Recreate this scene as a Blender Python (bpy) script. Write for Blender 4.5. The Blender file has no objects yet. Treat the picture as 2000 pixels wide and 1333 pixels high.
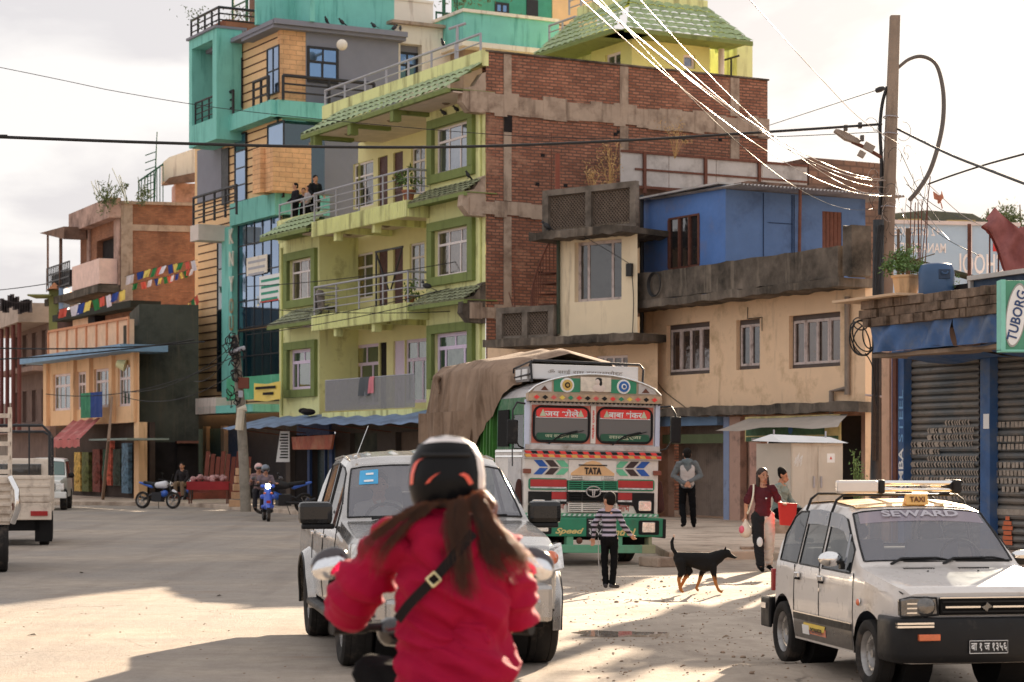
import bpy,bmesh,math,random
from mathutils import Vector,Matrix
sc=bpy.context.scene
R=math.radians
random.seed(7)
# ---------------------------------------------------------------- camera
H,F,CX,YH=1.65,4190.0,1000.0,895.0
cam=bpy.data.objects.new('camera',bpy.data.cameras.new('camera'))
sc.collection.objects.link(cam);sc.camera=cam
cam.location=(0,0,H);cam.rotation_euler=(R(90),0,0)
cd=cam.data;cd.sensor_width=36;cd.lens=F/2000*36;cd.shift_y=(YH-666.5)/2000
cd.clip_start=.1;cd.clip_end=3000
cd.dof.use_dof=True;cd.dof.focus_distance=25;cd.dof.aperture_fstop=4.5
# ---------------------------------------------------------------- sky, sun, exposure
AZ,EL=R(18.5),R(17)
w=bpy.data.worlds.new('World');sc.world=w;w.use_nodes=True
nt=w.node_tree;nt.nodes.clear()
def wn(t,**k):
 n=nt.nodes.new(t)
 for a,b in k.items():setattr(n,a,b)
 return n
wo=wn('ShaderNodeOutputWorld');bg=wn('ShaderNodeBackground');sky=wn('ShaderNodeTexSky')
sky.sky_type='NISHITA';sky.sun_disc=False;sky.sun_elevation=EL;sky.sun_rotation=AZ;sky.dust_density=3.0;sky.air_density=1.0
tc=wn('ShaderNodeTexCoord');mp=wn('ShaderNodeMapping');mp.inputs['Scale'].default_value=(1,1,2.6)
nz=wn('ShaderNodeTexNoise');nz.inputs['Scale'].default_value=7.5;nz.inputs['Detail'].default_value=7;nz.inputs['Roughness'].default_value=.52;nz.inputs['Distortion'].default_value=.35
rp=wn('ShaderNodeValToRGB');rp.color_ramp.elements[0].position=.44;rp.color_ramp.elements[0].color=(3.45,3.34,3.42,1)
rp.color_ramp.elements[1].position=.58;rp.color_ramp.elements[1].color=(4.45,4.30,4.22,1)
mx=wn('ShaderNodeMixRGB');mx.inputs['Fac'].default_value=.975
nt.links.new(tc.outputs['Generated'],mp.inputs['Vector']);nt.links.new(mp.outputs[0],nz.inputs['Vector'])
nt.links.new(nz.outputs['Fac'],rp.inputs['Fac']);nt.links.new(sky.outputs[0],mx.inputs[1]);nt.links.new(rp.outputs[0],mx.inputs[2])
nt.links.new(mx.outputs[0],bg.inputs['Color']);bg.inputs['Strength'].default_value=.066
nt.links.new(bg.outputs[0],wo.inputs['Surface'])
sd=Vector((math.sin(AZ)*math.cos(EL),math.cos(AZ)*math.cos(EL),math.sin(EL)))
sun=bpy.data.objects.new('sun',bpy.data.lights.new('sun','SUN'));sc.collection.objects.link(sun)
sun.rotation_euler=(-sd).to_track_quat('-Z','Y').to_euler();sun.location=sd*100
sun.data.energy=5.0;sun.data.angle=R(.6);sun.data.color=(1,.80,.58)
sc.view_settings.view_transform='Standard';sc.view_settings.look='None';sc.view_settings.gamma=1
sc.view_settings.exposure=1.78
sc.cycles.use_denoising=True;sc.cycles.max_bounces=7;sc.cycles.transparent_max_bounces=16
sc.cycles.caustics_reflective=False;sc.cycles.caustics_refractive=False;sc.cycles.sample_clamp_indirect=4
# ---------------------------------------------------------------- geometry helpers
def P(x,y,d):return Vector(((x-CX)*d/F,d,H+(YH-y)*d/F))
GZ=-.15
def G(x,y,z=GZ):
 d=F*(H-z)/(y-YH);return Vector(((x-CX)*d/F,d,z))
def lerp(a,b,t):return a+(b-a)*t
def off_of(o):
 v=Vector((0,0,0))
 while o is not None:v+=o.location;o=o.parent
 return v
def tag(o,label=None,cat=None,group=None,kind=None):
 if label:o['label']=label
 if cat:o['category']=cat
 if group:o['group']=group
 if kind:o['kind']=kind
 return o
def thing(name,label,cat,loc=(0,0,0),group=None):
 o=bpy.data.objects.new(name,None);sc.collection.objects.link(o);o.location=loc;o.empty_display_size=.3
 return tag(o,label,cat,group)
def copy_tree(o,parent=None):
 c=o.copy();sc.collection.objects.link(c);c.parent=parent
 for ch in list(o.children):copy_tree(ch,c)
 return c
def rotm(rx=0,ry=0,rz=0):return(Matrix.Rotation(rz,4,'Z')@Matrix.Rotation(ry,4,'Y')@Matrix.Rotation(rx,4,'X'))
def tr(x,y=0,z=0):return Matrix.Translation(Vector((x,y,z)))
def frame_on(o,ex,ez):
 ex=Vector(ex).normalized();ez=(Vector(ez)-ex*Vector(ez).dot(ex)).normalized();ey=ez.cross(ex)
 m=Matrix((ex,ey,ez)).transposed().to_4x4();m.translation=Vector(o);return m
class MB:
 def __init__(s,T=None):s.v=[];s.f=[];s.mi=[];s.T=T or Matrix();s.cur=0
 def add(s,vs,fs):
  n=len(s.v);s.v+=[s.T@Vector(v)for v in vs];s.f+=[[i+n for i in f]for f in fs];s.mi+=[s.cur]*len(fs);return s
 def box(s,x0,x1,y0,y1,z0,z1):
  return s.add([(x0,y0,z0),(x1,y0,z0),(x1,y1,z0),(x0,y1,z0),(x0,y0,z1),(x1,y0,z1),(x1,y1,z1),(x0,y1,z1)],
[(0,3,2,1),(4,5,6,7),(0,1,5,4),(1,2,6,5),(2,3,7,6),(3,0,4,7)])
 def hexa(s,p):return s.add(p,[(0,3,2,1),(4,5,6,7),(0,1,5,4),(1,2,6,5),(2,3,7,6),(3,0,4,7)])
 def quad(s,*p):return s.add(p,[tuple(range(len(p)))])
 def prism(s,pts,a,b,ax='y'):
  f={'y':lambda p,t:(p[0],t,p[1]),'x':lambda p,t:(t,p[0],p[1]),'z':lambda p,t:(p[0],p[1],t)}[ax]
  n=len(pts);vs=[f(p,a)for p in pts]+[f(p,b)for p in pts]
  return s.add(vs,[tuple(range(n))[::-1],tuple(range(n,2*n))]+[(i,(i+1)%n,n+(i+1)%n,n+i)for i in range(n)])
 def cyl(s,a,b,r0,r1=None,n=10,cap=True):
  a=Vector(a);b=Vector(b);r1=r0 if r1 is None else r1;d=(b-a)
  if d.length<1e-6:return s
  d.normalize();u=d.orthogonal().normalized();v=d.cross(u)
  vs=[a+(u*math.cos(t)+v*math.sin(t))*r0 for t in[2*math.pi*i/n for i in range(n)]]
  vs+=[b+(u*math.cos(t)+v*math.sin(t))*r1 for t in[2*math.pi*i/n for i in range(n)]]
  fs=[(i,(i+1)%n,n+(i+1)%n,n+i)for i in range(n)]
  if cap:fs+=[tuple(range(n))[::-1],tuple(range(n,2*n))]
  return s.add(vs,fs)
 def tube(s,pts,r,n=6):
  pts=[Vector(p)for p in pts];m=len(pts);vs=[];fs=[];u=None
  for i,p in enumerate(pts):
   d=(pts[min(i+1,m-1)]-pts[max(i-1,0)]).normalized()
   u=d.orthogonal().normalized()if u is None else(u-d*u.dot(d)).normalized()
   v=d.cross(u);rr=r[i]if isinstance(r,(list,tuple))else r
   vs+=[p+(u*math.cos(t)+v*math.sin(t))*rr for t in[2*math.pi*k/n for k in range(n)]]
  for i in range(m-1):
   for k in range(n):fs.append((i*n+k,i*n+(k+1)%n,(i+1)*n+(k+1)%n,(i+1)*n+k))
  fs+=[tuple(range(n))[::-1],tuple(range((m-1)*n,m*n))]
  return s.add(vs,fs)
 def ell(s,c,r,n=12,m=8,rot=None):
  c=Vector(c);r=r if hasattr(r,'__len__')else(r,r,r);vs=[(0,0,-1)]
  for j in range(1,m):
   a=-math.pi/2+math.pi*j/m
   vs+=[(math.cos(a)*math.cos(2*math.pi*i/n),math.cos(a)*math.sin(2*math.pi*i/n),math.sin(a))for i in range(n)]
  vs.append((0,0,1));fs=[(0,1+(i+1)%n,1+i)for i in range(n)]
  for j in range(m-2):
   for i in range(n):fs.append((1+j*n+i,1+j*n+(i+1)%n,1+(j+1)*n+(i+1)%n,1+(j+1)*n+i))
  L=len(vs)-1;fs+=[(L,1+(m-2)*n+i,1+(m-2)*n+(i+1)%n)for i in range(n)]
  q=rot or Matrix()
  return s.add([c+(q@Vector((v[0]*r[0],v[1]*r[1],v[2]*r[2])))for v in vs],fs)
 def cap2(s,a,b,r0,r1):
  s.cyl(a,b,r0,r1,12);s.ell(a,r0,12,8);s.ell(b,r1,12,8);return s
 def grid(s,fn,nu,nv,closed=False):
  vs=[fn(i/nu,j/nv)for j in range(nv+1)for i in range(nu+1)]
  return s.add(vs,[(j*(nu+1)+i,j*(nu+1)+i+1,(j+1)*(nu+1)+i+1,(j+1)*(nu+1)+i)for j in range(nv)for i in range(nu)])
 def lathe(s,prof,c,ax,n=24,full=True):
  c=Vector(c);ax=Vector(ax).normalized();u=ax.orthogonal().normalized();v=ax.cross(u);m=len(prof)
  vs=[c+ax*z+(u*math.cos(2*math.pi*i/n)+v*math.sin(2*math.pi*i/n))*r for(r,z)in prof for i in range(n)]
  fs=[(j*n+i,j*n+(i+1)%n,(j+1)*n+(i+1)%n,(j+1)*n+i)for j in range(m-1)for i in range(n)]
  if full:fs+=[tuple(range(n))[::-1],tuple(range((m-1)*n,m*n))]
  return s.add(vs,fs)
 def wall(s,u0,u1,z0,z1,holes=(),w=0.,depth=.2):
  us=sorted({u0,u1,*[min(max(h[i],u0),u1)for h in holes for i in(0,1)]});zs=sorted({z0,z1,*[min(max(h[i],z0),z1)for h in holes for i in(2,3)]})
  for a,b in zip(us,us[1:]):
   for c,d in zip(zs,zs[1:]):
    mu,mz=(a+b)/2,(c+d)/2
    if any(h[0]<mu<h[1]and h[2]<mz<h[3]for h in holes):continue
    s.quad((a,w,c),(b,w,c),(b,w,d),(a,w,d))
  for h in holes:
   a,b,c,d=h[:4];y=w-depth
   s.quad((a,w,c),(a,y,c),(a,y,d),(a,w,d));s.quad((b,w,c),(b,y,c),(b,y,d),(b,w,d))
   s.quad((a,w,c),(b,w,c),(b,y,c),(a,y,c));s.quad((a,w,d),(b,w,d),(b,y,d),(a,y,d))
  return s
 def build(s,name,mats,parent=None,smooth=None,bevel=0,weld=False,flip=False):
  me=bpy.data.meshes.new(name);off=off_of(parent)
  o=bpy.data.objects.new(name,me);sc.collection.objects.link(o)
  if parent is None and s.v:
   xs=[v.x for v in s.v];ys=[v.y for v in s.v];off=Vector(((min(xs)+max(xs))/2,(min(ys)+max(ys))/2,min(v.z for v in s.v)));o.location=off
  else:o.parent=parent
  bm=bmesh.new();vs=[bm.verts.new(v-off)for v in s.v]
  for f,mi in zip(s.f,s.mi):
   try:bf=bm.faces.new([vs[i]for i in f]);bf.material_index=mi
   except ValueError:pass
  if weld:bmesh.ops.remove_doubles(bm,verts=bm.verts,dist=1e-4)
  bmesh.ops.recalc_face_normals(bm,faces=bm.faces)
  if bevel:
   es=[e for e in bm.edges if len(e.link_faces)==2 and e.calc_face_angle(0)>.6]
   bmesh.ops.bevel(bm,geom=es,offset=bevel,segments=2,affect='EDGES',profile=.6,clamp_overlap=True)
  uv=bm.loops.layers.uv.new('UVMap')
  for f in bm.faces:
   n=f.normal
   for l in f.loops:
    p=l.vert.co
    if abs(n.z)>.75:l[uv].uv=(p.x,p.y)
    else:
     t=Vector((-n.y,n.x)).normalized()if(abs(n.x)+abs(n.y))>1e-5 else Vector((1,0))
     l[uv].uv=(p.x*t.x+p.y*t.y,p.z)
  bm.to_mesh(me);bm.free()
  for m in(mats if isinstance(mats,(list,tuple))else[mats]):me.materials.append(m)
  if smooth is not None:
   me.polygons.foreach_set('use_smooth',[True]*len(me.polygons));me.set_sharp_from_angle(angle=R(smooth))
  return o
# ---------------------------------------------------------------- materials
MC={};DESAT,LIFT=.12,1.22
def srgb(r,g,b):
 f=lambda c:(c/255/12.92)if c/255<.04045 else((c/255+.055)/1.055)**2.4
 return(f(r),f(g),f(b))
def newmat(name):
 m=bpy.data.materials.new(name);m.use_nodes=True;nt=m.node_tree
 return m,nt,nt.nodes['Principled BSDF']
def N(nt,t,**k):
 n=nt.nodes.new(t)
 for a,b in k.items():
  if a in n.inputs.keys()if hasattr(n.inputs,'keys')else False:n.inputs[a].default_value=b
  else:setattr(n,a,b)
 return n
def mixc(nt,fac,a,b,blend='MIX'):
 n=nt.nodes.new('ShaderNodeMixRGB');n.blend_type=blend
 for i,x in enumerate((fac,a,b)):
  if hasattr(x,'is_linked')or hasattr(x,'links'):nt.links.new(x,n.inputs[i])
  elif i==0:n.inputs[0].default_value=x
  else:n.inputs[i].default_value=(*x,1)
 return n.outputs[0]
def noise(nt,scale,detail=5,rough=.6,vec=None,stretch=None):
 n=nt.nodes.new('ShaderNodeTexNoise');n.inputs['Scale'].default_value=scale;n.inputs['Detail'].default_value=detail;n.inputs['Roughness'].default_value=rough
 tcn=nt.nodes.new('ShaderNodeTexCoord');src=tcn.outputs['Object' if vec is None else vec]
 if stretch:
  m=nt.nodes.new('ShaderNodeMapping');m.inputs['Scale'].default_value=stretch;nt.links.new(src,m.inputs[0]);src=m.outputs[0]
 nt.links.new(src,n.inputs['Vector']);return n.outputs['Fac']
def ramp(nt,src,a,b,c0=(0,0,0),c1=(1,1,1)):
 n=nt.nodes.new('ShaderNodeValToRGB');e=n.color_ramp.elements
 e[0].position=a;e[0].color=(*c0,1);e[1].position=b;e[1].color=(*c1,1);nt.links.new(src,n.inputs[0]);return n.outputs[0]
def bumpit(nt,bs,src,strength,dist=.02):
 b=nt.nodes.new('ShaderNodeBump');b.inputs['Strength'].default_value=strength;b.inputs['Distance'].default_value=dist
 nt.links.new(src,b.inputs['Height']);nt.links.new(b.outputs[0],bs.inputs['Normal'])
def mat(name,col,rough=.75,var=.12,scale=2.5,bump=.15,bscale=45,metal=0,dirt=None,damt=.5,dscale=1.2,streak=None,samt=.5,coat=0,alpha=1,spec=None,raw=False):
 """plain coloured surface with mottling, patches of dirt and run-down streaks of their own shape"""
 if name in MC:return MC[name]
 m,nt,bs=newmat(name);MC[name]=m
 D_=0 if raw else DESAT
 l_=.3*col[0]+.59*col[1]+.11*col[2];c=tuple(min(.82,lerp(x,l_,D_)*(1 if raw else LIFT))for x in col)
 if dirt:dirt=tuple(lerp(x,.3*dirt[0]+.59*dirt[1]+.11*dirt[2],DESAT)for x in dirt)
 out=mixc(nt,ramp(nt,noise(nt,scale),.3,.7),tuple(x*(1-var)for x in c),tuple(min(1,x*(1+var))for x in c))
 if dirt:out=mixc(nt,ramp(nt,noise(nt,dscale,8,.68),.62-.3*damt,.78-.1*damt),out,dirt)
 if streak:
  st=ramp(nt,noise(nt,3.2,6,.62,stretch=(1,1,.12)),.62-.25*samt,.85-.2*samt)
  out=mixc(nt,st,out,streak)
 nt.links.new(out,bs.inputs['Base Color']);bs.inputs['Metallic'].default_value=metal;bs.inputs['Roughness'].default_value=rough
 if rough<.7:
  r=ramp(nt,noise(nt,9,6),.3,.75,(rough*.8,)*3,(min(1,rough*1.35),)*3);nt.links.new(r,bs.inputs['Roughness'])
 bs.inputs['Specular IOR Level'].default_value=spec if spec is not None else .22 if rough>=.7 else .45
 if coat:bs.inputs['Coat Weight'].default_value=coat;bs.inputs['Coat Roughness'].default_value=.06
 if bump:bumpit(nt,bs,noise(nt,bscale,4),bump,.01)
 if alpha<1:bs.inputs['Alpha'].default_value=alpha
 return m
def brick(name,c1,c2,mortar,bw=.23,bh=.07,ms=.012,stain=(.12,.08,.06),samt=.4,bump=.6,pale=None):
 if name in MC:return MC[name]
 m,nt,bs=newmat(name);MC[name]=m
 ds=lambda q:tuple(lerp(x,.3*q[0]+.59*q[1]+.11*q[2],.15)for x in q)
 c1,c2,mortar,stain=ds(c1),ds(c2),ds(mortar),ds(stain)
 b=nt.nodes.new('ShaderNodeTexBrick');tcn=nt.nodes.new('ShaderNodeTexCoord')
 wob=nt.nodes.new('ShaderNodeMixRGB');wob.blend_type='LINEAR_LIGHT';wob.inputs[0].default_value=.02
 nn=nt.nodes.new('ShaderNodeTexNoise');nn.inputs['Scale'].default_value=3;nt.links.new(tcn.outputs['UV'],nn.inputs['Vector'])
 nt.links.new(tcn.outputs['UV'],wob.inputs[1]);nt.links.new(nn.outputs['Color'],wob.inputs[2]);nt.links.new(wob.outputs[0],b.inputs['Vector'])
 b.inputs['Color1'].default_value=(*c1,1);b.inputs['Color2'].default_value=(*c2,1);b.inputs['Mortar'].default_value=(*mortar,1)
 b.inputs['Scale'].default_value=1;b.inputs['Brick Width'].default_value=bw;b.inputs['Row Height'].default_value=bh;b.inputs['Mortar Size'].default_value=ms;b.inputs['Bias'].default_value=-.1
 out=b.outputs['Color']
 out=mixc(nt,.55,out,mixc(nt,ramp(nt,noise(nt,1.4,7,.7),.3,.7),(.55,.5,.48),(1.5,1.35,1.25)),'MULTIPLY')
 out=mixc(nt,ramp(nt,noise(nt,.8,8,.7),.66-.25*samt,.8),out,stain)
 if pale:out=mixc(nt,ramp(nt,noise(nt,.45,9,.72),.56,.68),out,pale)
 nt.links.new(out,bs.inputs['Base Color']);bs.inputs['Roughness'].default_value=.92
 mixn=mixc(nt,.4,b.outputs['Fac'],noise(nt,30,4));inv=nt.nodes.new('ShaderNodeInvert');nt.links.new(mixn,inv.inputs['Color'])
 bumpit(nt,bs,inv.outputs[0],bump,.03);return m
def glass(name,tint=(.75,.8,.82),rough=.03,trans=.75,base=(.02,.025,.03)):
 """window pane: part see-through, part mirror, as real glass reads from outside"""
 if name in MC:return MC[name]
 m,nt,bs=newmat(name);MC[name]=m
 bs.inputs['Base Color'].default_value=(*base,1);bs.inputs['Roughness'].default_value=rough;bs.inputs['IOR'].default_value=1.52
 bs.inputs['Coat Weight'].default_value=.6
 t=nt.nodes.new('ShaderNodeBsdfTransparent');t.inputs[0].default_value=(*tint,1);mxn=nt.nodes.new('ShaderNodeMixShader');mxn.inputs[0].default_value=1-trans
 o=nt.nodes['Material Output'];nt.links.new(t.outputs[0],mxn.inputs[1]);nt.links.new(bs.outputs[0],mxn.inputs[2]);nt.links.new(mxn.outputs[0],o.inputs['Surface'])
 return m
def pane(name,base,metal=.0,rough=.06,wob=.25,wscale=1.3):
 """dark opaque pane that mirrors the street with old-glass waviness"""
 if name in MC:return MC[name]
 m,nt,bs=newmat(name);MC[name]=m
 bs.inputs['Base Color'].default_value=(*base,1);bs.inputs['Metallic'].default_value=metal;bs.inputs['Roughness'].default_value=rough;bs.inputs['IOR'].default_value=1.7
 bs.inputs['Coat Weight'].default_value=1;bumpit(nt,bs,noise(nt,wscale,2),wob,.05);return m
# ---------------------------------------------------------------- facades, lettering, windows
class Fac:
 """a facade plane: photo column x0 at depth d0, running away along a unit direction; local x along it, y out of it, z up"""
 def __init__(s,x0,d0,e=None,vp=None,to=None):
  s.X0=(x0-CX)*d0/F;s.d0=d0
  if vp is not None:e=((vp-CX)/F,1.0)
  if to is not None:e=((to[0]-CX)*to[1]/F-s.X0,to[1]-d0)
  l=math.hypot(*e);s.e=(e[0]/l,e[1]/l)
  n=(s.e[1],-s.e[0]);
  if n[1]>0:n=(-n[0],-n[1])
  s.n=n
  s.M=Matrix(((s.e[0],n[0],0,s.X0),(s.e[1],n[1],0,d0),(0,0,1,0),(0,0,0,1)))
 def u(s,x,w=0.):
  t=(x-CX)/F;X0=s.X0+s.n[0]*w;d0=s.d0+s.n[1]*w
  return(t*d0-X0)/(s.e[0]-t*s.e[1])
 def dep(s,u,w=0.):return s.d0+s.n[1]*w+u*s.e[1]
 def z(s,x,y,w=0.):return H+(YH-y)*s.dep(s.u(x,w),w)/F
 def uz(s,x,y,w=0.):return s.u(x,w),s.z(x,y,w)
 def MB(s,w=0.):return MB(s.M@tr(0,w,0))
 def pt(s,u,w,z):return s.M@Vector((u,w,z))
_font={}
def lettering(text,w,h,T,m,parent,name='lettering',ex=.003,shear=0,bold=0,mirror=False,stretch=True):
 cu=bpy.data.curves.new('t','FONT');cu.body=text;cu.shear=shear;cu.offset=bold;cu.extrude=0;cu.resolution_u=3
 ob=bpy.data.objects.new('t',cu);sc.collection.objects.link(ob)
 dg=bpy.context.evaluated_depsgraph_get();dg.update();me=bpy.data.meshes.new_from_object(ob.evaluated_get(dg))
 bpy.data.objects.remove(ob);bpy.data.curves.remove(cu)
 b=MB(T);vs=[v.co.copy()for v in me.vertices];fs=[tuple(p.vertices)for p in me.polygons];bpy.data.meshes.remove(me)
 if not vs:return None
 x0,x1=min(v.x for v in vs),max(v.x for v in vs);y0,y1=min(v.y for v in vs),max(v.y for v in vs)
 sx=w/max(x1-x0,1e-6);sy=h/max(y1-y0,1e-6)
 if not stretch:sx=sy=min(sx,sy)
 sg=-1 if mirror else 1
 b.add([(sg*(v.x-(x0+x1)/2)*sx,0,(v.y-(y0+y1)/2)*sy)for v in vs],fs)
# give the sheet a thickness towards the viewer (local -y)
 n=len(vs);b.v+=[b.v[i]+(T.to_3x3()@Vector((0,-ex,0)))for i in range(n)];b.f+=[[i+n for i in f]for f in fs];b.mi+=[0]*len(fs)
 return b.build(name,m,parent)
def Tf(fac,u,w,z,flip=True):
 ex=Vector((-fac.e[0],-fac.e[1],0))if flip else Vector((fac.e[0],fac.e[1],0))
 m=Matrix((ex,Vector((-fac.n[0],-fac.n[1],0)),Vector((0,0,1)))).transposed().to_4x4();m.translation=fac.pt(u,w,z);return m
def window(fac,u0,u1,z0,z1,parent,mf,mp,w=-.12,cols=3,top=.28,fr=.07,name='window',split=None,label=None,topcols=None):
 if u0>u1:u0,u1=u1,u0
 b=fac.MB(w);t=.05
 b.box(u0,u1,0,t,z0,z0+fr).box(u0,u1,0,t,z1-fr,z1).box(u0,u0+fr,0,t,z0+fr,z1-fr).box(u1-fr,u1,0,t,z0+fr,z1-fr)
 zt=z1-fr-(z1-z0)*top if top else z1-fr
 if top:b.box(u0+fr,u1-fr,0,t*.9,zt-fr*.5,zt+fr*.5)
 sp=split or[i/cols for i in range(1,cols)]
 for k in sp:x=u0+(u1-u0)*k;b.box(x-fr*.45,x+fr*.45,0,t*.8,z0+fr,zt-fr*.5 if top else z1-fr)
 if top:
  tcn=topcols or cols
  for i in range(1,tcn):x=u0+(u1-u0)*i/tcn;b.box(x-fr*.35,x+fr*.35,0,t*.8,zt+fr*.5,z1-fr)
 o=b.build(name,mf,parent);tag(o,label)
 fac.MB(w).box(u0+fr*.5,u1-fr*.5,.012,.02,z0+fr*.5,z1-fr*.5).build('pane',mp,o)
 return o
def railing(fac,u0,u1,z,h,w,parent,m,bars=4,posts=4,r=.022,name='railing',ends=0.):
 b=fac.MB(w)
 for k in range(bars):
  zz=z+h*(k+1)/bars;rr=r*1.25 if k==bars-1 else r*.7
  b.cyl((u0,0,zz),(u1,0,zz),rr,n=6)
  if ends:
   for uu in ends[1:]:b.cyl((uu,0,zz),(uu,ends[0],zz),rr,n=6)
 for k in range(posts):
  uu=lerp(u0,u1,k/(posts-1));b.cyl((uu,0,z),(uu,0,z+h),r*1.1,n=6)
 return b.build(name,m,parent)
def tiled(fac,u0,u1,z0,z1,w0,w1,parent,m,pitch=.42,amp=.06,rows=3,hipl=0.,hipr=0.,name='tiled_eave',under=None):
 """clay-tile skirt: ridges running down the slope, stepped rows; z0 low outer edge at w1, z1 top edge at w0"""
 b=fac.MB()
 nu=int(abs(u1-u0)/pitch)*6+1
 for r_ in range(rows):
  a,c=r_/rows,(r_+1)/rows
  def fn(s,t,a=a,c=c):
   k=lerp(a,c,t);uu=lerp(u0,u1,s);uu=lerp(uu,lerp(u0-hipr,u1+hipl,s),k)
   lift=amp*abs(math.sin(math.pi*uu/pitch))**.7+.03*t
   return(uu,lerp(w0,w1,k)+lift*.5,lerp(z1,z0,k)+lift)
  b.grid(fn,nu,1)
  b.quad((u0-hipr*c,lerp(w0,w1,c)-.02,lerp(z1,z0,c)-.02),(u1+hipl*c,lerp(w0,w1,c)-.02,lerp(z1,z0,c)-.02),(u1+hipl*c,lerp(w0,w1,c)+.02,lerp(z1,z0,c)+.05),(u0-hipr*c,lerp(w0,w1,c)+.02,lerp(z1,z0,c)+.05))
 if hipl>0:
  b.quad((u1,w0,z1),(u1+hipl,w1,z0),(u1+hipl,w0-hipl,z0))
 o=b.build(name,m,parent,smooth=50)
 if under:
  fac.MB().box(u0-hipr,u1+hipl,w1-.1,w1+.02,z0-.12,z0+.0).box(u0-hipr,u1+hipl,w0-.4,w1-.1,z0-.02,z0+.01).build('eave_fascia',under,parent)
 return o
def corrug(fac,u0,u1,z0,z1,w0,w1,m,parent,name,pitch=.12,amp=.02,wave=0.,u0b=None,u1b=None,thick=0):
 b=fac.MB();n=max(4,int(abs(u1-u0)/pitch*6))
 u0b=u0 if u0b is None else u0b;u1b=u1 if u1b is None else u1b
 L=math.hypot(z1-z0,w1-w0)or 1;ny,nz=(z0-z1)/L,(w1-w0)/L
 def fn(s,t):
  uu=lerp(lerp(u0,u1,s),lerp(u0b,u1b,s),t);k=amp*math.sin(2*math.pi*s*abs(u1-u0)/pitch)+wave*math.sin(s*9+t*3)*t
  return(uu,lerp(w0,w1,t)+k*abs(ny),lerp(z0,z1,t)+k*abs(nz))
 b.grid(fn,n,4)
 return b.build(name,m,parent,smooth=60)
def leafy(b,c,r,n,size,rng,flat=1.,clump=5):
 cs=[Vector((rng.gauss(0,.5),rng.gauss(0,.5),rng.gauss(0,.45)))for _ in range(clump)]
 for _ in range(n):
  k=rng.choice(cs);p=Vector(c)+Vector([(k[i]+rng.gauss(0,.32))*r[i]for i in range(3)])
  a=Vector((rng.gauss(0,1),rng.gauss(0,1),rng.gauss(0,1))).normalized();q=a.orthogonal().normalized()*size*rng.uniform(.5,1.2);a=a*size*rng.uniform(.6,1.3)
  b.quad(p-a,p-q*.5,p+a,p+q*.5)
# ---------------------------------------------------------------- soft bodies
from mathutils import noise as mn_
def blob(name,prims,voxel,m,parent,it=4,wr=0.,wf=7.):
 """union of tapered capsules and ellipsoids fused into ONE continuous surface"""
 b=MB()
 for p in prims:
  if p[0]=='c':b.cap2(p[1],p[2],p[3],p[4])
  elif p[0]=='e':b.ell(p[1],p[2],16,12,p[3]if len(p)>3 else None)
  elif p[0]=='b':MBT=b.T;b.T=p[1];b.box(*p[2]);b.T=MBT
 me=bpy.data.meshes.new('t');me.from_pydata([tuple(v)for v in b.v],[],b.f)
 o=bpy.data.objects.new('t',me);sc.collection.objects.link(o)
 r=o.modifiers.new('r','REMESH');r.mode='VOXEL';r.voxel_size=voxel
 if it:s=o.modifiers.new('s','SMOOTH');s.iterations=it;s.factor=.5
 dg=bpy.context.evaluated_depsgraph_get();dg.update();me2=bpy.data.meshes.new_from_object(o.evaluated_get(dg));me2.name=name
 bpy.data.objects.remove(o);bpy.data.meshes.remove(me)
 o=bpy.data.objects.new(name,me2);sc.collection.objects.link(o);o.parent=parent
 off=off_of(parent);me2.transform(Matrix.Translation(-off))
 if wr:
  ns=[v.normal.copy()for v in me2.vertices]
  for v,n_ in zip(me2.vertices,ns):
   p=v.co;q=V((p.x*wf*.7+p.z*wf*.5,p.y*wf,p.z*wf*1.9-abs(p.x)*wf*.8));a=mn_.noise(q);v.co=p+n_*wr*(1-2.6*abs(a)+.6*mn_.noise(q*2.3))
 me2.materials.clear();me2.materials.append(m)
 me2.polygons.foreach_set('use_smooth',[True]*len(me2.polygons));return o
V=Vector
def hand_prims(wr,d,side,k=1.,curl=.35,up=None):
 """palm, four unequal bent fingers and a thumb leaving the side of the palm; d = hand direction, side = direction of the thumb side"""
 wr=V(wr);d=V(d).normalized();s=V(side);s=(s-d*s.dot(d)).normalized();n=d.cross(s)
 if up is not None and n.dot(V(up))<0:n=-n
 P_=[('c',wr,wr+d*.03*k,.024*k,.026*k)]
 for i,f in enumerate((.9,1,.94,.76)):
  base=wr+d*.085*k+s*(.030-.020*i)*k
  P_.append(('c',wr+d*.02*k+s*(.018-.012*i)*k,base,.013*k,.011*k))
  p=base;dd=d.copy()
  for j,L in enumerate((.040,.026,.020)):
   dd=(dd-n*curl*(1+.5*j)).normalized();q=p+dd*L*f*k;P_.append(('c',p,q,.0095*k-.0006*j,.0088*k-.0006*j));p=q
 b0=wr+d*.028*k+s*.022*k;b1=b0+(d*.5+s*.75-n*.25).normalized()*.036*k;b2=b1+(d*.85+s*.3-n*.35).normalized()*.030*k
 P_+=[('c',b0,b1,.014*k,.0105*k),('c',b1,b2,.0105*k,.009*k)]
 return P_
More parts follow.
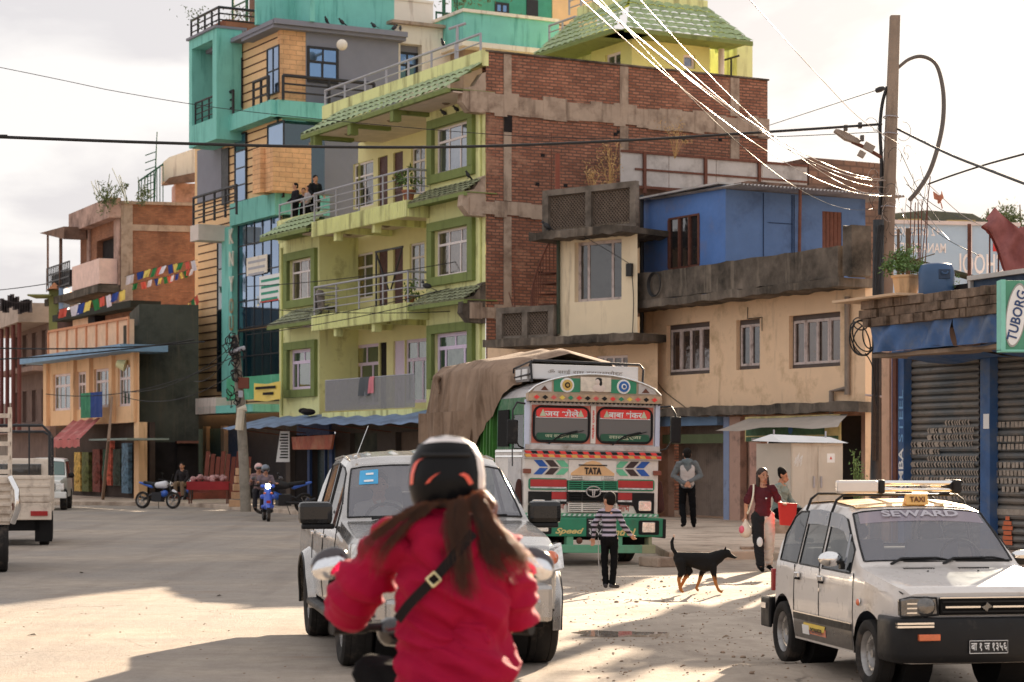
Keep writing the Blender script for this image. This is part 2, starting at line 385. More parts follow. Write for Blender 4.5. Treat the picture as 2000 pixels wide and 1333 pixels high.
def human(root,J,k=1.,skin=None,top=None,sleeve='long',bottom=None,shoe=None,hair=None,hairp=None,look=(0,-1,0),curl=(.3,.3),thumb=((1,0,0),(-1,0,0)),vox=.011,tr_r=1.,faces=True,topr=1.,hk=1.1,wr=.010):
 """J: dict of joint positions (head centre, neck, chest, waist, pelvis, shL/R, elL/R, wrL/R, hipL/R, knL/R, anL/R, toL/R)"""
 h=k*hk;g={a:V(b)for a,b in J.items()};lk=V(look).normalized();hd=g['head'];upv=V((0,0,1));rt=lk.cross(upv).normalized()
 q=Matrix((rt,lk,upv)).transposed().to_4x4()
 pr=[('e',hd+V((0,0,.02))*h,(.074*h,.092*h,.10*h),q),('e',hd+(lk*.018-upv*.052)*h,(.056*h,.066*h,.062*h),q),
('c',hd-upv*.07*h-lk*.015*h,g['neck'],.050*h,.056*h),('c',hd+(lk*.085-upv*.002)*h,hd+(lk*.103-upv*.026)*h,.010*h,.015*h),
('c',hd+(lk*.084-upv*.055+rt*.016)*h,hd+(lk*.084-upv*.055-rt*.016)*h,.010*h,.010*h),
('e',hd+(rt*.078-upv*.005)*h,(.010*h,.020*h,.030*h),q),('e',hd+(rt*-.078-upv*.005)*h,(.010*h,.020*h,.030*h),q),
('c',g['neck'],g['chest'],.075*k,.12*k),('c',g['chest'],g['waist'],.12*k,.105*k),('c',g['waist'],g['pelvis'],.105*k,.12*k)]
 for i,S in enumerate('LR'):
  pr+=[('c',g['neck']-upv*.03*k,g['sh'+S]-upv*.02*k,.042*k,.038*k),('c',g['sh'+S]-upv*.02*k,g['el'+S],.040*k,.036*k),('c',g['el'+S],g['wr'+S],.037*k,.024*k),
('c',g['hip'+S],g['kn'+S],.082*k,.052*k),('c',g['kn'+S],g['an'+S],.052*k,.034*k),('c',g['an'+S]-upv*.02*k,g['to'+S],.036*k,.03*k)]
  hdv=J.get('hd'+S);hdv=V(hdv)if hdv else(g['wr'+S]-g['el'+S])
  pr+=hand_prims(g['wr'+S],hdv,thumb[i],k,curl[i])
 blob('body',pr,vox*.62,skin,root,3)
 fx=lambda p:p
 if top:
  a=topr
  P_=[('c',g['neck']-upv*.035*k,g['chest'],.075*k*a,.142*k*a),('e',g['chest'],(.158*k*a,.118*k*a,.15*k),q if J.get('twist')is None else J['twist']),('c',g['chest'],g['waist'],.135*k*a,.128*k*a),('c',g['waist'],g['pelvis'],.128*k*a,.145*k*a)]
  if J.get('hem'):P_.append(('c',g['pelvis'],V(J['hem']),.145*k*a,.15*k*a))
  for S in 'LR':
   P_+=[('c',g['neck']-upv*.055*k,g['sh'+S]-upv*.012*k,.062*k,.057*k*a),('c',g['sh'+S]-upv*.015*k,g['el'+S],.060*k*a,.054*k*a)]if sleeve=='long' else[('c',g['neck']-upv*.055*k,g['sh'+S]-upv*.015*k,.058*k,.054*k*a),('c',g['sh'+S]-upv*.015*k,g['sh'+S].lerp(g['el'+S],.8),.056*k*a,.068*k*a)]
   if sleeve=='long':P_.append(('c',g['el'+S],g['el'+S].lerp(g['wr'+S],.96),.056*k*a,.04*k*a))
  blob('top',P_,vox,top,root,4,wr*k)
 if bottom:
  t=tr_r;P_=[('c',g['pelvis']+upv*.03*k,(g['hipL']+g['hipR'])/2,.13*k,.14*k)]
  for S in 'LR':P_+=[('c',g['hip'+S],g['kn'+S],.098*k*t,.075*k*t),('c',g['kn'+S],g['kn'+S].lerp(g['an'+S],.97),.074*k*t,.062*k*t)]
  blob('trousers',P_,vox,bottom,root,4,wr*.8*k)
 if shoe:
  for S in 'LR':
   a,b_=g['an'+S],g['to'+S];dd=(b_-a);dd.z=0;dd=dd.normalized()
   blob('shoe',[('c',a-upv*.035*k-dd*.03*k,b_+dd*.02*k-upv*.0*k,.042*k,.038*k),('c',a,a-upv*.03*k,.042*k,.045*k)],vox*.8,shoe,root,2)
 if faces:
  for sx in(-1,1):
   MB().ell(hd+(lk*.083+upv*.012+rt*sx*.030)*h,(.011*h,.007*h,.007*h),8,6,q).build('eye',MC['eye'],root,smooth=60)
   MB().tube([hd+(lk*.085+upv*.030+rt*sx*.016)*h,hd+(lk*.086+upv*.035+rt*sx*.03)*h,hd+(lk*.077+upv*.029+rt*sx*.046)*h],.0035*h,5).build('eyebrow',MC['hair_black'],root)
  MB().ell(hd+(lk*.0945-upv*.0535)*h,(.02*h,.006*h,.0055*h),8,6,q).build('mouth',MC['lips'],root,smooth=60)
 if hair:blob('hair',[(p[0],hd+(rt*p[1][0]+lk*p[1][1]+upv*p[1][2])*h,hd+(rt*p[2][0]+lk*p[2][1]+upv*p[2][2])*h,p[3]*h,p[4]*h)if p[0]=='c' else('e',hd+(rt*p[1][0]+lk*p[1][1]+upv*p[1][2])*h,tuple(x*h for x in p[2]),q)for p in hairp],vox*.7,hair,root,2)
SHORT=[('e',(0,-.014,.040),(.083,.098,.092)),('e',(0,-.035,.0),(.080,.072,.085))]
def standing(h=1.7,**kw):
 """upright joints facing -y for a body of height h"""
 k=h/1.7
 J=dict(head=(0,0,1.59),neck=(0,.01,1.45),chest=(0,.01,1.27),waist=(0,0,1.08),pelvis=(0,0,.95),shL=(.17,.01,1.40),elL=(.21,.02,1.12),wrL=(.22,-.03,.88),shR=(-.17,.01,1.40),elR=(-.21,.02,1.12),wrR=(-.22,-.03,.88),
hipL=(.085,0,.90),knL=(.09,-.01,.49),anL=(.09,.02,.09),toL=(.11,-.12,.035),hipR=(-.085,0,.90),knR=(-.09,-.01,.49),anR=(-.09,.02,.09),toR=(-.11,-.12,.035))
 J.update({a:b for a,b in kw.items()})
 return{a:(tuple(c*k for c in b)if a!='twist' else b)for a,b in J.items()},k
def wire(name,pts,r,m,label=None,cat='cable',sag=0.,n=24,parent=None,group=None,seg=6):
 pts=[V(p)for p in pts]
 if len(pts)==2:
  a,b=pts;pts=[a.lerp(b,i/n)-V((0,0,sag*4*(i/n)*(1-i/n)))for i in range(n+1)]
 b_=MB();b_.tube(pts,r,seg);o=b_.build(name,m,parent,smooth=60)
 if label:tag(o,label,cat,group)
 return o
def spline(pts,n=8):
 pts=[V(p)for p in pts];out=[]
 for i in range(len(pts)-1):
  p0,p1,p2,p3=pts[max(i-1,0)],pts[i],pts[i+1],pts[min(i+2,len(pts)-1)]
  for j in range(n):
   t=j/n;out.append(.5*((2*p1)+(p2-p0)*t+(2*p0-5*p1+4*p2-p3)*t*t+(3*p1-p0-3*p2+p3)*t**3))
 return out+[pts[-1]]
# ================================================================ MATERIALS OF THE PLACE
M={}
M['lime']=mat('lime_plaster',srgb(208,210,146),.85,.06,1.2,.15,60,dirt=srgb(172,170,108),damt=.25,streak=srgb(150,148,98),samt=.25)
M['limeyel']=mat('yellow_plaster',srgb(222,208,148),.85,.05,1.2,.1)
M['limetrim']=mat('pale_lime_trim',srgb(208,212,144),.8,.06,2,.1,streak=srgb(128,122,84),samt=.5)
M['olive']=mat('olive_trim',srgb(112,126,66),.75,.1,2,.1,streak=srgb(76,84,52),samt=.3)
M['tile']=mat('green_glazed_tile',srgb(142,162,112),.5,.22,5,.2,dirt=srgb(100,108,78),damt=.45,dscale=4)
M['tilegrey']=mat('weathered_tile',srgb(134,140,108),.6,.3,6,.2,dirt=srgb(92,92,74),damt=.6,dscale=4)
M['brick']=brick('old_brick',srgb(150,92,66),srgb(186,124,94),srgb(112,84,70),stain=srgb(84,56,44),samt=.5,pale=srgb(176,132,108),bh=.095,bw=.27,ms=.02,bump=1.)
M['brickorange']=brick('orange_brick',srgb(168,110,74),srgb(140,88,60),srgb(140,104,80),stain=srgb(96,62,46),samt=.6)
M['conc']=mat('rough_concrete',srgb(162,142,124),.9,.12,2.5,.5,25,dirt=srgb(120,98,82),damt=.45,dscale=2,streak=srgb(96,78,66),samt=.35)
M['concdark']=mat('blackened_concrete',srgb(104,94,84),.92,.25,2.2,.5,22,dirt=srgb(34,32,28),damt=.85,dscale=.9,streak=srgb(150,138,124),samt=.3)
M['cream']=mat('cream_wall',srgb(220,184,148),.88,.06,1.2,.2,40,dirt=srgb(178,146,106),damt=.35,streak=srgb(140,112,86),samt=.08)
M['creampale']=mat('pale_cream_wall',srgb(222,198,166),.88,.05,1.2,.2,40,streak=srgb(128,104,82),samt=.2)
M['peach']=mat('peach_wall',srgb(222,174,128),.88,.06,1.5,.15,streak=srgb(150,110,76),samt=.2)
M['teal']=mat('teal_paint',srgb(108,186,176),.75,.06,1.5,.05,streak=srgb(66,140,132),samt=.35)
M['grey']=mat('slate_grey_paint',srgb(122,124,136),.8,.05,2,.05)
M['orangetile']=brick('orange_tile',srgb(232,184,128),srgb(224,172,116),srgb(190,140,94),.55,.19,.012,samt=.0,bump=.2)
M['orange']=mat('orange_cladding',srgb(228,178,128),.7,.06,2,.1)
M['groove']=mat('dark_groove',srgb(70,44,36),.8)
M['white']=mat('white_frame',srgb(214,204,204),.55,.04,4,.03)
M['lav']=mat('lavender_frame',srgb(205,186,212),.55,.04,4,.03)
M['beigewh']=mat('offwhite_plaster',srgb(222,206,192),.85,.05,1.3,.1,streak=srgb(160,140,124),samt=.25)
M['railgrey']=mat('grey_steel_rail',srgb(150,150,158),.45,.08,8,.0,metal=.3)
M['black']=mat('black_steel',srgb(34,34,38),.5,.1,6,.0)
M['rust']=mat('rusty_iron',srgb(100,62,50),.8,.25,8,.2)
M['door']=mat('maroon_wood',srgb(78,44,44),.6,.12,6,.1)
M['dark']=mat('dark_interior',srgb(36,32,32),.9,.3,2,.0)
M['darkplaster']=mat('dark_green_plaster',srgb(74,76,68),.92,.12,1.1,.35,20,dirt=srgb(48,52,48),damt=.6,dscale=.7,streak=srgb(98,92,80),samt=.3)
M['brown']=mat('brown_render',srgb(122,96,82),.92,.2,2,.5,18,dirt=srgb(70,54,46),damt=.6)
M['glassblue']=pane('blue_mirror_pane',srgb(96,132,172),.85,.07,.12,.8)
M['glassteal']=pane('dark_teal_pane',srgb(24,58,72),.5,.05,.3,.6)
M['panewarm']=pane('window_pane_warm',srgb(86,74,68),.35,.06,.5,2.4)
M['panedark']=pane('window_pane_dark',srgb(44,44,46),.1,.06,.4,2.2)
M['panesky']=pane('window_pane_sky',srgb(120,126,136),.75,.08,.3,1.2)
M['panegreen']=pane('window_pane_green',srgb(50,74,66),.1,.08,.4,2)
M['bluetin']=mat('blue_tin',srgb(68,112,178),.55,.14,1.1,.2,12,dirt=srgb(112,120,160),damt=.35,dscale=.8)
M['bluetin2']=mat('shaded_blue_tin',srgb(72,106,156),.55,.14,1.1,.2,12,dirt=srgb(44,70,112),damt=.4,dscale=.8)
M['bluefascia']=mat('blue_painted_steel',srgb(46,84,134),.55,.2,3,.25,12,dirt=srgb(96,108,126),damt=.5,dscale=2.2)
M['awnblue']=mat('grey_blue_awning',srgb(112,134,166),.7,.12,3,.2,12,dirt=srgb(90,100,118),damt=.5)
M['zinc']=mat('zinc_sheet',srgb(168,164,162),.55,.08,2,.15,10,metal=.35,dirt=srgb(128,122,118),damt=.4)
M['cable']=mat('black_cable',srgb(26,26,28),.55,.1,4,0)
M['cablewhite']=mat('bright_aluminium_cable',srgb(150,138,130),.45,.1,4,0,metal=.3)
M['leaf']=mat('leaf_green',srgb(84,112,48),.6,.35,4,.1);M['leafdry']=mat('dry_yellow_foliage',srgb(176,140,84),.8,.3,4,.1)
M['leafdark']=mat('dusty_tree_leaf',srgb(92,104,66),.7,.3,3,.1)
M['red']=mat('red_paint',srgb(190,34,30),.5,.1,4,.05);M['rubber']=mat('tyre_rubber',srgb(40,38,37),.85,.2,8,.3,60,dirt=srgb(96,84,74),damt=.3,dscale=4)
M['whitepaint']=mat('white_paint',srgb(226,222,214),.4,.03,2,.02);M['yellow']=mat('yellow_paint',srgb(226,186,50),.5,.05,3,.03)
mat('eye',(.02,.015,.012),.2,0,bump=0);mat('hair_black',(.008,.006,.005),.8,.3,30,.3,200,raw=True);mat('lips',srgb(150,84,76),.5,0,bump=0)
SKIN=mat('skin',srgb(176,122,92),.55,.05,6,.05)
# ================================================================ GROUND
def ground_mat():
 m,nt,bs=newmat('dusty_asphalt')
 big=noise(nt,.22,8,.62);fine=noise(nt,38,5,.7);mid=noise(nt,2.2,8,.7);lon=noise(nt,.35,8,.6,stretch=(.75,1.0,1))
 asph=mixc(nt,ramp(nt,fine,.3,.7),srgb(124,117,112),srgb(170,162,154))
 dust=mixc(nt,ramp(nt,mid,.35,.7),srgb(160,146,132),srgb(190,176,160))
 geo=nt.nodes.new('ShaderNodeTexCoord');sep=nt.nodes.new('ShaderNodeSeparateXYZ');nt.links.new(geo.outputs['Object'],sep.inputs[0])
# unpaved, dusty verge right of the carriageway, wavering edge at about x = 0.6 m
 ad=nt.nodes.new('ShaderNodeMath');ad.operation='MULTIPLY_ADD';nt.links.new(mid,ad.inputs[0]);ad.inputs[1].default_value=2.2;nt.links.new(sep.outputs['X'],ad.inputs[2])
 mr=nt.nodes.new('ShaderNodeMapRange');mr.inputs['From Min'].default_value=1.0;mr.inputs['From Max'].default_value=2.6;nt.links.new(ad.outputs[0],mr.inputs['Value'])
 base=mixc(nt,mr.outputs[0],mixc(nt,ramp(nt,lon,.36,.70),asph,dust),dust)
 base=mixc(nt,ramp(nt,noise(nt,.5,7,.6,stretch=(.6,1.5,1)),.62,.80),base,srgb(158,130,104));base=mixc(nt,ramp(nt,noise(nt,1.6,9,.75,stretch=(.5,1.3,1)),.67,.74),base,srgb(120,104,90))
 base=mixc(nt,ramp(nt,noise(nt,14,3,.6),.70,.76),base,srgb(112,92,78))
 vor=nt.nodes.new('ShaderNodeTexVoronoi');vor.feature='DISTANCE_TO_EDGE';vor.inputs['Scale'].default_value=.55;wv=nt.nodes.new('ShaderNodeMixRGB');wv.blend_type='LINEAR_LIGHT';wv.inputs[0].default_value=.25
 nn=nt.nodes.new('ShaderNodeTexNoise');nn.inputs['Scale'].default_value=1.7;nn.inputs['Detail'].default_value=6;nt.links.new(geo.outputs['Object'],nn.inputs['Vector']);nt.links.new(geo.outputs['Object'],wv.inputs[1]);nt.links.new(nn.outputs['Color'],wv.inputs[2]);nt.links.new(wv.outputs[0],vor.inputs['Vector'])
 crk=ramp(nt,vor.outputs['Distance'],.003,.012,(.7,.7,.7),(0,0,0));msk=nt.nodes.new('ShaderNodeMath');msk.operation='MULTIPLY';nt.links.new(crk,msk.inputs[0]);nt.links.new(ramp(nt,noise(nt,.3,3),.55,.66),msk.inputs[1])
 base=mixc(nt,ramp(nt,noise(nt,1.0,6,.6,stretch=(1.3,.10,1)),.50,.72,(0,0,0),(.38,.38,.38)),base,srgb(112,100,92));base=mixc(nt,msk.outputs[0],base,srgb(96,86,78));nt.links.new(base,bs.inputs['Base Color'])
 bs.inputs['Roughness'].default_value=.93
 hs=mixc(nt,.5,fine,mid);hh=mixc(nt,mr.outputs[0],hs,mixc(nt,.35,mid,noise(nt,9,6,.7)));bumpit(nt,bs,hh,.75,.05);return m
M['ground']=ground_mat()
def gz(x,y):
 k=max(0,min(1,(x-.4)/1.2))*max(0,min(1,(34-y)/3))*max(0,min(1,(y-12)/2))
 return k*(.022*math.sin(x*2.1+y*.9)+.02*math.sin(y*2.3-x*1.3)+.014*math.sin(x*5.1-y*3.7)-.01)
b=MB();nx,ny=130,190
xs=[-700,-300,-120,-60,-30]+[-14+28*i/nx for i in range(nx+1)]+[30,60,120,300,700];ys=[-300,-60,0]+[6+34*i/ny for i in range(ny+1)]+[50,80,140,300,700,1500]
b.v=[V((x,y,gz(x,y)+GZ))for y in ys for x in xs];n=len(xs)
b.f=[[j*n+i,j*n+i+1,(j+1)*n+i+1,(j+1)*n+i]for j in range(len(ys)-1)for i in range(n-1)];b.mi=[0]*len(b.f)
g=b.build('ground',M['ground'],smooth=60);tag(g,kind='structure')
M['pave']=mat('worn_pavement',srgb(182,164,146),.92,.1,2,.4,18,dirt=srgb(126,106,90),damt=.5)
b=MB()
b.prism([(2.7,42),(2.75,37.6),(4.5,38.2),(5.2,35.6),(9.5,32.2),(20,28),(60,60),(60,140),(-4,140),(1.5,64),(2.4,52)],-.4,.0,'z')
tag(b.build('pavement',M['pave'],bevel=.03),kind='structure')
b=MB();b.prism([(-4.6,63.5),(-.5,60),(1.2,63.9),(-4.1,139),(-60,139),(-19,82.5),(-12.2,80)],-.4,-.002,'z');tag(b.build('pavement',M['pave'],bevel=.03),kind='structure')
b=MB();rng=random.Random(3)
for _ in range(1500):
 x,y=rng.uniform(.6,5.2),rng.uniform(13,32);r=rng.uniform(.004,.013)*(2.2 if rng.random()<.04 else 1)
 b.ell((x,y,gz(x,y)+GZ+r*.3),(r*rng.uniform(.8,1.6),r,r*.6),6,4,rotm(0,0,rng.uniform(0,3)))
for _ in range(260):
 x,y=rng.uniform(-6,.6),rng.uniform(12,34);r=rng.uniform(.004,.009);b.ell((x,y,GZ+r*.3),(r*1.4,r,r*.5),6,4)
tag(b.build('loose_gravel',mat('pebble',srgb(146,124,104),.9,.3,5)),kind='stuff')
M['puddle']=pane('wet_mud',srgb(176,160,144),0,.14,.7,9)
b=MB();c=G(1200,1238);pts=[]
for i in range(40):
 a=i/40*6.283;r=1+.25*math.sin(3*a+1)+.14*math.sin(7*a);pts.append((c.x+.42*r*math.cos(a),c.y+.36*r*math.sin(a)))
b.prism(pts,GZ-.05,GZ+.002,'z');tag(b.build('puddle',M['puddle']),kind='structure')
# ================================================================ LIME GREEN BUILDING
GL=Fac(948,64.5,vp=-1320);GR=Fac(948,64.5,e=(.8757,.4828))
bl=thing('apartment_building','lime green apartment building with tiled eaves, three balcony floors and a bare brick side wall','building',(0,66,0))
LV=(3.2,6.42,9.64,12.86);UB1=GL.u(610,.78);UT=GL.u(588,1.3)-1.0;UP=GL.u(630,.1);UK=GL.u(508,1.0);UJ=GL.u(522,.8)
holes=[];UL=15.9
frames=[]
for k,lv in enumerate(LV[:3]):
 frames.append((.62,3.68,lv+.62,lv+2.62,k))
 if k<2:frames.append((12.45,15.25,lv+.62,lv+2.62,k))
for(a,b_,c,d,k)in frames:holes.append((a+.32,b_-.32,c+.27,d-.27))
m=GL.MB();m.wall(-.0,3.95,2.9,12.8,[h for h in holes if h[0]<4],0,.25).wall(12.3,UL,2.9,9.6,[h for h in holes if h[0]>5],0,.25)
m.quad((3.95,0,3),(3.95,-1.5,3),(3.95,-1.5,12.8),(3.95,0,12.8));m.quad((UL,0,2.9),(UL,-4,2.9),(UL,-4,9.6),(UL,0,9.6))
m.build('wall',M['lime'],bl)
# recessed wall behind the balconies
rw=-1.5;rec=[]
def rx(x):return GL.u(x,rw)
for k,lv in enumerate(LV[:3]):
 if k==2:items=[('w',690,729),('d',738,757),('d',768,787),('w',803,830)]
 elif k==1:items=[('w',690,728),('d',738,757),('d',768,787),('w',800,829)]
 else:items=[('w',687,739),('o',741,755),('d2',768,790),('w',791,834)]
 for t,x0,x1 in items:
  a,c=rx(x1),rx(x0);z0=lv+(.15 if t!='w' else .85);z1=lv+2.45
  if k==0 and t=='w':z0=lv+.3
  rec.append((a,c,z0,z1,t,k))
m=GL.MB(rw);m.wall(3.95,12.3,3.0,12.8,[r[:4]for r in rec],0,.15);m.build('wall',M['limeyel'],bl)
m=GL.MB();m.quad((12.3,0,3),(12.3,-1.5,3),(12.3,-1.5,9.6),(12.3,0,9.6));m.quad((12.3,-1.5,9.6),(12.3,-9,9.6),(12.3,-9,12.8),(12.3,-1.5,12.8));m.build('side_wall',M['lime'],bl)
for(a,c,z0,z1,t,k)in rec:
 if t=='w':window(GL,a,c,z0,z1,bl,M['lav']if k==0 else M['white'],M['panegreen']if k==0 else M['panewarm']if a<6 else M['panedark'],rw-.12,2 if k else 3,.26 if k else .27,.07 if k else .11,split=[.28,.72]if k==0 else None,topcols=2 if k==0 else None)
 else:
  dd=GL.MB(rw-.12);dd.box(a,c,0,.05,z0,z1)
  if t!='o':
   for zz in(z0+.2,z0+.95):dd.box(a+.1,c-.1,.05,.07,zz,zz+.6)
  dd.build('door',M['lav']if t=='d2' else(M['dark']if t=='o' else M['door']),bl)
for(a,b_,c,d,k)in frames:
 m=GL.MB();t=.14
 m.box(a,b_,0,t,c,c+.28).box(a,b_,0,t,d-.28,d).box(a,a+.33,0,t,c+.28,d-.28).box(b_-.33,b_,0,t,c+.28,d-.28);m.build('window_surround',M['olive'],bl,bevel=.015)
 if k==0:window(GL,a+.33,b_-.33,c+.28,d-.28,bl,M['lav'],M['panegreen'],-.15,3,.24,.11,split=[.25,.78],topcols=2)
 else:window(GL,a+.33,b_-.33,c+.28,d-.28,bl,M['white'],M['panesky']if k==2 else M['panewarm'],-.15,3,.26,.07,split=[.36,.68])
# balconies
for k,lv in((1,LV[1]),(2,LV[2])):
 m=GL.MB();m.box(3.75,UB1,-1.5,.75,lv-.12,lv).build('balcony_floor',M['limetrim'],bl)
 m=GL.MB();m.box(3.75,UB1,.72,.82,lv-.40,lv+.12);m.box(3.72,3.8,0,.74,lv-.4,lv+.12);
 for i in range(60):u=3.85+i*(UB1-3.95)/60;m.box(u,u+.055,.82,.84,lv-.38,lv+.1)
 m.build('balcony_fascia',M['limetrim'],bl)
 m=GL.MB();m.box(3.95,12.4,-1.4,.6,lv-.2,lv-.14).build('balcony_soffit',mat('soffit',srgb(196,178,164),.9),bl)
 railing(GL,3.8,UB1-.05,lv+.1,1.0,.72,bl,M['railgrey'],4,5,.03,'balcony_railing',(-.9,3.8,UB1-.05))
 for u in(6.3,9.3):
  m=GL.MB();m.box(u,u+.22,.45,.70,lv-.66,lv-.2).box(u+.02,u+.2,-1.4,.45,lv-.4,lv-.2).build('beam',M['limetrim'],bl)
  m=GL.MB();m.lathe([(.0,0),(.17,.0),(.15,-.07),(.06,-.12)],(u+1.4,-.4,lv-.2),(0,0,1),12).build('ceiling_lamp',mat('lamp_bowl',srgb(120,96,80),.5),bl,smooth=40)
railing(GL,3.8,GL.u(636,.5),LV[0]+.05,1.05,.5,bl,M['railgrey'],1,74,.018,'balcony_railing')
GL.MB().box(3.75,GL.u(634,.5),-1.5,.6,3.0,3.2).build('balcony_floor',M['limetrim'],bl)
# tiled skirts
for lv in LV[1:3]:
 tiled(GL,-.05,3.75,lv-.02,lv+.44,.02,.74,bl,M['tilegrey'],.34,.04,4,0,0,under=M['olive'])
tiled(GL,UB1,UJ-.8,LV[1]-.04,LV[1]+.52,.05,.8,bl,M['tilegrey'],.34,.04,4,.8,0,under=M['olive'])
tiled(GL,UB1,UK-.9,LV[2]-.08,LV[2]+.60,.05,1.0,bl,M['tile'],.36,.06,3,.9,0,under=M['olive'])
tiled(GL,-.05,UT,LV[3]-.2,LV[3]+.64,.1,1.3,bl,M['tile'],.42,.07,3,1.0,0,under=M['olive'])
m=GL.MB();m.box(-.02,UP,-.1,.12,LV[3]+.58,LV[3]+1.05);m.box(UP-.1,UP+.02,-8,.1,LV[3]+.45,LV[3]+1.0);m.build('parapet',M['limetrim'],bl)
m=GL.MB();m.box(0,UP,-10,.0,LV[3]-.1,LV[3]+.1).build('roof',M['conc'],bl)
m=GL.MB();m.box(-.0,UT+.4,-1.5,1.1,LV[3]-.30,LV[3]-.26).build('soffit',mat('soffit',srgb(196,178,164),.9),bl)
for u in(3.7,6.9,9.9,UT-.1):
 GL.MB().box(u,u+.25,1.0,1.28,LV[3]-.66,LV[3]-.2).box(u+.02,u+.23,-.2,1.0,LV[3]-.42,LV[3]-.3).build('eave_bracket',M['olive'],bl)
for u in(1.9,5.8,9.1,12):GL.MB().lathe([(.0,0),(.18,.0),(.16,-.07),(.06,-.13)],(u,.35,LV[3]-.22),(0,0,1),12).build('ceiling_lamp',mat('lamp_bowl',srgb(120,96,80),.5),bl,smooth=40)
railing(GL,.3,UP,LV[3]+1.05,.55,0,bl,M['railgrey'],2,8,.035,'roof_railing')
# terrace of the lower left bay
m=GL.MB();m.box(12.3,16,-9,0,9.5,10.02).box(12.6,16,-.12,.05,9.9,10.32).box(15.9,16.02,-5,.05,9.6,10.32);m.build('terrace',M['lime'],bl)
railing(GL,12.6,15.95,10.3,.6,-.03,bl,M['railgrey'],2,4,.03,'terrace_railing')
for u in(.28,15.6):
 m=GL.MB(.05);m.cyl((u,0,3.2),(u,0,12.3 if u<1 else 9.3),.045,n=8);m.build('drain_pipe',M['limetrim'],bl,smooth=60)
# brick party wall with its concrete frame
BZ=13.87
m=GR.MB();m.wall(0.02,10.37,0,BZ,[],0);m.quad((10.37,0,0),(10.37,-9,0),(10.37,-9,BZ),(10.37,0,BZ));m.quad((.02,0,BZ),(10.37,0,BZ),(10.37,-.25,BZ),(.02,-.25,BZ));m.quad((.02,-.25,BZ),(10.37,-.25,BZ),(10.37,-.25,LV[3]),(.02,-.25,LV[3]));m.build('brick_wall',M['brick'],bl)
rng=random.Random(5)
m=GR.MB()
for z0,z1 in((12.0,12.62),(8.95,9.42),(5.85,6.25),(2.7,3.1)):
 nseg=26;u0=-.55
 m=GR.MB()
 for i in range(nseg):
  a,c=lerp(u0,10.4,i/nseg),lerp(u0,10.4,(i+1)/nseg);j0,j1=rng.uniform(-.05,.05),rng.uniform(-.07,.07);m.box(a,c,-.05,.05+rng.uniform(0,.015),z0+j0,z1+j1)
 m.build('concrete_beam',M['conc'],bl)
for u,wd in((.62,.26),(4.74,.3),(8.9,.34)):
 m=GR.MB();
 for z0,z1 in((6.25,8.95),(9.42,12.0),(12.62,BZ-.02),(3.1,5.85)):m.box(u,u+wd,-.05,.035,z0,z1)
 m.build('concrete_column',M['conc'],bl)
for _ in range(16):
 u=rng.uniform(.6,9.8);z=rng.choice((11.75,9.9,11.72,11.7,7.2,8.75,8.7,10.8))+rng.uniform(-.1,.1);GR.MB().box(u,u+.14,-.1,.012,z,z+.1).build('scaffold_hole',M['dark'],bl)
GR.MB().box(.62,.9,0,.045,11.5,12.0).build('scorched_patch',M['dark'],bl)
m=GR.MB();m.box(.0,10.4,-.28,.06,BZ,BZ+.05).build('coping',M['concdark'],bl)
# corner corbels of the beams, seen end-on at the left edge
for z in(12.3,9.2,6.0):
 m=GR.MB();m.prism([(-.75,z+.42),(-.8,z+.0),(-.55,z-.28),(.0,z-.3),(.0,z+.95),(-.12,z+.9),(-.4,z+.5)],-.3,.02);m.build('corbel',M['concdark' if z<7 else 'conc'],bl)
# ground-floor shops under it
m=GL.MB();m.wall(-1,16,0,3.0,[(8.2,10.4,0,2.5),(11.6,13.6,0,2.6),(3,6.8,0,2.5),(14,15.6,0,2.6)],-.3,.3);m.build('shop_front',mat('shop_wall',srgb(74,66,62),.9),bl)
for a,c,mm in((8.2,10.4,M['darkplaster']),(3,6.8,mat('old_shutter',srgb(96,80,68),.7)),(11.6,13.6,mat('shop_glass',srgb(52,66,70),.3)),(14,15.6,M['dark'])):
 corrug(GL,a,c,0,2.5,-.5,-.5,mm,bl,'shutter',.12,.012)
GL.MB(-.25).box(11.55,11.8,0,.1,0,2.6).box(13.5,13.7,0,.1,0,2.6).box(12.6,12.66,-.2,-.1,0,2.6).build('shop_door_frame',mat('blue_frame',srgb(38,62,104),.6),bl)
# grey blue awning sheet along the shops
aw=thing('awning','long sagging grey blue metal awning over the shops of the lime green building','awning',GL.pt(8,1,2.6))
corrug(GL,-.9,16.4,3.15,2.72,.1,2.1,M['awnblue'],aw,'sheet',1.4,.03,.04)
for u in(0,3.2,6.4,9.6,12.8,15.8):GL.MB().cyl((u,.05,2.5),(u,1.95,2.7),.02,n=5).build('bracket',M['rust'],aw)
# shop signs under the awning
sg=thing('shop_sign','faded orange and blue shop sign board above the shop door under the awning','sign',GL.pt(12.4,.3,1.9))
GL.MB(.25).prism([(10.6,1.95),(13.9,1.95),(14,2.4),(10.4,2.45)],0,.08).build('board',mat('orange_board',srgb(186,92,66),.6,.2,3,dirt=srgb(218,160,120),damt=.5),sg)
GL.MB(.2).box(10.8,13.6,0,.1,2.46,2.85).build('upper_board',mat('navy_board',srgb(34,52,96),.6),sg)
sg=thing('price_board','white folding board with rows of dark lettering leaning by the shop','sign',P(553,900,74.5))
m=MB(tr(*P(553,900,74.5)));m.hexa([(-.25,0,-.05),(.22,0,-.05),(.22,.06,-.05),(-.25,.06,-.05),(-.1,0,1.02),(.22,0,1.02),(.22,.06,1.02),(-.1,.06,1.02)]);m.build('board',M['whitepaint'],sg)
m=MB(tr(*P(553,900,74.5)))
for i in range(9):m.box(-.12+i%3*.02,.17,-.01,0,.08+i*.1,.13+i*.1)
m.build('lettering',M['dark'],sg)
